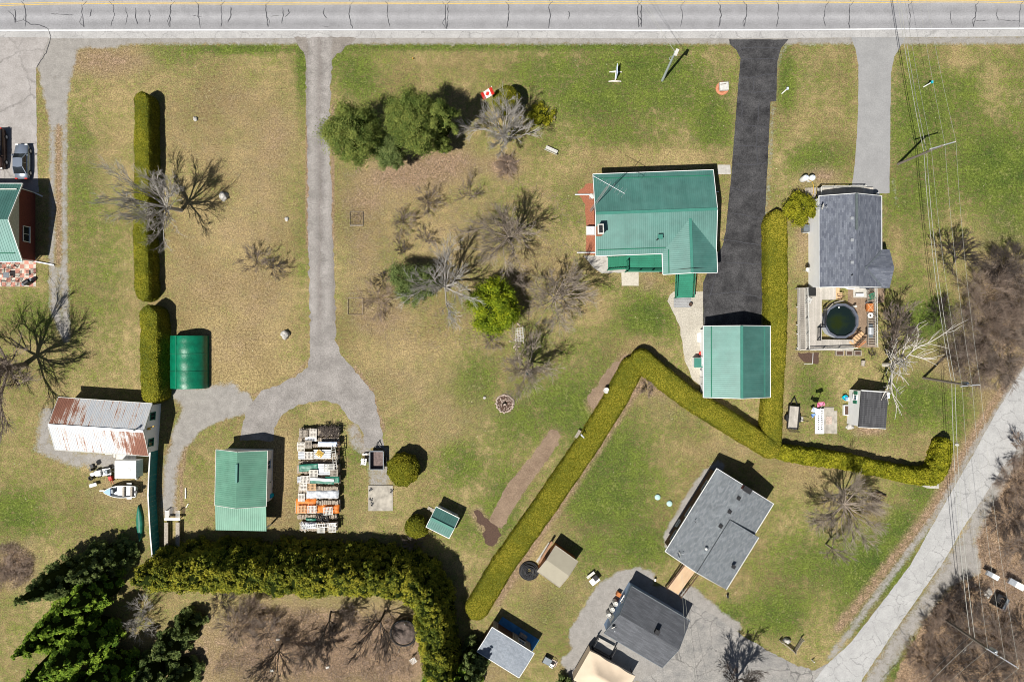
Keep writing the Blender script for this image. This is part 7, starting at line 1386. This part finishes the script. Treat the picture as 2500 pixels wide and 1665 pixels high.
def ball(name, label, px, py, rx, h, leaf, core='corey', dens=160, size=.1, px_top=True, cone=False, cat='shrub', amp=.1, group=None):
    zt = h*.6 if px_top else 0; c = W(px, py, zt); c.z = 0; V = []; n, m = 28, 16
    for j in range(m+1):
        t = j/m; 
        for k in range(n):
            a = 2*math.pi*k/n
            if cone: r_ = rx*(math.sin(min(1, (1-t)*1.35)*math.pi/2)**.7) if t < .999 else .02; z = h*t
            else: ph = -math.pi/2+math.pi*t; r_ = rx*max(.02, math.cos(ph))**.85; z = h/2*(1+math.sin(ph))
            p = Vector((c.x+r_*math.cos(a), c.y+r_*math.sin(a), z)); q = 1+amp*2*mnoise(p*1.8); V.append((c.x+(p.x-c.x)*q, c.y+(p.y-c.y)*q, z))
    F = [(j*n+k, j*n+(k+1) % n, (j+1)*n+(k+1) % n, (j+1)*n+k) for j in range(m) for k in range(n)]; V = np.array(V); F = np.array(F); rng = np.random.default_rng(int(px))
    Pp, Nn = sample_surface(V, F, dens, rng); LV, LF = leaves(Pp+Nn*rng.uniform(-.02, .06, (len(Pp), 1)), Nn, size, rng, .8)
    o = np_obj(name, np.vstack([V, LV]), np.vstack([F, LF+len(V)]), [M[core], M[leaf]], mi=[0]*len(F)+[1]*len(LF)); return tag(o, label, cat, group)
ball('clipped_shrub', 'large clipped egg shaped shrub right of the high sided grey trailer', 984, 1146, 2.0, 3.3, 'hedge_y')
ball('clipped_shrub', 'smaller clipped round shrub beside the little green roofed hut', 1017, 1287, 1.42, 2.4, 'hedge_y')
ball('clipped_shrub', 'clipped dome shrub behind the pale bare tree near the flag', 1237, 245, 1.7, 4.0, 'hedge_y', dens=140)

# ------------------------------------------------------------------ leafy evergreens
def evergreen(name, label, cx, cy, zc, R, h, leaf, seed, nb=42, per=320, size=.12, base=None, lean=1.0, group=None, cat='tree', z0=.15, irr=.35, dens=1.0, flat=1.0):
    nb = int(nb*1.9); per = int(per*.62); size *= .9
    """crown centred at photo pixel (cx,cy) for height zc; R crown radius (m), h tree height"""
    rng = np.random.default_rng(seed); c = W(cx, cy, zc); c.z = 0; o = thing(name, label, cat, c, 0, group)
    mb = MB(); mb.tube((c.x, c.y, 0), (c.x, c.y, h*.8), .05*h**.6+.08, .05, 8); mb.build('trunk', M['bark2'], o)
    P = []; N = []; zz = (h-h*z0)/2; zm = h*z0+zz
    for k in range(nb):
        ph = math.asin(rng.uniform(-.55, 1)); a = rng.uniform(0, 2*math.pi); s = rng.uniform(.45, 1.0)**.5
        lob = 1+irr*mnoise(Vector((math.cos(a)*1.4, math.sin(a)*1.4, seed)))*1.6
        b = np.array([c.x+R*lob*math.cos(ph)*math.cos(a)*s*.86, c.y+R*lob*math.cos(ph)*math.sin(a)*s*.86, zm+zz*math.sin(ph)*s*.88]); br = R*rng.uniform(.09, .19)
        n_ = int(per*dens*(.6+.8*rng.random())); D = rng.normal(0, 1, (n_, 3)); D /= np.linalg.norm(D, axis=1)[:, None]; D[:, 2] = np.abs(D[:, 2])*1.1-.35
        G = rng.normal(0, .62, (n_, 3)); G[:, 2] = np.abs(G[:, 2])*.9-.3; rad_ = b-np.array([c.x, c.y, b[2]]); rad_ = rad_/(np.linalg.norm(rad_)+1e-6); G = G+rad_*(G@rad_)[:, None]*.5; P.append(b+G*br); N.append(G*.8+np.array([0, 0, .5]))
    P = np.vstack(P); N = np.vstack(N); LV, LF = leaves(P, N, size, rng, .55)
    core = MB(); core.blob((c.x, c.y, zm-.1*zz), (R*.55, R*.55, zz*.68), seed, .3, 14, 10); CV = np.array(core.v); CF = np.array(core.f)
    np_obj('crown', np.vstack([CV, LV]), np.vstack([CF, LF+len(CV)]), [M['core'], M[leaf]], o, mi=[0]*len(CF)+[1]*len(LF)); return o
evergreen('pine_tree', 'leftmost large pine beside the gravel drive', 864, 325, 6, 3.7, 10.5, 'pine', 1, 80, 420, irr=.3)
evergreen('pine_tree', 'smaller dark pine filling the gap below the two large pines', 958, 372, 3.5, 2.2, 7, 'dspruce', 2, 40, 400)
evergreen('pine_tree', 'middle large pine with bright green crown in the group by the drive', 1008, 292, 6.5, 3.5, 12.0, 'pine', 3, 80, 420, irr=.4)
evergreen('pine_tree', 'narrow pine at the right side of the pine group near the flag', 1080, 300, 6, 2.0, 11.5, 'pine', 4, 34, 400, irr=.5)
evergreen('pine_tree', 'small pale pine at the lower right foot of the pine group', 1078, 356, 3, 1.2, 6, 'pine', 5, 22, 300)
evergreen('cedar_tree', 'round lime green conifer in the middle of the bare trees', 1207, 748, 3, 3.3, 6.5, 'lime', 6, 60, 420, size=.14, irr=.2)
evergreen('fir_tree', 'dull green fir behind the spreading bare birch branches', 1012, 690, 2.5, 2.9, 5.5, 'dspruce', 7, 46, 400, irr=.55)
evergreen('round_bush', 'golden green round bush at the north west corner of the white pool house', 1954, 512, 1.6, 2.1, 3.2, 'ybush', 8, 46, 300, size=.12, irr=.1, cat='bush', z0=.02)
evergreen('golden_shrub', 'low golden shrub around the grey rock near the flag', 1318, 285, .6, 1.7, 1.1, 'ybush', 9, 26, 120, size=.12, irr=.4, cat='shrub', z0=.0)
# spruces bottom left
def spruce(name, label, bx, by, h, R, leaf, seed, n=9000, size=.2, group=None, zb=.06):
    rng = np.random.default_rng(seed); c = W(bx, by); o = thing(name, label, 'tree', c, 0, group); mb = MB(); mb.tube(c, c+Vector((0, 0, h*.97)), .03*h, .03, 8); mb.build('trunk', M['bark5'], o)
    nb = int(h*9); zs = zb*h+(1-zb)*h*(rng.random(nb)**1.25)*.97; az = rng.random(nb)*2*math.pi; Rb = R*(1-zs/h)**.8*rng.uniform(.72, 1.12, nb)+.12
    w_ = Rb**1.3; idx_ = rng.choice(nb, n, p=w_/w_.sum()); t = rng.random(n)**.55; r_ = Rb[idx_]*t; aj = az[idx_]+rng.normal(0, .16, n)*(1.1-.5*t)
    z = zs[idx_]-r_*.22+rng.normal(0, .07, n)+.1*t*t*Rb[idx_]; P = np.stack([c.x+r_*np.cos(aj), c.y+r_*np.sin(aj), np.maximum(z, .05)], 1)
    N = np.stack([np.cos(aj)*.8, np.sin(aj)*.8, np.full(n, 1.05 if leaf == 'spruce' else .7)], 1); LV, LF = leaves(P, N, size, rng, .45, 2.2)
    cm = MB(); cm.lathe([(R*.62, .3), (R*.55, h*.25), (R*.34, h*.6), (.05, h*.93)], c, 12); CF = [f for f in cm.f if len(f) == 4]; CV = np.array(cm.v)  # dense inner cone added so the crown blocks light
    np_obj('crown', np.vstack([CV, LV]), np.vstack([CF, LF+len(CV)]), [M['core'], M[leaf]], o, mi=[0]*len(CF)+[1]*len(LF)); return o
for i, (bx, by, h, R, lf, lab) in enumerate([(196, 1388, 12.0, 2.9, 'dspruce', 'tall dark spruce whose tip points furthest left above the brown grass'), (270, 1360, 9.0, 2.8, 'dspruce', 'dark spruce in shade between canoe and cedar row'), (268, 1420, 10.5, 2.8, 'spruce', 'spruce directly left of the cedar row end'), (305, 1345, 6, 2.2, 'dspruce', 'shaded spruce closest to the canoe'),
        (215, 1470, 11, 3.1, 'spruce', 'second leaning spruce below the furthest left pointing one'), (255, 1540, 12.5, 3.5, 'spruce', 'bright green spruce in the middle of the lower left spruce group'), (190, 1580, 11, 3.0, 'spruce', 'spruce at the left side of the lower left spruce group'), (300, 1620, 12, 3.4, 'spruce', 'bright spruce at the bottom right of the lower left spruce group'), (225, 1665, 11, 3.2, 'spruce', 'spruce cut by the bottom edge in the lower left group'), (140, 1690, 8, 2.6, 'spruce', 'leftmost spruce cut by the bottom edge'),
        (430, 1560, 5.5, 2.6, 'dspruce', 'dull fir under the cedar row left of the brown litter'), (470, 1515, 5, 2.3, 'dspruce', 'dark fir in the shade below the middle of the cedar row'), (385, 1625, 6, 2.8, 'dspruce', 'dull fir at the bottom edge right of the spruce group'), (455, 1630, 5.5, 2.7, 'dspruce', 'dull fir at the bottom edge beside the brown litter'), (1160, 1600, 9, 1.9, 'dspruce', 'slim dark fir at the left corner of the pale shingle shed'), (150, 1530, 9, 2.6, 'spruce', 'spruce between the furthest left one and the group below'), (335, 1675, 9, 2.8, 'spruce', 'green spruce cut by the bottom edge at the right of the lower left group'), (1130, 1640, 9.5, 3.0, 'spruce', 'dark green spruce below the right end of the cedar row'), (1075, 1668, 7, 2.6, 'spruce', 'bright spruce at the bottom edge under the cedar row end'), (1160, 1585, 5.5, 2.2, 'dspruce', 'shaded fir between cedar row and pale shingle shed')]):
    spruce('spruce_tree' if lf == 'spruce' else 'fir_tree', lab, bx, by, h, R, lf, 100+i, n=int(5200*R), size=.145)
evergreen('low_shrub', 'dark shrub in the tree shadow right of the pale shingle shed', 1375, 1668, .8, 1.3, 1.6, 'dspruce', 31, 16, 160, cat='shrub', z0=0)

# ------------------------------------------------------------------ bare trees
def bare(name, label, bx, by, cx, cy, h, R, mat, seed, limbs=6, depth=4, kids=4, twig=.016, trunk_r=.16, fork=.28, shrub=False, cat='tree', group=None, curl=.11, up=.55, crowncat='crown', rise=1.0):
    """trunk base at ground pixel (bx,by); crown centre seen at pixel (cx,cy) when ~0.65 h high"""
    rnd_ = random.Random(seed); b = W(bx, by); cc = W(cx, cy, h*.65); lean = Vector((cc.x-b.x, cc.y-b.y, 0)); segs = []; tr = []
    def grow(p, d, L, r, dep):
        n = 3 if dep > 0 else 2; pts = [p]; q = p.copy(); dd = d.copy()
        for k in range(n):
            dd = (dd+Vector((rnd_.gauss(0, curl), rnd_.gauss(0, curl), rnd_.gauss(.05, curl*.6)))*.55).normalized(); q = q+dd*(L/n); r1 = max(twig*.5, r*(1-(k+1)/n*.5)); segs.append((pts[-1][:], q[:], max(twig*.6, r*(1-k/n*.45)), r1)); pts.append(q.copy())
        if dep <= 0: return
        nk = kids if dep > 1 else kids+2
        for i in range(nk):
            t = rnd_.uniform(.22, 1.0); j = min(n-1, int(t*n)); f = t*n-j; base = pts[j].lerp(pts[j+1], min(1, f)); ax = dd.cross(Vector((rnd_.gauss(0, 1), rnd_.gauss(0, 1), rnd_.gauss(0, 1)))).normalized()
            nd = (dd+ax*rnd_.uniform(.28, .62)+Vector((0, 0, .05))).normalized(); grow(base, nd, L*rnd_.uniform(.5, .78), max(twig, r*.5), dep-1)
    if shrub: fk = Vector((0, 0, .02))
    else:
        fk = Vector((lean.x*.35, lean.y*.35, h*fork)); tr = [((0, 0, 0), fk[:], trunk_r*1.25, trunk_r)]
    for i in range(limbs):
        a = 2*math.pi*(i+rnd_.random()*.7)/limbs; el = rnd_.uniform(.35, 1.25); d = Vector((math.cos(a)*math.cos(el), math.sin(a)*math.cos(el), math.sin(el)*1.1*up*2)).normalized(); grow(fk, d, h*rnd_.uniform(.42, .6), (trunk_r*.7 if not shrub else trunk_r*.35), depth)
    A = np.array([s[0] for s in segs]); B = np.array([s[1] for s in segs]); r0 = np.array([s[2] for s in segs]); r1 = np.array([s[3] for s in segs])
    f3 = np.array(fk[:]); ext = np.percentile(np.hypot(B[:, 0]-f3[0], B[:, 1]-f3[1]), 96); sx = R/ext; zmax = np.percentile(B[:, 2]-f3[2], 99.5); sz = (h-f3[2])/max(zmax, .1)
    def fit(X):
        Y = X-f3; zrel = np.clip(Y[:, 2]*sz/(h-f3[2]+1e-6), -.2, 1.1); Y = Y*np.array([sx, sx, sz]); Y[:, 0] += (lean.x-f3[0])*np.minimum(1, zrel*1.6); Y[:, 1] += (lean.y-f3[1])*np.minimum(1, zrel*1.6); Z = Y+f3; Z[:, 2] = np.maximum(Z[:, 2], .04); return Z
    A = fit(A); B = fit(B); D = B-A; D /= np.linalg.norm(D, axis=1)[:, None]+1e-9; up_ = np.where(np.abs(D[:, 2:3]) > .9, np.array([[1., 0, 0]]), np.array([[0, 0, 1.]])); U = np.cross(D, up_); U /= np.linalg.norm(U, axis=1)[:, None]; Vv = np.cross(D, U)
    n = len(A); V = np.empty((n, 6, 3))
    for k in range(3):
        a = 2*math.pi*k/3; w = U*math.cos(a)+Vv*math.sin(a); V[:, k] = A+w*r0[:, None]; V[:, 3+k] = B+w*r1[:, None]
    i0 = (np.arange(n)*6)[:, None]; F = np.concatenate([i0+np.array([[0, 1, 4, 3]]), i0+np.array([[1, 2, 5, 4]]), i0+np.array([[2, 0, 3, 5]])]); V = V.reshape(-1, 3)+np.array([b.x, b.y, 0])
    if shrub: o = np_obj(name, V, F, M[mat]); return tag(o, label, cat, group)
    o = thing(name, label, cat, b, 0, group); mb = MB()
    for s in tr: mb.tube(b+Vector(s[0]), b+Vector(s[1]), s[2], s[3], 9)
    mb.build('trunk', M[mat], o); np_obj('crown', V, F, M[mat], o); return o
T_ = [('tall pale grey bare tree standing over the long clipped hedge', 443, 514, 350, 498, 11.0, 5.0, 'bark', 10, 4, .0125, .2),
      ('large dark bare tree at the left edge beside the barn', 60, 890, -30, 905, 11.5, 7.2, 'bark2', 11, 4, .016, .28),
      ('pale bare tree below the dome shrub near the flag', 1235, 350, 1226, 305, 9.5, 4.4, 'bark', 11, 4, .0125, .16),
      ('wide pale bare tree left of the green roofed house', 1243, 590, 1240, 562, 9.5, 4.9, 'bark6', 10, 4, .0125, .2),
      ('bare tree spreading toward the house front path', 1350, 737, 1362, 712, 8.0, 4.6, 'bark6', 11, 4, .0125, .14),
      ('lowest bare tree with a teal pot at its foot', 1283, 905, 1288, 898, 7.5, 4.3, 'bark6', 9, 4, .0125, .15),
      ('birch like bare tree with long pale limbs over the dull green fir', 1092, 708, 1080, 690, 8.5, 5.3, 'bark', 8, 4, .0125, .2),
      ('round bare tree inside the hook of the rough hedge', 2050, 1222, 2075, 1245, 7.5, 4.9, 'bark6', 12, 4, .0125, .16),
      ('slim bare tree on the bungalow lawn below the round bare tree', 2016, 1328, 2050, 1352, 7.0, 2.2, 'bark6', 5, 3, .016, .1),
      ('bare tree between the pool deck and the brown thicket', 2178, 835, 2196, 792, 8.0, 3.0, 'bark2', 7, 4, .017, .14)]
for i, (lab, bx, by, cx, cy, h, R, m, lm, dp, tw, trr) in enumerate(T_): bare('bare_tree', lab, bx, by, cx, cy, h, R, m, 300+i, lm, dp, 4, tw, trr)
bare('dead_tree', 'fallen looking dead tree with thick white branches under the power lines', 2158, 890, 2215, 890, 8.0, 5.2, 'bark4', 330, 6, 2, 4, .03, .24, curl=.4)
bare('bare_tree', 'dark bare tree at the bottom edge above the paved yard', 1795, 1690, 1795, 1672, 7.5, 3.2, 'bark5', 331, 10, 4, 4, .016, .15)
for i, (lab, x, y, x2, y2, h, R, m, lm, dp) in enumerate([
        ('left one of two low bare shrubs on the left lawn', 628, 640, 615, 625, 3.2, 2.3, 'bark2', 8, 3), ('right one of two low bare shrubs on the left lawn', 664, 655, 668, 652, 2.4, 1.8, 'bark5', 8, 3),
        ('dark dense bare shrub left of the bare tree group', 984, 545, 982, 538, 2.8, 2.1, 'bark2', 10, 3), ('bare shrub above the dark dense one', 1045, 495, 1043, 490, 3.0, 2.1, 'bark2', 10, 3), ('twisted bare shrub highest in the bare tree group', 1148, 478, 1148, 460, 3.4, 2.4, 'bark2', 6, 3), ('bare shrub above the dull green fir', 1040, 588, 1042, 580, 2.4, 1.7, 'bark2', 7, 3), ('small bare shrub left of the dull green fir top', 980, 612, 978, 608, 1.8, 1.4, 'bark5', 7, 3),
        ('small brown shrub left edge of the dull green fir', 935, 685, 932, 680, 2.0, 1.3, 'bark5', 7, 3), ('reddish bare shrub spreading over the leaf litter', 925, 730, 920, 735, 2.6, 2.8, 'bark3', 9, 3), ('grey low twiggy shrub below the lime green conifer', 1200, 832, 1198, 832, 1.6, 1.7, 'bark2', 9, 3), ('bare shrub between the lime conifer and the tree by the path', 1265, 690, 1262, 685, 3.0, 2.0, 'bark2', 9, 3), ('small reddish bare shrub tucked into the corner of the diagonal hedge', 1580, 948, 1580, 945, 1.6, 1.4, 'bark3', 8, 3),
        ('round reddish twig mound below the pale bare tree near the flag', 1238, 402, 1238, 402, 1.2, 1.7, 'bark3', 22, 3), ('bare bush beside the dark pine foot', 945, 395, 944, 392, 1.2, 1.1, 'bark5', 9, 2),
        ('bare bush in the shade at the lower end of the cedar row', 340, 1525, 335, 1530, 3.0, 2.1, 'bark', 11, 3), ('grey bare shrub under the left part of the cedar row', 352, 1492, 348, 1490, 2.6, 2.0, 'bark', 9, 3), ('twiggy shrub growing in shade beside the small round clipped shrub', 1010, 1328, 1008, 1328, 1.2, 1.6, 'bark2', 9, 3),
        ('brown bare bush at the left edge of the photo by the brown grass', 30, 1400, 26, 1400, 1.3, 2.2, 'bark3', 10, 3), ('bare twiggy tree beside the planters below the pool deck', 2128, 868, 2130, 862, 1.2, .7, 'bark5', 6, 2)]):
    bare('bare_shrub', lab, x, y, x2, y2, h, R, m, 400+i, lm, dp, 4, .0115, .08, shrub=True, cat='shrub', up=.45)
# brown thicket on the right and in the corners, and bare bushes in the litter below the cedar row
TH = [(2310, 1500, 2.6, 2.6, 'bark3', 'pale brown brush just above the lower right pole foot'), (2355, 1545, 3.0, 2.8, 'bark2', 'grey brush right of the reddish roadside brush'), (2465, 1590, 3.2, 3.0, 'bark3', 'reddish brush right of the lower right pole'), (2300, 1660, 3.0, 2.8, 'bark3', 'reddish brush cut by the bottom edge left of centre in the lower right thicket'), (2500, 1540, 3.2, 3.0, 'bark5', 'dark brush at the right edge below the open crate'), (2495, 740, 4.2, 3.6, 'bark3', 'reddish thicket bush at the right edge above the largest one'), (2440, 850, 4.0, 3.4, 'bark2', 'grey thicket bush below the largest one'), (2500, 1100, 2.6, 2.6, 'bark3', 'roadside bush at the right edge halfway along the side road'), (2405, 715, 4.2, 3.8, 'bark3', 'thicket bush highest on the right beside the dark green one'), (2470, 700, 4.5, 4.2, 'bark2', 'thicket bush at the right edge level with the house dormer'), (2430, 800, 4.6, 4.5, 'bark3', 'largest thicket bush in the middle of the right edge'), (2350, 800, 4.0, 3.2, 'bark2', 'thicket bush crossed by the power lines right of the pool'), (2490, 810, 4.4, 3.8, 'bark3', 'thicket bush cut by the right edge above the side road'), (2390, 890, 4.0, 3.8, 'bark3', 'thicket bush just above the start of the side road'), (2450, 900, 3.6, 3.0, 'bark2', 'thicket bush nearest the side road at the right edge'), (2345, 870, 3.2, 2.6, 'bark2', 'thicket bush behind the white dead tree crown'),
      (2440, 650, 4.0, 3.0, 'bark5', 'dark thicket bush at the top of the right thicket'), (2480, 640, 4.2, 3.2, 'bark5', 'dark thicket bush in the upper right corner of the thicket'), (2300, 760, 3.0, 2.2, 'bark5', 'small dark bush left of the right thicket'),
      (2480, 1180, 3.0, 3.0, 'bark3', 'roadside bush at the right edge below the side road'), (2465, 1265, 3.2, 3.2, 'bark5', 'dark roadside bush above the mailbox stands'), (2495, 1330, 3.2, 3.0, 'bark2', 'roadside bush at the right edge above the mailbox stands'), (2370, 1450, 3.0, 2.6, 'bark5', 'dark brush left of the mailbox stands'), (2330, 1480, 2.6, 2.4, 'bark5', 'brush beside the foot of the lower right power pole'), (2290, 1540, 2.8, 2.8, 'bark3', 'reddish brush along the side road near the bottom'), (2260, 1610, 2.8, 2.8, 'bark3', 'reddish brush at the bottom edge nearest the side road'),
      (2380, 1530, 3.4, 3.4, 'bark2', 'brush under the power pole wires in the lower right'), (2440, 1560, 3.6, 3.4, 'bark2', 'brush beneath the lower right pole crossarm'), (2340, 1620, 3.4, 3.4, 'bark5', 'dark brush at the bottom between pole and side road'), (2410, 1640, 3.6, 3.4, 'bark5', 'dark brush at the bottom under the pole wires'), (2480, 1640, 3.4, 3.2, 'bark2', 'brush in the very lower right corner'),
      (575, 1530, 3.4, 3.0, 'bark2', 'reddish bush below the cedar row left of the bare litter'), (615, 1490, 3.0, 2.4, 'bark3', 'maroon bush touching the lower edge of the cedar row'), (655, 1545, 3.2, 2.8, 'bark2', 'grey bush in the litter below the cedar row'), (540, 1470, 2.6, 2.2, 'bark5', 'dark bush in the shade of the cedar row')]
for i, (x, y, h, R, m, lab) in enumerate(TH): bare('thicket_bush', lab, x, y, x, y, h, R, m, 500+i, 9, 3, 5, .0115, .06, shrub=True, cat='bush', up=.35, group='brown leafless bushes')
for i, (lab, bx, by, cx, cy, h, R, m) in enumerate([('fan shaped bare tree leaning out from under the cedar row', 808, 1492, 795, 1560, 6.0, 2.2, 'bark5'), ('large fan shaped bare tree left of the trampoline', 940, 1490, 905, 1570, 7.5, 3.4, 'bark5'), ('bare tree with dark fan of branches at the bottom left of the litter', 690, 1570, 660, 1625, 6.5, 2.8, 'bark5'), ('small pale limbed bare tree in the middle of the brown litter', 745, 1575, 770, 1600, 4.5, 2.0, 'bark2'), ('bare sapling between the fan trees below the cedar row', 860, 1480, 850, 1510, 4.0, 1.8, 'bark2'), ('bare tree at the left edge of the pool lawn thicket throwing a long shadow', 2330, 640, 2345, 610, 7.0, 2.8, 'bark5')]):
    bare('bare_tree', lab, bx, by, cx, cy, h, R, m, 600+i, 7, 4, 4, .0125, .11, fork=.22)

def scrub(label, poly, n, hgt, mat, seed):
    rng = np.random.default_rng(seed); xs = [p[0] for p in poly]; ys = [p[1] for p in poly]; px = rng.uniform(min(xs), max(xs), n*2); py = rng.uniform(min(ys), max(ys), n*2); r = np.zeros(len(px), bool)
    for i in range(len(poly)):
        x1, y1 = poly[i]; x2, y2 = poly[(i+1) % len(poly)]
        if y1 != y2: r ^= ((y1 > py) != (y2 > py)) & (px < (x2-x1)*(py-y1)/(y2-y1)+x1)
    cl = np.array([mnoise(Vector((a/42, b/42, seed))) for a, b in zip(px, py)]); r &= cl+rng.normal(0, .25, len(px)) > -.12; px = px[r]; py = py[r]; m = len(px)
    A = np.stack([(px-1250)/S, (832.5-py)/S, np.abs(rng.normal(0, hgt*.35, m))+.02], 1); D = rng.normal(0, 1, (m, 3)); D[:, 2] = np.abs(D[:, 2])*.7+.1; D *= (rng.uniform(.2, .65, m)/np.linalg.norm(D, axis=1))[:, None]; B = A+D
    U = np.cross(D, rng.normal(0, 1, (m, 3))); U *= (.0125/np.linalg.norm(U, axis=1))[:, None]; V = np.stack([A-U, A+U, B+U*.5, B-U*.5], 1).reshape(-1, 3); o = np_obj('underbrush', V, np.arange(4*m).reshape(-1, 4), M[mat]); tag(o, label, 'underbrush', None, 'stuff')
scrub('brown leafless underbrush covering the lower right corner beyond the side road', [(2500, 1090), (2425, 1230), (2385, 1330), (2400, 1400), (2330, 1430), (2280, 1480), (2205, 1620), (2180, 1700), (2560, 1700), (2560, 1090)], 26000, 1.1, 'bark3', 1)
scrub('dry brown underbrush filling the thicket along the right edge', [(2500, 620), (2400, 640), (2330, 740), (2300, 820), (2330, 930), (2450, 960), (2500, 880)], 16000, 1.3, 'bark2', 2)
scrub('reddish brown twigs and litter on the ground below the cedar row', [(540, 1480), (960, 1490), (1000, 1560), (1010, 1680), (500, 1680), (560, 1560)], 15000, .35, 'bark3', 3)
scrub('fallen leaves and thatch lying under the bare trees in the middle lawn', [(830, 420), (1150, 380), (1420, 500), (1420, 760), (1330, 930), (1150, 860), (960, 860), (850, 780)], 9000, .12, 'bark3', 5)
scrub('brown dry stalks on the patch at the left edge above the spruces', [(-10, 1330), (40, 1325), (85, 1360), (80, 1410), (30, 1440), (-10, 1440)], 3500, .5, 'bark3', 4)

# ------------------------------------------------------------------ poles and wires
def pole(label, bx, by, z, tx, ty, arm=None, mat='pole', trans=False, name='power_pole'):
    b = W(bx, by); t = W(tx, ty, z); o = thing(name, label, 'utility pole', b); mb = MB(); mb.tube(b, t, .17, .12, 12); mb.build('pole', M[mat], o); E = []
    if arm:
        p, q = W(*arm[0], z-.15), W(*arm[1], z-.15); mb = MB(); mb.bar(p, q, .12, .14); mb.bar(p.lerp(q, .3), t-Vector((0, 0, 1.2)), .05, .05); mb.bar(p.lerp(q, .7), t-Vector((0, 0, 1.2)), .05, .05); mb.build('crossarm', M['galv'], o)
        for f in (.02, .55, .98):
            i_ = p.lerp(q, f); mb = MB(); mb.lathe([(.04, .05), (.09, .12), (.04, .16), (.08, .22), (0, .3)], i_, 10); mb.build('insulator', M['offwhite'], o); E.append(i_+Vector((0, 0, .3)))
    if trans: mb = MB(); c0 = b.lerp(t, .86)+Vector((.35, .05, 0)); mb.lathe([(.22, -.45), (.26, -.4), (.26, .4), (.15, .5), (0, .52)], c0, 16); mb.build('transformer', M['galv'], o)
    return b, t, E
b2, t2_, E2 = pole('brown power pole with grey crossarm on the right lawn beside the pale driveway', 2192, 401, 9.0, 2300, 356, ((2269, 365), (2331, 347)))
b4, t4, E4 = pole('brown power pole leaning over the white dead tree', 2254, 922, 9.0, 2366, 941, ((2344, 943), (2390, 939)), trans=True)
b3, t3_, E3 = pole('power pole with long crossarm in the brush at the lower right', 2297, 1506, 10.8, 2440, 1603, ((2406, 1581), (2484, 1629)), trans=True)
b1, t1, _ = pole('grey green service pole with lamp at its top on the front lawn', 1617, 197, 8.6, 1649, 127, None, 'cgreypole', name='service_pole')
o1 = [x for x in bpy.data.objects if x.name.startswith('service_pole')][0]
mb = MB(); mb.box(t1+Vector((.1, -.1, .05)), (.35, .8, .18), -.4); mb.build('lamp_head', M['offwhite'], o1); mb = MB(); mb.ring(b1.lerp(t1, .78)+Vector((-.15, 0, 0)), .2, .03, 12, 4); mb.build('bracket', M['galv'], o1)
nw = [0]
def wire(a, b, label, sag=.5, r_=.013):
    a = Vector(a); b = Vector(b); mb = MB(); n = 16; pts = [a.lerp(b, k/n)-Vector((0, 0, sag*4*(k/n)*(1-k/n))) for k in range(n+1)]; mb.path(pts, r_, 4); o = mb.build('power_wire', M['wire']); tag(o, label, 'wire', 'overhead wires')
top = [W(2205, -290, 9.3), W(2198, -290, 9.3), W(2216, -290, 9.3)]; nm3 = ('left', 'middle', 'right')
top = [W(2168, -290, 9.3), W(2205, -290, 9.3), W(2214, -290, 9.3)]
for i in range(3):
    wire(top[i], E2[i], nm3[i]+' crossarm wire running up from the crossarm pole on the right lawn across the road'); wire(E2[i], E4[i], nm3[i]+' crossarm wire between the right lawn pole and the pole over the dead tree'); wire(E4[i], E3[i], nm3[i]+' crossarm wire between the dead tree pole and the lower right pole')
lo = [(b2.lerp(t2_, .66), b4.lerp(t4, .7), b3.lerp(t3_, .6)), (b2.lerp(t2_, .60), b4.lerp(t4, .63), b3.lerp(t3_, .52))]
for i, (p, q, s_) in enumerate(lo):
    nn = ('upper', 'lower')[i]; wire(W(2160-6*i, -290, p.z), p+Vector((.1, 0, 0)), nn+' telephone cable running up from the right lawn pole across the road', .6, .03); wire(p+Vector((.1, 0, 0)), q+Vector((.1, 0, 0)), nn+' telephone cable between the right lawn pole and the dead tree pole', .7, .03); wire(q+Vector((.1, 0, 0)), s_+Vector((.1, 0, 0)), nn+' telephone cable between the dead tree pole and the lower right pole', .7, .03)
for i, e in enumerate(E3): wire(e, e+(W(2225, 1800, 8)-W(2440, 1600, 8)), nm3[i]+' crossarm wire leaving the lower right pole toward the bottom edge', .4)
for i in range(2): q = lo[i][2]; wire(q, q+(W(2200, 1800, 6)-W(2400, 1590, 6)), ('upper', 'lower')[i]+' telephone cable leaving the lower right pole toward the bottom edge', .4, .025)
wire(t1, W(1520, -60, 8.5), 'service wire from the grey green pole across the road to the upper left', .2); wire(t1+Vector((.1, 0, -.4)), W(1540, -60, 8.2), 'second service wire from the grey green pole across the road', .3)
wire(W(1666, 1400, 3.5), W(1712, 1760, 6), 'service wire from the walkway side of the bungalow to the bottom edge', .4); wire(W(1664, 1402, 3.4), W(1690, 1760, 5.5), 'lower service wire passing over the charcoal garage to the bottom edge', .5)

# ------------------------------------------------------------------ render setup
scn.render.engine = 'CYCLES'
scn.cycles.max_bounces = 5; scn.cycles.diffuse_bounces = 2; scn.cycles.glossy_bounces = 2; scn.cycles.transmission_bounces = 2; scn.cycles.transparent_max_bounces = 4
scn.cycles.pixel_filter_type = 'BLACKMAN_HARRIS'; scn.cycles.filter_width = 1.0
scn.render.resolution_x = 1024; scn.render.resolution_y = 681
